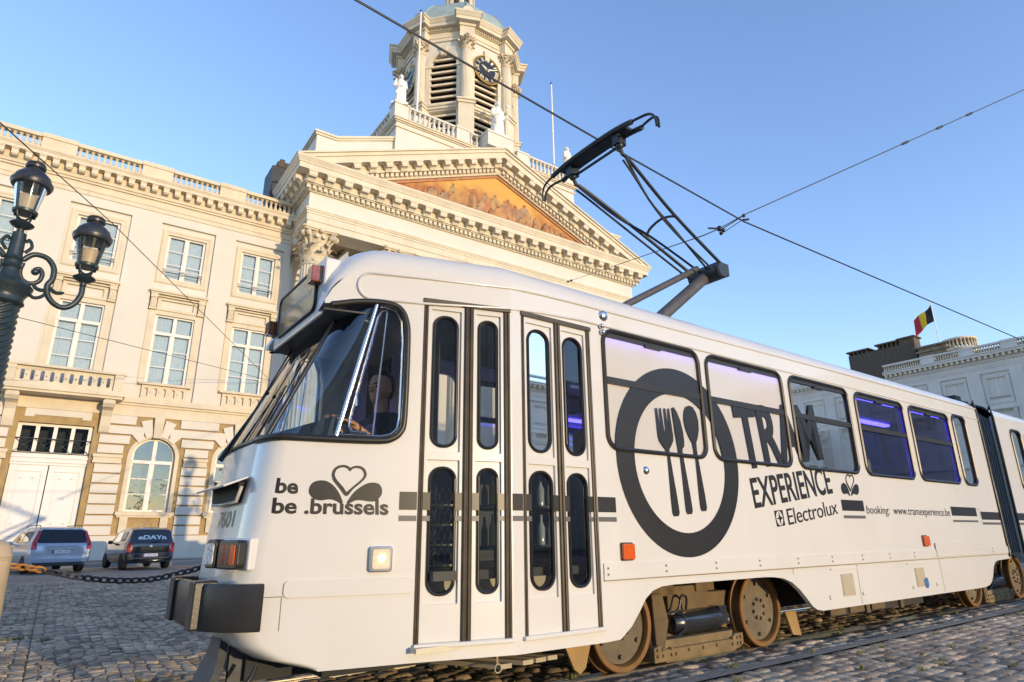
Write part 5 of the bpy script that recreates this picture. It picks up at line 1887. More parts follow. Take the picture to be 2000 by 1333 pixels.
# bogies
def bogie(c, near_only=False):
    b = MB()
    b.X = Matrix.Translation((c, 0, 0))
    nn = 4.04
    fr = MB()
    b.box(-1.0, 1.0, nn + .16, nn + .34, .38, .54)
    b.box(-.30, .30, nn + .10, 2 * MID - nn - .1, .40, .62)
    b.box(-.62, -.45, nn + .05, nn + .3, .15, .62)
    b.prism([(-.60, .10), (-.50, .10), (-.42, .35), (-.48, .58), (-.62, .58)], nn + .0, nn + .06, lambda u, v, q: (u, q, v))
    b.box(-.38, .46, nn + .14, nn + .16, .18, .40)
    b.box(-.42, -.2, nn + .1, nn + .3, .54, .66)
    b.box(.1, .38, nn + .08, nn + .3, .56, .72)
    bo_ = b.build('bogie_frame', [BOG], tram, bevel=.012)
    k = MB()
    k.X = Matrix.Translation((c, 0, 0))
    k.prism([(-.66, .035), (-.66, .15), (-.58, .17), (-.52, .13), (.42, .13), (.50, .17), (.62, .17), (.62, .07), (.5, .035)], nn - .02, nn + .10, lambda u, v, q: (u, q, v))
    k.box(-.5, .5, nn - .01, nn + .11, .02, .04)
    k.box(-.52, .48, nn + .0, nn + .1, .13, .20)
    for x in (-.62, -.55, -.44, -.38, -.2, 0, .2, .44, .52, .57):
        k.lathe([(.001, 0), (.016, 0), (.016, .014), (.001, .016)], (x, nn - .02, .085 if abs(x) > .35 else .10), 6, 0, (0, -1, 0))
        if abs(x) > .42:
            k.lathe([(.001, 0), (.016, 0), (.016, .014), (.001, .016)], (x, nn - .02, .135), 6, 0, (0, -1, 0))
    k.build('track_brake', [mat('dusty_brake_beam', (.19, .135, .065), .85, .25, 6, .2, 30)], tram, bevel=.006)
    m_ = MB()
    m_.X = Matrix.Translation((c, 0, 0))
    m_.lathe([(.001, -.42), (.07, -.41), (.095, -.36), (.105, -.33), (.11, -.30), (.105, -.28), (.105, .16), (.11, .18), (.11, .22), (.001, .22)], (.12, nn + .10, .31), 20, 0, (1, 0, 0))
    m_.box(.34, .46, nn + .02, nn + .2, .26, .42)
    m_.tube(smooth_path([(-.1, nn + .06, .42), (-.12, nn + .03, .52), (-.2, nn + .02, .54), (-.28, nn + .02, .42), (-.5, nn + .03, .40)], 5), .012, 6)
    m_.tube(smooth_path([(-.34, nn + .03, .42), (-.22, nn + .01, .38), (-.20, nn + .0, .28), (-.34, nn + .01, .20), (-.46, nn + .02, .18)], 5), .008, 6)
    m_.build('traction_motor', [MOT], tram, smooth=45)
    for s_ in (-1.0, 1.0):
        wc = (c + s_, nn, .352)
        for far in (0, 1):
            n0 = nn if not far else 2 * MID - nn
            ax = (0, -1, 0) if not far else (0, 1, 0)
            dk = MB()
            dk.lathe([(.001, -.03), (.10, -.03), (.11, -.04), (.25, -.055), (.29, -.05), (.292, -.14), (.001, -.14)], (wc[0], n0, wc[2]), 40, 0, ax)
            if not far:
                for j in range(8):
                    a = 2 * math.pi * j / 8 + .2
                    dk.lathe([(.001, .012), (.016, .012), (.018, 0), (.018, -.04)], (wc[0] + .09 * math.cos(a), n0 + .02, wc[2] + .09 * math.sin(a)), 6, 0, ax)
                for j in range(6):
                    a = 2 * math.pi * j / 6 + .5
                    dk.lathe([(.001, .02), (.018, .02), (.02, 0), (.02, -.04)], (wc[0] + .235 * math.cos(a), n0 + .045, wc[2] + .235 * math.sin(a)), 6, 0, ax)
            wo = dk.build('wheel', [WHL], tram, smooth=35)
            ty = MB()
            ty.lathe([(.295, -.13), (.295, -.02), (.305, .0), (.345, .0), (.352, -.01), (.350, -.09), (.375, -.10), (.378, -.125), (.36, -.135), (.295, -.135)], (wc[0], n0, wc[2]), 48, 0, ax)
            ty.build('tyre', [TYR], wo, smooth=35)
    ax_ = MB()
    for s_ in (-1.0, 1.0):
        ax_.tube([(c + s_, nn + .1, .352), (c + s_, 2 * MID - nn - .1, .352)], .07, 12)
    ax_.build('axle', [BOG], tram, smooth=40)
bogie(5.13)
bogie(12.70)
gd = MB()                                        # lifeguard plates and slats under the doors
gd.prism([(3.42, .33), (3.74, .32), (3.66, .10), (3.60, .06), (3.54, .10)], 4.0, 4.03, lambda u, v, q: (u, q, v))
gd.prism([(6.52, .30), (6.72, .30), (6.78, .05), (6.62, .07)], 4.02, 4.05, lambda u, v, q: (u, q, v))
gd.build('life_guard', [mat('dusty_guard_plate', (.34, .22, .09), .8, .15, 5)], tram, bevel=.004)
gd = MB()
for k, t_ in enumerate((2.75, 2.95, 3.08, 3.2)):
    gd.hexa([(t_, 3.86 + k * .015, .215), (t_ + .09, 3.86 + k * .015, .215), (t_ - .28, 4.7, .20), (t_ - .37, 4.7, .20), (t_, 3.86 + k * .015, .245), (t_ + .09, 3.86 + k * .015, .245), (t_ - .28, 4.7, .23), (t_ - .37, 4.7, .23)])
gd.tube([(2.72, 3.86, .33), (2.715, 3.86, .28), (2.72, 3.86, .25)], .008, 5)
gd.tube([(2.72 + .028 * math.cos(R(k * 40)), 3.855, .225 + .028 * math.sin(R(k * 40))) for k in range(9)], .005, 5, 0, True)
gd.build('life_guard_slat', [mat('grey_wood_slat', (.42, .36, .26), .85, .15, 6)], tram)
us = MB()
us.box(6.9, 11.0, 4.3, 5.4, .30, .75)
us.box(3.5, 12.5, 4.2, 5.5, .68, .82)
us.box(7.0, 9.3, SIDE + .06, SIDE + .12, .23, .315)
us.build('underframe', [mat('underframe_dark', (.03, .026, .02), .8)], tram)
ub = MB()
for t_ in (7.75, 8.6):
    ub.box(t_, t_ + .08, SIDE + .03, SIDE + .06, .22, .32)
for t_ in (6.98, 7.4, 7.9):
    ub.box(t_, t_ + .32, SIDE + .04, SIDE + .06, .245, .315)
ub.build('underframe_box', [BOG], tram)

# gangway and rear section
gw = MB()
for k in range(14):
    t0 = 12.55 + k * .052
    ins = .05 if k % 2 else .11
    hw = 1.1 - ins
    prof = [(MID - hw, .75), (MID - hw, 2.95), (MID - hw + .12, 3.10), (MID - .4, 3.18), (MID + .4, 3.18), (MID + hw - .12, 3.10), (MID + hw, 2.95), (MID + hw, .75)]
    gw.prism(prof, t0, t0 + .052, lambda u, v, q: (q, u, v))
gw.build('gangway_bellows', [mat('bellows_grey', (.075, .078, .082), .7, .15, 5)], tram)
ge = MB()
for t_ in (12.52, 13.27):
    hw = 1.105
    pts = [(t_, MID - hw, .70), (t_, MID - hw, 3.0), (t_, MID - hw + .05, 3.12), (t_, MID - hw + .18, 3.22), (t_, MID - .6, 3.29), (t_, MID + .6, 3.29), (t_, MID + hw - .18, 3.22), (t_, MID + hw - .05, 3.12), (t_, MID + hw, 3.0), (t_, MID + hw, .7)]
    ge.tube(smooth_path(pts, 3), .022, 6)
ge.build('section_edge', [RUB], tram, smooth=60)
rs_ = MB()
t0, t1 = 13.28, 24.0
out2 = [(t0, .678), (13.9, .668), (14.05, .64), (14.15, .56), (14.25, .43), (14.4, .34), (14.55, .318), (t1, .318), (t1, 3.02), (t0, 3.02)]
rw = [(13.99, 14.52)] + [(14.75 + k * 1.5, 16.1 + k * 1.5) for k in range(6)]
vs, fs = flat([out2] + [win_out(a, b, WZ0, WZ1 + (.03 if i == 0 else 0)) for i, (a, b) in enumerate(rw)], .05)
rs_.raw(vs, fs, side)
rs_.raw(vs, fs, fars)
rows = []
for t in (t0, 18, t1):
    half = [Vector((t, MID - (1.1 + o_), z)) for o_, z in RP]
    rows.append(half + [mir(p) for p in reversed(half[:-1])])
rs_.grid(rows)
rs_.box(t0, t1, SIDE + .1, 2 * MID - SIDE - .1, .8, .86)
rs_.build('rear_section', [W], tram, smooth=30)
for i, (a, b) in enumerate(rw):
    side_window(a, b, False, side, mid=i > 0, z1=WZ1 + (.03 if i == 0 else 0))
    side_window(a, b, False, fars, mid=i > 0, z1=WZ1 + (.03 if i == 0 else 0))
bar(t0, 14.6, 1.258, 1.377, side, 0)
bar(t0, 14.6, 1.185, 1.221, side, 1)
l4 = MB()
l4.box(13.4, 23.5, SIDE + .29, SIDE + .39, 2.93, 2.965)
l4.box(13.3, 23.8, SIDE + .05, 2 * MID - SIDE - .05, 2.97, 3.0, 1)
l4.build('led_strip', [led, INT], tram)
rl = MB()                                        # roof gear at the joint
rl.tube([(12.2, 4.3, 3.34), (13.0, 4.2, 3.40)], .03, 6)
rl.box(12.9, 13.15, 4.1, 4.35, 3.3, 3.42)
rl.tube([(13.9, 4.2, 3.32), (15.5, 4.2, 3.33)], .02, 6)
rl.box(12.95, 13.6, 4.5, 5.2, 3.29, 3.45)
rl.build('roof_resistor', [mat('dark_roof_gear', (.04, .035, .03), .6)], tram)

# pantograph
PNT = mat('pantograph_black', (.022, .027, .032), .4, .2, 8)
PGR = mat('pantograph_grey', (.085, .08, .078), .45, .2, 8)
hp_ = MB()
tC = 4.92
for dt in (-.09, .09):
    n0, n1 = 4.12, 2 * MID - 4.12
    pts = []
    for k in range(17):
        n_ = n0 + (n1 - n0) * k / 16
        pts.append((tC + dt, n_, 5.725 - .055 * (abs(n_ - MID) / (MID - n0)) ** 3))
    hp_.tube(pts, .033, 6)
    for s_ in (0, 1):
        hr_ = [(tC + dt, 4.16, 5.68), (tC + dt * .7, 4.02, 5.68), (tC + dt * .5, 3.91, 5.665), (tC + dt * .35, 3.85, 5.615), (tC + dt * .25, 3.83, 5.55), (tC + dt * .2, 3.825, 5.47)]
        hr_ = smooth_path(hr_, 3)
        if s_:
            hr_ = [mir(p) for p in hr_]
        hp_.tube(hr_, .016, 6)
hp_.box(tC - .08, tC + .08, 4.25, 2 * MID - 4.25, 5.68, 5.715)
for n_ in (4.42, 2 * MID - 4.42):
    hp_.box(tC - .07, tC + .07, n_ - .05, n_ + .05, 5.55, 5.69)
    hp_.ball((tC, n_, 5.55), .055, 8)
    hp_.tube([(tC, n_, 5.55), (tC + .05, n_, 5.44)], .025, 6)
hp_.tube([(tC + .03, 4.36, 5.57), (tC + .03, 2 * MID - 4.36, 5.57)], .018, 6)
pan = MB()
K = Vector((7.00, MID, 4.525))
pan.lathe([(.10, -.26), (.12, -.24), (.12, .24), (.10, .26)], K, 16, 0, (0, 1, 0))
pan.box(6.94, 7.16, MID - .24, MID + .24, 4.47, 4.64)
pko = pan.build('pantograph', [PNT], tram, smooth=40)
hp_.build('collector_head', [PNT], pko, smooth=40)
la = MB()
la.tube([(5.50, MID, 3.36), K], .08, 12)
la.tube([(4.75, MID + .02, 3.40), (6.84, MID + .05, 4.60)], .045, 10)
la.box(5.35, 5.8, MID - .2, MID + .2, 3.30, 3.42)
la.build('lower_arm', [PGR], pko, smooth=40)
ua = MB()
for s_ in (0, 1):
    E_ = mir if s_ else (lambda v: v)
    pv_ = Vector((tC + .05, 4.42, 5.45))
    ua.tube([E_(p) for p in smooth_path([pv_, pv_ + Vector((.18, .02, -.05)), Vector((6.0, 4.54, 5.02)), Vector((7.02, 4.60, 4.60))], 4)], .022, 8)
    ua.tube([E_(p) for p in smooth_path([pv_ + Vector((0, 0, -.08)), pv_ + Vector((.16, .03, -.16)), Vector((5.85, 4.58, 4.90)), Vector((6.86, 4.64, 4.50))], 4)], .015, 6)
    ua.tube([E_(p) for p in smooth_path([pv_ + Vector((.05, .0, -.02)), Vector((5.55, 4.56, 5.10)), Vector((6.1, 4.66, 4.92)), Vector((6.96, 4.78, 4.56))], 4)], .016, 6)
ua.tube(smooth_path([(6.12, 4.55, 4.97), (6.12, 4.62, 5.07), (6.12, MID, 5.13), (6.12, 2 * MID - 4.62, 5.07), (6.12, 2 * MID - 4.55, 4.97)], 5), .018, 8)
ua.build('upper_arm', [PNT], pko, smooth=50)
# ------------------------------------------------------------------ driver
SKIN = mat('skin', (.52, .27, .17), .5, .06, 8)
HAIR = mat('dark_hair', (.03, .022, .018), .6, .2, 40)
drv_loc = tw_(2.06, 4.45, 1.32)
person = thing('person', 'short haired driver in dark jacket and blue shirt sitting at the tram controls', 'person', drv_loc, TYAW + R(22), (0, 0, 0))
# built facing local -x; head top 0.97 above the seat
caps = [((-.02, 0, .62), .060, (-.045, 0, .80), .055), ((-.05, 0, .855), .088, (-.045, 0, .90), .092),
        ((-.085, 0, .80), .052, (-.075, 0, .86), .07), ((-.10, 0, .775), .034, (-.09, .0, .80), .04),
        ((-.135, 0, .865), .016, (-.155, 0, .838), .018),
        ((-.125, -.035, .885), .018, (-.125, .035, .885), .018),
        ((-.128, -.018, .806), .012, (-.128, .018, .806), .012),
        ((-.04, -.088, .865), .014, (-.035, -.093, .835), .012), ((-.04, .088, .865), .014, (-.035, .093, .835), .012)]
# forearms and hands reaching to the wheel
def hand(w, d, up, sc=1.0):
    w, d = Vector(w), Vector(d).normalized()
    sd = d.cross(Vector(up)).normalized()
    u_ = sd.cross(d)
    out = [(w, .028, w + d * .05, .030), (w + d * .05 - sd * .02, .018, w + d * .085 - sd * .026, .015), (w + d * .05 + sd * .02, .018, w + d * .085 + sd * .026, .015)]
    for i, (o_, ln) in enumerate(((-.030, .058), (-.010, .070), (.010, .066), (.029, .050))):
        k0 = w + d * .085 + sd * o_
        k1 = k0 + d * ln * .55 - u_ * .008
        k2 = k1 + d * ln * .25 - u_ * ln * .45
        out += [(k0, .0095, k1, .009), (k1, .009, k2, .0075)]
    t0 = w + d * .03 - sd * .03
    t1 = t0 + d * .035 - sd * .028 - u_ * .01
    out += [(t0, .013, t1, .011), (t1, .011, t1 + d * .03 - u_ * .01, .009)]
    return [(tuple(a), ra, tuple(b), rb) for a, ra, b, rb in out]
caps += [((-.20, .20, .36), .042, (-.36, .12, .56), .030)] + hand((-.37, .115, .57), (-.8, -.25, .3), (0, 0, 1))
caps += [((-.20, -.22, .34), .042, (-.38, -.12, .50), .030)] + hand((-.39, -.115, .51), (-.8, .25, .35), (0, 0, 1))
caps += [((-.36, .12, .56), .03, (-.20, .20, .36), .04), ((-.20, .20, .36), .045, (.0, .19, .58), .055), ((-.20, -.22, .34), .045, (.0, -.19, .58), .055), ((0, -.15, .58), .07, (0, .15, .58), .07), ((0, 0, .58), .10, (.03, 0, .1), .12)]
mb = sculpt(caps, .0085, [((-.04, 0, .885), .096, (1.05, .84, 1.02))], 3)
mb.build('body', [SKIN], person, smooth=80)
hb = sculpt([((-.035, 0, .945), .075, (.01, 0, .90), .090)], .009, [((-.018, 0, .912), .100, (1.06, .90, .98)), ((.025, 0, .87), .088, (.75, .95, .95))], 2)
hb.build('hair', [HAIR], person, smooth=80)
ey = MB()
for s_ in (-1, 1):
    ey.ball((-.128, s_ * .033, .868), .011, 8)
ey.build('eye', [mat('eye_dark', (.03, .02, .02), .2)], person, smooth=60)
eb = MB()
for s_ in (-1, 1):
    eb.tube([(-.141, s_ * .015, .886), (-.142, s_ * .035, .892), (-.132, s_ * .055, .886)], .006, 5)
eb.build('eyebrow', [HAIR], person)
jk = sculpt([((.02, 0, .10), .19, (.01, 0, .45), .17), ((.0, -.17, .585), .075, (.0, .17, .585), .075), ((0, -.10, .62), .06, (0, .10, .62), .06), ((0, 0, .55), .15, (.02, 0, .3), .17),
             ((0, .20, .57), .075, (-.20, .23, .35), .06), ((0, -.20, .57), .075, (-.20, -.24, .33), .06), ((-.20, .23, .35), .06, (-.27, .19, .44), .05), ((-.20, -.24, .33), .06, (-.28, -.19, .41), .05)], .014, (), 3)
jk.build('jacket', [mat('navy_jacket', (.014, .016, .026), .75, .2, 20)], person, smooth=80)
sh = sculpt([((-.13, 0, .20), .085, (-.10, 0, .52), .072), ((-.06, -.05, .63), .035, (-.06, .05, .63), .035), ((-.09, -.03, .6), .04, (-.09, .03, .6), .04)], .012, (), 2)
sh.build('shirt', [mat('blue_grey_shirt', (.16, .20, .32), .8, .1, 20)], person, smooth=80)
cs = MB()
cs.box(.10, .22, -.22, .22, -.05, .62)
cs.box(-.25, .2, -.22, .22, -.12, -.02)
lg = sculpt([((.0, -.10, .06), .10, (-.36, -.12, .10), .08), ((.0, .10, .06), .10, (-.36, .12, .10), .08), ((-.36, -.12, .1), .075, (-.38, -.12, -.3), .06), ((-.36, .12, .1), .075, (-.38, .12, -.3), .06)], .02)
lg.build('trousers', [mat('dark_trousers', (.02, .02, .025), .8)], person, smooth=80)
cs2 = MB()
seat_o = thing('driver_seat', 'dark red driver seat behind the person in the tram cab', 'seat', drv_loc, TYAW + R(22), (0, 0, 0))
cs.build('seat_shell', [mat('dark_red_seat', (.08, .012, .018), .7, .1, 10)], seat_o, bevel=.03)

# ------------------------------------------------------------------ ground
def stone_mat(name, base, rough=.9):
    m, N, L = new_mat(name)
    b = N['Principled BSDF']
    b.inputs['Roughness'].default_value = rough
    b.inputs['Specular IOR Level'].default_value = .2
    g = N.new('ShaderNodeNewGeometry')
    cr = N.new('ShaderNodeValToRGB')
    cr.color_ramp.elements[0].color = (base[0] * .55, base[1] * .55, base[2] * .58, 1)
    cr.color_ramp.elements[1].color = (base[0] * 1.45, base[1] * 1.4, base[2] * 1.3, 1)
    L.new(g.outputs['Random Per Island'], cr.inputs[0])
    tc = N.new('ShaderNodeTexCoord')
    nz = N.new('ShaderNodeTexNoise'); nz.inputs['Scale'].default_value = 14; nz.inputs['Detail'].default_value = 6
    L.new(tc.outputs['Object'], nz.inputs['Vector'])
    n2 = N.new('ShaderNodeTexNoise'); n2.inputs['Scale'].default_value = .7; n2.inputs['Detail'].default_value = 4
    L.new(tc.outputs['Object'], n2.inputs['Vector'])
    mm = N.new('ShaderNodeMath'); mm.operation = 'MULTIPLY'
    L.new(nz.outputs['Fac'], mm.inputs[0]); L.new(n2.outputs['Fac'], mm.inputs[1])
    mr = N.new('ShaderNodeMapRange'); mr.inputs['From Min'].default_value = .1; mr.inputs['From Max'].default_value = .42; mr.inputs['To Min'].default_value = .6; mr.inputs['To Max'].default_value = 1.3
    L.new(mm.outputs[0], mr.inputs['Value'])
    sc_ = N.new('ShaderNodeVectorMath'); sc_.operation = 'SCALE'
    L.new(cr.outputs[0], sc_.inputs[0]); L.new(mr.outputs[0], sc_.inputs['Scale'])
    L.new(sc_.outputs[0], b.inputs['Base Color'])
    bp = N.new('ShaderNodeBump'); bp.inputs['Strength'].default_value = .6; bp.inputs['Distance'].default_value = .012
    n3 = N.new('ShaderNodeTexNoise'); n3.inputs['Scale'].default_value = 38; n3.inputs['Detail'].default_value = 6
    L.new(tc.outputs['Object'], n3.inputs['Vector'])
    L.new(n3.outputs['Fac'], bp.inputs['Height']); L.new(bp.outputs[0], b.inputs['Normal'])
    return m

def far_cobble_mat():
    m, N, L = new_mat('distant_cobbles')
    b = N['Principled BSDF']
    b.inputs['Roughness'].default_value = .9
    b.inputs['Specular IOR Level'].default_value = .2
    tc = N.new('ShaderNodeTexCoord')
    sx_ = N.new('ShaderNodeSeparateXYZ'); L.new(tc.outputs['Object'], sx_.inputs[0])
    fr_ = N.new('ShaderNodeMath'); fr_.operation = 'PINGPONG'; fr_.inputs[1].default_value = .62
    L.new(sx_.outputs['X'], fr_.inputs[0])
    pw = N.new('ShaderNodeMath'); pw.operation = 'POWER'; pw.inputs[1].default_value = 2.0; L.new(fr_.outputs[0], pw.inputs[0])
    ad_ = N.new('ShaderNodeMath'); ad_.operation = 'MULTIPLY_ADD'; ad_.inputs[1].default_value = .7; L.new(pw.outputs[0], ad_.inputs[0]); L.new(sx_.outputs['Y'], ad_.inputs[2])
    cb = N.new('ShaderNodeCombineXYZ'); L.new(sx_.outputs['X'], cb.inputs[0]); L.new(ad_.outputs[0], cb.inputs[1])
    br = N.new('ShaderNodeTexBrick')
    br.inputs['Scale'].default_value = 1.0
    br.inputs['Brick Width'].default_value = .115; br.inputs['Row Height'].default_value = .105; br.inputs['Mortar Size'].default_value = .012
    br.inputs['Color1'].default_value = (.36, .30, .25, 1); br.inputs['Color2'].default_value = (.52, .44, .36, 1); br.inputs['Mortar'].default_value = (.12, .10, .09, 1)
    L.new(cb.outputs[0], br.inputs['Vector'])
    nz = N.new('ShaderNodeTexNoise'); nz.inputs['Scale'].default_value = .35; nz.inputs['Detail'].default_value = 7
    L.new(tc.outputs['Object'], nz.inputs['Vector'])
    mr = N.new('ShaderNodeMapRange'); mr.inputs['To Min'].default_value = .6; mr.inputs['To Max'].default_value = 1.4; L.new(nz.outputs['Fac'], mr.inputs['Value'])
    s_ = N.new('ShaderNodeVectorMath'); s_.operation = 'SCALE'; L.new(br.outputs['Color'], s_.inputs[0]); L.new(mr.outputs[0], s_.inputs['Scale'])
    L.new(s_.outputs[0], b.inputs['Base Color'])
    bp = N.new('ShaderNodeBump'); bp.inputs['Strength'].default_value = .8; bp.inputs['Distance'].default_value = .02; bp.invert = True
    L.new(br.outputs['Fac'], bp.inputs['Height']); L.new(bp.outputs[0], b.inputs['Normal'])
    return m

gr_ = MB()
gr_.add([(-600, -600, -.022), (700, -600, -.022), (700, 700, -.022), (-600, 700, -.022)], [(0, 1, 2, 3)])
struct(gr_.build('ground', [far_cobble_mat()]))
M['cobble'] = stone_mat('cobble_stone', (.42, .345, .265))
M['cobble_dark'] = stone_mat('track_cobble_stone', (.27, .21, .14))
M['joint'] = mat('sandy_joint', (.09, .075, .055), .9, .3, 9)

Mi = Matrix((r2, u2, -fwd))
def visible_mask(c, pad=120):
    d = c - np.array([0, 0, CAMZ])
    A = np.array(Mi)
    q = d @ A.T
    z = -q[:, 2]
    px = 1000 + 1222 * q[:, 0] / np.maximum(z, 1e-3)
    py = 666.5 - 1222 * q[:, 1] / np.maximum(z, 1e-3)
    return (z > .2) & (px > -pad) & (px < 2000 + pad) & (py < 1333 + pad) & (py > 900)

def stones(name, quads, hvar, m, seed, inset=.28, hgt=.022, kind='structure'):
    """many small setts as one paved surface; quads: (n, 4, 3) corner points at ground level"""
    rs = np.random.RandomState(seed)
    n = len(quads)
    c = quads.mean(axis=1, keepdims=True)
    base = c + (quads - c) * .95
    top = c + (quads - c) * (1 - inset * rs.uniform(.6, 1.2, (n, 1, 1)))
    top += rs.normal(0, .004, top.shape) * np.array([1, 1, 0])
    base[:, :, 2] -= .03
    h = rs.normal(0, hvar, (n, 1))
    tilt = rs.normal(0, .05, (n, 1, 2))
    dz = ((top - c)[:, :, :2] * tilt).sum(-1)
    top[:, :, 2] = h + dz
    rowdir = (quads[:, 3] + quads[:, 2] - quads[:, 0] - quads[:, 1])[:, None, :] * .5
    sgn4 = np.array([1, 1, -1, -1])[None, :, None]
    mid = c + (quads - c) * (.92) + rowdir * sgn4 * .05
    top[:, :, :2] += (rowdir * sgn4 * .05)[:, :, :2]
    base += rowdir * sgn4 * .03
    mid[:, :, 2] = h + dz * 1.2 - hgt * rs.uniform(.5, 1.0, (n, 1))
    V = np.concatenate([base, mid, top], axis=1).reshape(-1, 3)
    o = (np.arange(n) * 12)[:, None, None]
    fl_ = []
    for k in range(4):
        j = (k + 1) % 4
        fl_.append([k, j, 4 + j, 4 + k]); fl_.append([4 + k, 4 + j, 8 + j, 8 + k])
    fl_.append([8, 9, 10, 11])
    F = (np.array(fl_)[None] + o).reshape(-1, 4)
    me = bpy.data.meshes.new(name)
    me.vertices.add(len(V)); me.vertices.foreach_set('co', V.ravel())
    me.loops.add(F.size); me.loops.foreach_set('vertex_index', F.ravel().astype(np.int32))
    me.polygons.add(len(F)); me.polygons.foreach_set('loop_start', (np.arange(len(F)) * 4).astype(np.int32)); me.polygons.foreach_set('loop_total', np.full(len(F), 4, np.int32))
    me.polygons.foreach_set('use_smooth', np.ones(len(F), bool))
    me.update(calc_edges=True)
    me.validate()
    me.materials.append(m)
    ob = bpy.data.objects.new(name, me)
    COL.objects.link(ob)
    ob['kind'] = kind
    return ob

def fan_quads(x0, x1, y0, y1, W_=1.24, rh=.105, ns=11, sag=.30, seed=1):
    rs = np.random.RandomState(seed)
    Q = []
    for i in range(int(x0 / W_) - 1, int(x1 / W_) + 2):
        for k in range(int((y0 - 1) / rh), int(y1 / rh) + 1):
            e = np.sort(np.linspace(0, 1, ns + 1) + np.r_[0, rs.normal(0, .012, ns - 1), 0])
            f = lambda u, kk: (i * W_ + u * W_, kk * rh + sag * 4 * u * (1 - u) * .9)
            for j in range(ns):
                a, b = e[j], e[j + 1]
                Q.append([(*f(a, k), 0), (*f(b, k), 0), (*f(b, k + 1), 0), (*f(a, k + 1), 0)])
    return np.array(Q, float)

def row_quads(t0, t1, n0, n1, w, l, seed, along='n', z=0.0):
    rs = np.random.RandomState(seed)
    Q = []
    nr = max(1, int(round((n1 - n0) / w)))
    for r_ in range(nr):
        a, b = n0 + (n1 - n0) * r_ / nr, n0 + (n1 - n0) * (r_ + 1) / nr
        t = t0 + rs.uniform(0, l)
        while t < t1:
            dl = l * rs.uniform(.75, 1.3)
            sk = rs.normal(0, .008, 4)
            Q.append([(t + sk[0], a + sk[1] * .5, z), (t + dl + sk[0], a + sk[2] * .5, z), (t + dl + sk[1], b + sk[2] * .5, z), (t + sk[1], b + sk[1] * .5, z)])
            t += dl
    Q = np.array(Q, float)
    P = Q.copy()
    P[:, :, 0] = Q[:, :, 0] * Tv.x + Q[:, :, 1] * Nv.x
    P[:, :, 1] = Q[:, :, 0] * Tv.y + Q[:, :, 1] * Nv.y
    return P

def tn_of(c):
    return c[:, 0] * Tv.x + c[:, 1] * Tv.y, c[:, 0] * Nv.x + c[:, 1] * Nv.y

q = fan_quads(-7, 5, 5.5, 24, seed=3)
c = q.mean(axis=1)
t_, n_ = tn_of(c)
q = q[visible_mask(c) & (n_ > 6.35) & (np.hypot(c[:, 0], c[:, 1]) < 22)]
stones('plaza_paving', q, .003, M['cobble'], 4, .22, .016)
q = np.concatenate([row_quads(-4, 16, 5.70, 6.40, .115, .16, 9), row_quads(-4, 18, 4.20, 5.46, .125, .17, 7, z=-.012)])
q = q[visible_mask(q.mean(axis=1))]
stones('track_paving', q, .009, M['cobble_dark'], 8, .34, .03)
q = row_quads(1.5, 24, 3.62, 3.97, .115, .17, 5)
q = q[visible_mask(q.mean(axis=1))]
stones('kerbside_paving', q, .007, M['cobble'], 12, .32, .028)
q = row_quads(1.5, 26, .6, 3.47, .125, .14, 6)
q = q[visible_mask(q.mean(axis=1))]
stones('road_paving', q, .0035, M['cobble'], 13, .24, .014)
jb = MB()
def tq(t0, t1, n0, n1, z, mb=jb):
    a, b, c2, d = tw_(t0, n0, z), tw_(t1, n0, z), tw_(t1, n1, z), tw_(t0, n1, z)
    mb.add([a, b, c2, d], [(0, 1, 2, 3)])
tq(-10, 30, .5, 6.4, -.018)
struct(jb.build('track_bed', [M['joint']]))
cs_ = MB()
tq(1.0, 40, 3.475, 3.61, .004, cs_)
struct(cs_.build('concrete_strip', [mat('worn_concrete', (.26, .235, .20), .85, .15, 3, .3, 40)]))
RAIL = mat('polished_rail', (.50, .44, .36), .28, .1, 10, metal=.9)
RDK = mat('rail_groove', (.03, .025, .02), .8)
for s_, nm in ((-1, 'near'), (1, 'far')):
    n0 = MID + s_ * .7175
    o_ = MB()
    def rb_(a, b, z0, z1, mi):
        p = []
        for z in (z0, z1):
            p += [tw_(-30, a, z), tw_(60, a, z), tw_(60, b, z), tw_(-30, b, z)]
        o_.hexa(p, mi)
    out_ = -1 if s_ < 0 else 1
    head = (n0 + out_ * .065, n0) if s_ < 0 else (n0, n0 + .065)
    rb_(min(head), max(head), -.02, .006, 0)
    gro = (n0, n0 - s_ * .045)
    rb_(min(gro), max(gro), -.02, -.012, 1)
    gl_ = (n0 - s_ * .045, n0 - s_ * .07)
    rb_(min(gl_), max(gl_), -.02, .0, 0)
    ob = o_.build('tram_rail', [RAIL, RDK])
    struct(ob)
pv = MB()
pv.box(-80, 120, 33.9, 60, -.02, .13)
pv.box(-80, 120, 33.75, 33.9, -.02, .135, 1)
pv.box(-80, 9, 35.4, 37.5, .12, .20)
struct(pv.build('pavement', [mat('pavement_slab', (.26, .24, .21), .8, .15, 1.5, .2, 20), mat('kerb_stone', (.32, .30, .27), .8, .1, 4)]))
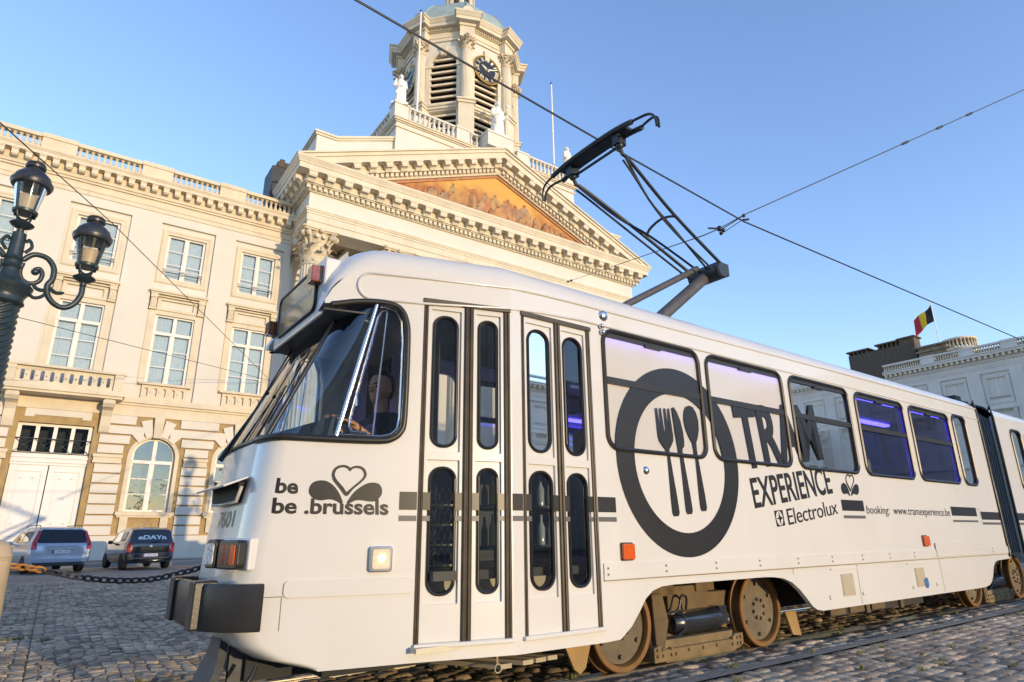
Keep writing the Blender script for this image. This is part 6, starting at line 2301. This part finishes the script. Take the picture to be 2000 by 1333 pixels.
# grass tufts in the joints
gs = MB()
rg = random.Random(9)
def tuft(x, y, s_):
    for k in range(26):
        a = rg.uniform(0, 6.28); r_ = rg.uniform(0, s_)
        bx, by = x + r_ * math.cos(a), y + r_ * math.sin(a) * .6
        h = rg.uniform(.02, .055); w_ = .006
        lx, ly = rg.uniform(-.03, .03), rg.uniform(-.03, .03)
        gs.add([(bx - w_, by, -.01), (bx + w_, by, -.01), (bx + lx, by + ly, h)], [(0, 1, 2)])
for k in range(60):
    p = tw_(rg.uniform(1.5, 13), rg.choice([3.6, 3.97, 4.2, 4.5, 5.1, 2.9, 3.3, 2.2, 2.6]) + rg.uniform(-.03, .03))
    tuft(p.x, p.y, rg.uniform(.02, .07))
for x, y, s_ in ((-.25, 9.7, .16), (-.1, 9.75, .14), (.15, 9.4, .10), (-.3, 9.4, .1), (.95, 5.9, .08), (.75, 6.2, .08)):
    tuft(x, y, s_)
g_o = gs.build('grass_tufts', [mat('joint_grass', (.13, .13, .03), .7, .3, 20)])
tag(g_o, 'small green weeds growing in the cobble joints', 'weeds')
g_o['kind'] = 'stuff'

# ------------------------------------------------------------------ street lamps
LMP = mat('lamp_green_black', (.022, .036, .042), .38, .2, 8, .15, 30)
LCP = mat('lamp_cap', (.028, .030, .036), .35, .2, 8, .15, 30)
LGL = glass_mat('lamp_glass', (.86, .86, .84), 1.45)
def lantern_parts(root, x, y, z):
    LS = Matrix.Translation((x, y, z)) @ Matrix.Scale(.81, 4) @ Matrix.Translation((-x, -y, -z))
    """z: bottom of the cradle"""
    m_ = MB()
    m_.X = LS
    m_.lathe([(.05, -.32), (.08, -.28), (.07, -.20), (.22, -.12), (.26, -.07), (.20, -.02), (.09, .03), (.06, .06)], (x, y, z), 18)
    for k in range(4):
        a = math.pi / 4 + k * math.pi / 2
        m_.tube(smooth_path([(x + .05 * math.cos(a), y + .05 * math.sin(a), z + .04), (x + .17 * math.cos(a), y + .17 * math.sin(a), z + .09), (x + .22 * math.cos(a), y + .22 * math.sin(a), z + .26)], 4), .025, 6)
        m_.tube([(x + .25 * math.cos(a), y + .25 * math.sin(a), z + .27), (x + .37 * math.cos(a), y + .37 * math.sin(a), z + 1.0)], .022, 6)
        m_.ball((x + .27 * math.cos(a), y + .27 * math.sin(a), z + .24), .04, 6)
    m_.lathe([(.20, .24), (.26, .24), (.27, .30), (.24, .32), (.20, .30)], (x, y, z), 24)
    m_.build('lantern_frame', [LMP], root, smooth=45)
    g_ = MB()
    g_.X = LS
    g_.lathe([(.225, .30), (.35, 1.0)], (x, y, z), 32)
    g_.f = g_.f[:-2]; g_.m = g_.m[:-2]
    g_.build('lantern_glass', [LGL], root, smooth=60)
    i_ = MB()
    i_.X = LS
    i_.lathe([(.02, .32), (.16, .34), (.22, .62), (.26, .68), (.24, .70)], (x, y, z), 20)
    i_.build('lantern_reflector', [mat('pale_reflector', (.62, .52, .40), .5, .05, 5)], root, smooth=60)
    c_ = MB()
    c_.X = LS
    c_.lathe([(.34, .97), (.42, .98), (.455, 1.06), (.45, 1.12), (.40, 1.15), (.40, 1.19), (.37, 1.28), (.28, 1.38), (.19, 1.44), (.175, 1.50), (.215, 1.52), (.225, 1.58), (.20, 1.60), (.21, 1.62), (.19, 1.66), (.02, 1.68)], (x, y, z), 32)
    c_.build('lantern_cap', [LCP], root, smooth=35)
def street_lamp(label, x, y, ang, group=None):
    o = thing('street_lamp', label, 'street lamp', (x, y, 0), ang, (0, 0, 0), group)
    s_ = MB()
    nfl = 9
    rows = []
    for k in range(200):
        z = 1.6 + (5.5 - 1.6) * k / 199
        r_ = .34 - .07 * (k / 199)
        rows.append([(r_ * (1 + .07 * math.cos(nfl * (2 * math.pi * j / 84) - z * 50)) * math.cos(2 * math.pi * j / 84), r_ * (1 + .07 * math.cos(nfl * (2 * math.pi * j / 84) - z * 50)) * math.sin(2 * math.pi * j / 84), z) for j in range(84)])
    s_.grid(rows, 0, True, True)
    s_.lathe([(.62, 0), (.62, .25), (.5, .35), (.52, .9), (.44, 1.1), (.46, 1.3), (.36, 1.6)], n=24)
    s_.lathe([(.27, 5.45), (.34, 5.52), (.31, 5.60), (.33, 5.68), (.40, 5.78), (.43, 5.86), (.36, 5.94), (.24, 5.98), (.17, 6.05), (.14, 6.2), (.125, 6.75), (.12, 7.0)], n=28)
    for z in (6.28, 6.45):
        s_.lathe([(.14, z - .05), (.17, z), (.14, z + .05)], n=20)
    s_.build('post', [LMP], o, smooth=50)
    a_ = MB()
    for sg_ in (-1, 1):
        A_ = lambda pts: [(sg_ * u, 0, v) for u, v in pts]
        a_.tube(smooth_path(A_([(.15, 6.46), (.30, 6.62), (.52, 6.60), (.66, 6.42), (.68, 6.18), (.62, 6.02), (.66, 5.82), (.80, 5.66), (.97, 5.62), (1.12, 5.74), (1.20, 5.95), (1.20, 6.12)]), 5), [.035] * 10 + [.055] * 20 + [.06] * 26 if False else .055, 8)
        a_.tube(smooth_path(A_([(.16, 6.40), (.14, 6.22), (.20, 6.06), (.34, 6.0), (.47, 6.08), (.50, 6.24), (.44, 6.34), (.36, 6.30)]), 5), .045, 7)
        a_.ball((sg_ * .38, 0, 6.26), .075, 8)
        a_.tube(smooth_path(A_([(.66, 5.98), (.56, 5.90), (.44, 5.93), (.40, 6.02)]), 4), .04, 6)
        a_.tube(smooth_path(A_([(.66, 5.98), (.78, 5.90), (.92, 5.93)]), 4), [.05] + [.04] * 6 + [.03, .02], 6)
        a_.tube(smooth_path(A_([(.30, 5.85), (.44, 5.72), (.58, 5.78), (.64, 5.92)]), 4), .035, 6)
        a_.tube(smooth_path(A_([(.15, 6.62), (.24, 6.76), (.18, 6.90), (.13, 6.84)]), 4), .035, 6)
    a_.build('scroll_arm', [LMP], o, smooth=55)
    lantern_parts(o, 0, 0, 7.26)
    for sg_ in (-1, 1):
        lantern_parts(o, sg_ * 1.20, 0, 6.38)
    return o
street_lamp('ornate green black street lamp with round lanterns at the left edge', -1.53, 15.0, R(2))
if True:
    d_ = 3.35 / math.tan(SUN_EL)
    street_lamp('street lamp whose shadow falls on the palace wall between two arched windows', 5.27 + d_ * math.sin(SUN_AZ), 37.0 - d_ * math.cos(SUN_AZ), R(2))

# ------------------------------------------------------------------ bollards and chain
BOL = mat('sandstone_bollard', (.50, .40, .27), .8, .12, 6, .25, 30, dirt=.3, dcol=(.25, .18, .1))
for x, y, lb in ((-.425, 7.0, 'rounded sandstone bollard holding a chain at the left edge'), (2.05, 7.05, 'rounded sandstone bollard holding the far end of chain behind the tram nose')):
    o = thing('bollard', lb, 'bollard', (x, y, 0))
    b_ = MB()
    b_.lathe([(.20, -.02), (.195, .3), (.18, .93), (.186, .935), (.186, .945), (.178, .95), (.185, .955), (.185, .965), (.180, .97), (.17, 1.03), (.13, 1.075), (.07, 1.095), (.001, 1.10)], (x, y, 0), 28)
    b_.build('shaft', [BOL], o, smooth=40)
ch_ = thing('chain', 'dark iron chain hanging between bollards in front of the parked cars', 'chain', (.8, 7.0, .73))
pts = smooth_path([(-.25, 7.0, .885), (-.03, 7.0, .845), (.24, 7.0, .775), (.51, 7.0, .735), (.8, 7.0, .73), (1.05, 7.0, .775), (1.29, 7.01, .835), (1.6, 7.03, .93), (1.87, 7.05, 1.0)], 24)
ln_tot = [0]
for a, b in zip(pts[:-1], pts[1:]):
    ln_tot.append(ln_tot[-1] + (b - a).length)
def at_len(s_):
    i = min(max(0, int(np.searchsorted(ln_tot, s_)) - 1), len(pts) - 2)
    f = (s_ - ln_tot[i]) / max(1e-6, ln_tot[i + 1] - ln_tot[i])
    return pts[i].lerp(pts[i + 1], f)
IRN = mat('chain_iron', (.035, .037, .042), .45, .25, 12)
RST = mat('rusty_chain', (.42, .19, .04), .8, .25, 12)
s_, k = 0.03, 0
while s_ < ln_tot[-1] - .03:
    c_ = at_len(s_)
    d_ = (at_len(s_ + .03) - at_len(s_ - .03)).normalized()
    sd = d_.cross(Vector((0, 0, 1))).normalized()
    up_ = sd.cross(d_)
    e_ = (sd * .6 + up_ * .8) if k % 2 else (sd * .8 - up_ * .6)
    lk = MB()
    lk.tube([c_ + d_ * .042 * math.cos(R(j * 36)) + e_ * .026 * math.sin(R(j * 36)) for j in range(10)], .0095, 6, 0, True)
    lk.build('link', [RST if s_ < .26 else IRN], ch_, smooth=60)
    s_ += .062
    k += 1

# ------------------------------------------------------------------ parked cars
TYRE = mat('car_tyre', (.018, .018, .019), .8, .1, 10)
RIM = mat('alloy_rim', (.35, .36, .38), .35, .1, 8, metal=.8)
CGLS = glass_mat('car_window', (.06, .07, .08), 1.6)
TLR = mat('tail_light_red', (.45, .015, .02), .2, .15, 20, coat=.8)
BLKP = mat('black_plastic', (.02, .021, .023), .5, .15, 8)
def car(label, loc, rot, paint, length, width, height, style):
    o = thing('parked_car', label, 'car', loc, rot, (0, 0, 0), 'cars parked in front of the palace')
    hw = width / 2
    H = height
    if style == 'estate':
        S = [(0.02, .34, .62, .66, .90, .88), (0.0, .30, .74, .92, .94, .90), (.05, .27, .96, .99, .985, .93), (.30, .24, 1.0, H - .06, 1.0, .78), (.55, .22, 1.0, H, 1.0, .76), (1.6, .22, .99, H + .01, 1.0, .76), (2.4, .22, .97, H - .05, 1.0, .74), (3.1, .22, .96, 1.02, 1.0, .88), (3.9, .24, .84, .86, .97, .9), (4.3, .30, .66, .68, .85, .8), (4.4, .36, .58, .6, .7, .65)]
    else:
        S = [(0.03, .34, .60, .64, .90, .88), (0.0, .30, .72, .80, .95, .92), (.03, .27, .90, .96, .985, .94), (.20, .24, 1.0, H - .07, 1.0, .80), (.42, .22, 1.0, H, 1.0, .78), (1.3, .22, .97, H + .01, 1.0, .78), (2.1, .22, .95, H - .06, 1.0, .76), (2.75, .22, .94, 1.0, 1.0, .88), (3.3, .24, .84, .88, .97, .9), (3.5, .30, .62, .66, .85, .8), (3.55, .36, .56, .6, .7, .65)]
    b_ = MB()
    rows = []
    for y, zb, zbelt, zr, wb, wr in S:
        w1, w2 = hw * wb, hw * wr
        half = [(w1 * .90, y, zb), (w1 * .985, y, zb + .12), (w1, y, (zb + zbelt) / 2 + .05), (w1 * .985, y, zbelt - .03), (w1 * .965, y, zbelt), (max(w2, .3), y, zr - .06 if zr - zbelt > .12 else zr - .01), (max(w2, .3) - .08, y, zr - .012 if zr - zbelt > .12 else zr - .003), (max(w2, .3) * .5, y, zr)]
        rows.append(half + [(-p[0], p[1], p[2]) for p in reversed(half)])
    b_.grid(rows, 0, True, True)
    bo_ = b_.build('body', [paint], o, smooth=38)
    # hatch glass, side glass
    def on_hatch(u, z, d=.006):
        y = float(np.interp(z, [S[2][3], S[3][3]], [S[2][0], S[3][0]]))
        return (u, y - d, z)
    z0, z1 = S[2][3] + (.02 if style == 'estate' else .0), H - .10
    wlo, whi = hw * (.80 if style == 'estate' else .86), hw * (.70 if style == 'estate' else .74)
    g_ = MB()
    pl = [(-wlo, z0 + .03), (-wlo + .05, z0), (wlo - .05, z0), (wlo, z0 + .03), (whi, z1 - .04), (whi - .06, z1), (-whi + .06, z1), (-whi, z1 - .04)]
    g_.add([on_hatch(u, z, .012) for u, z in pl], [tuple(range(len(pl)))])
    g_.build('rear_window', [CGLS], o)
    for sg_ in (-1, 1):
        s2 = MB()
        for ya, yb in ((.62, 1.5), (1.56, 2.35)) if style == 'estate' else ((.55, 1.15), (1.2, 2.0)):
            q_ = []
            for y, top in ((ya, 0), (yb, 0), (yb - .05, 1), (ya + .05, 1)):
                zr = float(np.interp(y, [s[0] for s in S], [s[3] for s in S]))
                zb_ = float(np.interp(y, [s[0] for s in S], [s[2] for s in S]))
                wr_ = hw * float(np.interp(y, [s[0] for s in S], [s[5] for s in S]))
                wb_ = hw * .965
                f = .12 if not top else .80
                q_.append((sg_ * (wb_ + (wr_ - wb_) * f + .012), y, zb_ + (zr - .06 - zb_) * f))
            s2.add(q_, [(0, 1, 2, 3)])
        s2.build('side_window', [CGLS], o)
        mr_ = MB()
        yy = 2.42 if style == 'estate' else 2.05
        mr_.ball((sg_ * (hw + .10), yy, 1.0), .10, 10, 0, (.95, .6, .75))
        mr_.box(min(sg_ * hw * .9, sg_ * (hw + .08)), max(sg_ * hw * .9, sg_ * (hw + .08)), yy - .02, yy + .03, .95, .99)
        mr_.build('wing_mirror', [BLKP if style == 'hatch' else paint], o, smooth=60)
        tl_ = MB()
        if style == 'estate':
            pts_ = [(.985, .80, -.02), (.80, .80, -.012), (.83, 1.0, .0), (.70, H - .14, .20), (.80, H - .14, .23), (.965, 1.02, .06)]
            q_ = [(sg_ * hw * a, y + (-.012), z) for a, z, y in pts_]
            q2 = [(sg_ * hw * min(a, .9), y + .10, z) for a, z, y in pts_]
            n_ = len(q_)
            tl_.add(q_ + q2, [tuple(range(n_))] + [(i, (i + 1) % n_, n_ + (i + 1) % n_, n_ + i) for i in range(n_)])
            tl_.build('tail_light', [TLR], o)
            rf2 = MB()
            rf2.box(min(sg_ * hw * .52, sg_ * hw * .72), max(sg_ * hw * .52, sg_ * hw * .72), -.025, .02, .40, .44)
            rf2.build('reflector', [TLR], o)
        else:
            tl_.prism(rr(sg_ * hw * .86 - .10, sg_ * hw * .86 + .10, .62, .98, .05, 4), -.03, .12, lambda u, v, w: (u, w + .02, v))
            to_ = tl_.build('tail_light', [TLR], o, bevel=.01)
            wh_ = MB()
            wh_.tube([(sg_ * hw * .86 - sg_ * .02, -.018, .90), (sg_ * hw * .86 - sg_ * .06, -.018, .86), (sg_ * hw * .86 - sg_ * .06, -.018, .78), (sg_ * hw * .86 - sg_ * .02, -.018, .74)], .02, 6)
            wh_.build('reversing_light', [mat('clear_lens', (.7, .68, .66), .15, .1, 20)], to_)
        for y in ((.78, 3.42) if style == 'estate' else (.58, 3.0)):
            w_ = MB()
            w_.lathe([(.20, -.10), (.29, -.10), (.31, -.07), (.31, .07), (.29, .10), (.20, .10)], (sg_ * (hw - .10), y, .31), 24, 0, (1, 0, 0))
            wo_ = w_.build('wheel', [TYRE], o, smooth=40)
            w_ = MB()
            w_.lathe([(.001, .09), (.06, .085), (.20, .075), (.205, .02), (.001, .02)], (sg_ * (hw - .10), y, .31), 16, 0, (sg_, 0, 0))
            w_.build('rim', [RIM], wo_, smooth=40)
    bu = MB()
    if style == 'estate':
        bu.box(-hw * .93, hw * .93, -.035, .1, .36, .50)
        bu.build('bumper', [mat('silver_bumper', (.30, .34, .40), .4, .05, 5, coat=.5)], o, bevel=.03)
        bu = MB()
        bu.box(-hw * .85, hw * .85, -.02, .3, .24, .38)
        bu.build('valance', [BLKP], o, bevel=.03)
    else:
        bu.prism([(-hw * .95, .34), (hw * .95, .34), (hw * .97, .56), (hw * .88, .60), (-hw * .88, .60), (-hw * .97, .56)], -.05, .12, lambda u, v, w: (u, w, v))
        bu.build('bumper', [paint], o, bevel=.04)
        bu = MB()
        bu.tube([(-hw * .84, -.055, .60), (-hw * .86, -.06, .50), (-hw * .70, -.06, .42), (hw * .70, -.06, .42), (hw * .86, -.06, .50), (hw * .84, -.055, .60)], .014, 6)
        bu.build('bumper_trim', [mat('grey_trim_line', (.25, .26, .28), .3)], o, smooth=60)
    np_ = MB()
    pz = .66 if style == 'estate' else .47
    py = -.03 if style == 'estate' else -.066
    np_.box(-.26, .26, py, py + .02, pz, pz + .11)
    npo = np_.build('number_plate', [mat('plate_white', (.72, .72, .72), .4)], o)
    nt = MB()
    put_text(nt, '1-DCY-722' if style == 'hatch' else '1-DKL-776', [(-.2, pz + .085), (.22, pz + .085), (.22, pz + .025), (-.2, pz + .025)], lambda u, v, w: (u, py - .001 - w, v), 0, bold=.01)
    nt.build('plate_lettering', [mat('plate_red', (.3, .03, .04), .5)], npo)
    nb_ = MB()
    nb_.box(-.26, -.215, py - .002, py + .0, pz + .002, pz + .108)
    nb_.build('plate_band', [mat('plate_blue', (.03, .07, .4), .5)], npo)
    em = MB()
    ez = .86 if style == 'estate' else .84
    em.lathe([(.001, .012), (.05, .01), (.058, .0)], (0, -.005 if style == 'hatch' else .028, ez), 20, 0, (0, -1, 0))
    if style == 'estate':
        em.v = [(x * 1.5, y, (z - ez) * .62 + ez) for x, y, z in em.v]
    em.build('emblem', [CHR if style == 'hatch' else mat('blue_oval', (.02, .05, .22), .25)], o, smooth=50)
    if style == 'hatch':
        wl_ = MB()
        put_text(wl_, 'eDAYn', [(-.44, 1.26), (.50, 1.26), (.53, 1.10), (-.50, 1.10)], lambda u, v, w: on_hatch(u, v, .018), 0, bold=.04)
        wl_.build('window_lettering', [mat('white_sticker', (.7, .74, .78), .5)], o)
        an = MB()
        an.tube([(0, .5, H), (0, .42, H + .18)], .006, 5)
        an.build('aerial', [BLKP], o)
        wp_ = MB()
        wp_.tube([(0, -.01, 1.0), (.30, .0, 1.03)], .01, 5)
        wp_.build('rear_wiper', [BLKP], o)
    else:
        rr2 = MB()
        for sg_ in (-1, 1):
            rr2.tube([(sg_ * hw * .68, .5, H), (sg_ * hw * .68, .6, H + .05), (sg_ * hw * .68, 2.2, H + .05), (sg_ * hw * .68, 2.3, H - .02)], .016, 6)
        rr2.build('roof_rail', [BLKP], o, smooth=60)
        hd_ = MB()
        hd_.box(-.34, .34, -.028, .03, .78, .81)
        hd_.build('hatch_handle', [CHR], o)
    return o
SIL = mat('silver_blue_paint', (.42, .47, .54), .3, .03, 3, metal=.3, coat=.8)
BLC = mat('black_car_paint', (.010, .011, .013), .2, .1, 3, coat=1.0)
car('silver grey estate car parked facing the white gate, tall red tail lights', (.36, 28.0, 0), R(14), SIL, 4.4, 1.84, 1.56, 'estate')
car('small glossy black hatchback parked facing the arched window, lettering on its rear window', (3.22, 28.95, 0), R(9), BLC, 3.55, 1.70, 1.55, 'hatch')

# ------------------------------------------------------------------ other fronts of the square
side_b = thing('side_building', 'grey shaded palace front with rooftop balustrade, far right behind the tram', 'building', (83, 0, 0), R(-90), (0, 0, 0))
bays = [-32.6 + 4.1 * k for k in range(19)]
pds = []
for c_ in bays:
    pds.append((c_ + 2.05 - .75, c_ + 2.05 + .75))
palace_upper(side_b, -35.7, 45.0, bays, M['grey_stone'], M['grey_stone'], pds, True, False)
gf = MB()
gf.box(-35.7, 45, -.08, .4, 0, 7.2)
gf.box(-35.7, 45, -.25, .4, 7.75, 8.0)
gf.box(-35.7, 45, .3, 14, 0, 20.5)
gf.build('ground_floor_wall', [M['grey_stone']], side_b)
rf_ = MB()
rf_.prism([(-35.7, 20.4), (45, 20.4), (45, 21.0), (-35.7, 21.0)], -16, -.5, P0)
rf_.build('roof', [M['lead']], side_b)
def rb_box(mb, y0, y1, x0, x1, z0, z1):          # world coordinates -> local of the side building
    mb.box(-y1, -y0, x0 - 83, x1 - 83, z0, z1)
ck = MB()
rb_box(ck, 32.6, 41, 85.5, 87.2, 20, 24.2)
rb_box(ck, 36.4, 37.6, 85.4, 87.3, 24.2, 24.25)
cko = ck.build('chimney', [M['brick']], side_b)
ck = MB()
rb_box(ck, 32.4, 34.6, 85.3, 87.4, 24.85, 25.05)
rb_box(ck, 32.6, 34.4, 85.5, 87.2, 24.2, 24.85)
rb_box(ck, 34.5, 37.4, 85.4, 87.3, 24.75, 24.95)
rb_box(ck, 38.2, 41.2, 85.4, 87.3, 24.6, 24.8)
for k in range(12):
    y = 34.7 + k * .55
    if not 37.3 < y < 38.3:
        rb_box(ck, y, y + .2, 85.6, 87.0, 24.2, 24.76 if y < 37.4 else 24.61)
ck.build('chimney_crown', [mat('brown_chimney', (.11, .085, .06), .85, .2, 3)], side_b)
tu = MB()
rb_box(tu, 29.0, 32.2, 85, 87, 21, 23.0)
rb_box(tu, 28.8, 32.4, 84.8, 87.2, 22.4, 22.6)
rb_box(tu, 28.7, 32.5, 84.7, 87.3, 23.0, 23.2)
tu.build('attic_block', [mat('sooty_attic_stone', (.22, .18, .13), .85, .3, 1.5)], side_b)
tu = MB()
tc_c = (-28.2, 3.6, 0)
tu.lathe([(1.7, 21), (1.7, 21.9), (1.85, 22.0), (1.85, 22.2), (1.75, 22.25)], tc_c, 32)
tu.lathe([(1.8, 23.2), (1.85, 23.22), (1.85, 23.42), (1.7, 23.44)], tc_c, 32)
tuo = tu.build('turret', [M['weathered']], side_b, smooth=40)
BT = baluster_mesh(.98, .11, 'baluster', M['weathered'])
for k in range(28):
    a = 2 * math.pi * k / 28
    inst(BT, 'baluster', tuo, (tc_c[0] + 1.75 * math.cos(a), tc_c[1] + 1.75 * math.sin(a), 22.24))
opp = thing('opposite_building', 'shaded building across the square, seen mirrored in the tram windows', 'building', (56, -32, 0), R(180), (0, 0, 0))
opp.scale = (1, 1, .66)
bays = [-22 + 4.4 * k for k in range(11)]
palace_upper(opp, -25.0, 24.0, bays, M['grey_stone'], M['grey_stone'], [(c_ + 1.5, c_ + 2.9) for c_ in bays[:-1]], False, False)
gf = MB()
gf.box(-25, 24, -.08, .4, 0, 7.2)
gf.box(-25, 24, .3, 12, 0, 20.3)
gf.build('ground_floor_wall', [M['grey_stone']], opp)
opp2 = thing('opposite_building', 'shaded building behind the photographer, out of view, added to block low sky glow', 'building', (-26, -34, 0), R(180), (0, 0, 0))  # unseen row, added to cut the low sky glow on sunlit faces
bays2 = [-30 + 4.4 * k for k in range(15)]
palace_upper(opp2, -32.5, 34.0, bays2, M['grey_stone'], M['grey_stone'], [(c_ + 1.5, c_ + 2.9) for c_ in bays2[:-1]], False, False)
gf = MB()
gf.box(-32.5, 34, -.08, .4, 0, 7.2)
gf.box(-32.5, 34, .3, 12, 0, 20.3)
gf.build('ground_floor_wall', [M['grey_stone']], opp2)
# flag on the turret
fl_o = thing('flag', 'black, yellow and red flag flying from a rooftop pole at far right', 'flag', (85.6, 29.9, 22.5))
fp = MB()
fp.tube([(85.6, 29.9, 22.5), (85.6, 29.9, 29.4)], [.07, .05], 8)
fp.build('pole', [M['statue']], fl_o, smooth=60)
fc = MB()
rows = []
for i in range(19):
    u = i / 18
    row = []
    for j in range(9):
        v = j / 8
        yy = 29.95 + u * 2.35 * .98
        zz = 28.4 - v * 2.05 - 1.55 * u - .12 * math.sin(u * 5 + v * 2)
        xx = 85.6 + .16 * math.sin(u * 8 + v * 2.4)
        row.append((xx, yy, zz))
    rows.append(row)
for k in range(3):
    fc.grid(rows[k * 6:k * 6 + 7], k)
fc.build('cloth', [mat('flag_black', (.012, .012, .016), .8), mat('flag_yellow', (.70, .48, .02), .8), mat('flag_red', (.45, .02, .04), .8)], fl_o, smooth=80)

# ------------------------------------------------------------------ overhead wires
WIR = mat('wire_black', (.012, .012, .013), .5)
def wire(name, label, pts, r, world=False, beads=(), m=None):
    P_ = [Vector(p) if world else tw_(*p) for p in pts]
    b_ = MB()
    b_.tube(P_, r, 6)
    o = thing(name, label, 'wire', P_[0])
    b_.build('cable', [WIR if m is None else m], o, smooth=60)
    return o
wire('contact_wire', 'black overhead contact wire running above the tram pantograph', [(-8, 4.15, 5.85), (1.59, 4.49, 5.80), (4.92, 4.71, 5.775), (8.28, 4.94, 5.80), (19.6, 4.56, 5.80), (60, 4.2, 5.9)], .012)
S0 = tw_(8.28, 4.94, 5.86)
def pix(x, y, Y=None, X=None):
    d = rgt * 0
    d = r2 * ((x - 1000) / 1222) + u2 * (-(y - 666.5) / 1222) + fwd
    k_ = (Y / d.y) if Y is not None else (X / d.x)
    return Vector((d.x * k_, d.y * k_, CAMZ + d.z * k_))
Rr = pix(2120, 122, X=14.5)
Ll = pix(1105, 552, Y=30)
sw_ = wire('span_wire', 'thin cross span wire with insulators holding the contact wire', [Ll, pix(1375, 460, Y=S0.y), pix(1405, 447, Y=S0.y), S0 + Vector((0, 0, .06)), Rr], .009, True)
ib = MB()
def bead(a, b, f, ln=.10, r_=.022):
    d_ = (b - a).normalized()
    c_ = a.lerp(b, f)
    ib.tube([c_ - d_ * ln, c_ - d_ * ln * .5, c_ + d_ * ln * .5, c_ + d_ * ln], [r_ * .4, r_, r_, r_ * .4], 8)
A_, B_ = S0 + Vector((0, 0, .06)), Rr
for f in (.43, .53, .62):
    bead(A_, B_, f)
A2, B2 = pix(1375, 460, Y=S0.y), Ll
for f in (.84, .93):
    bead(A2, B2, f, .55, .07)
ib.build('insulator', [WIR], sw_, smooth=50)
cl_ = MB()
c0 = pix(1405, 447, Y=S0.y)
cl_.ball(c0, .045, 8); cl_.ball(c0 + Vector((.03, 0, -.07)), .03, 8); cl_.ball(c0 + Vector((.09, .0, .0)), .03, 8)
cl_.tube([c0 + Vector((-.2, .05, -.03)), c0], .014, 6)
cl_.tube([c0 + Vector((.08, 0, .02)), S0 + Vector((0, 0, .05))], .008, 6)
cl_.tube([c0 + Vector((.06, 0, -.06)), S0 + Vector((-.02, 0, -.02))], .006, 6)
cl_.tube([S0 + Vector((-.04, 0, -.04)), S0 + Vector((.12, 0, .02))], .018, 6)
cl_.ball(S0 + Vector((0, 0, .05)), .03, 8)
cl_.build('wire_clamp', [WIR], sw_, smooth=50)
hook = pix(528, 744, Y=36.8)
wire('stay_wire', 'thin stay wire crossing from upper left down to the palace wall', [pix(-300, 20, Y=9), pix(0, 240, Y=12), pix(220, 437, Y=20), hook], .012, True)
wire('stay_wire', 'thin stay wire crossing the tall palace windows, lower of two', [pix(-300, 545, Y=22), pix(35, 620, Y=27), hook], .012, True)
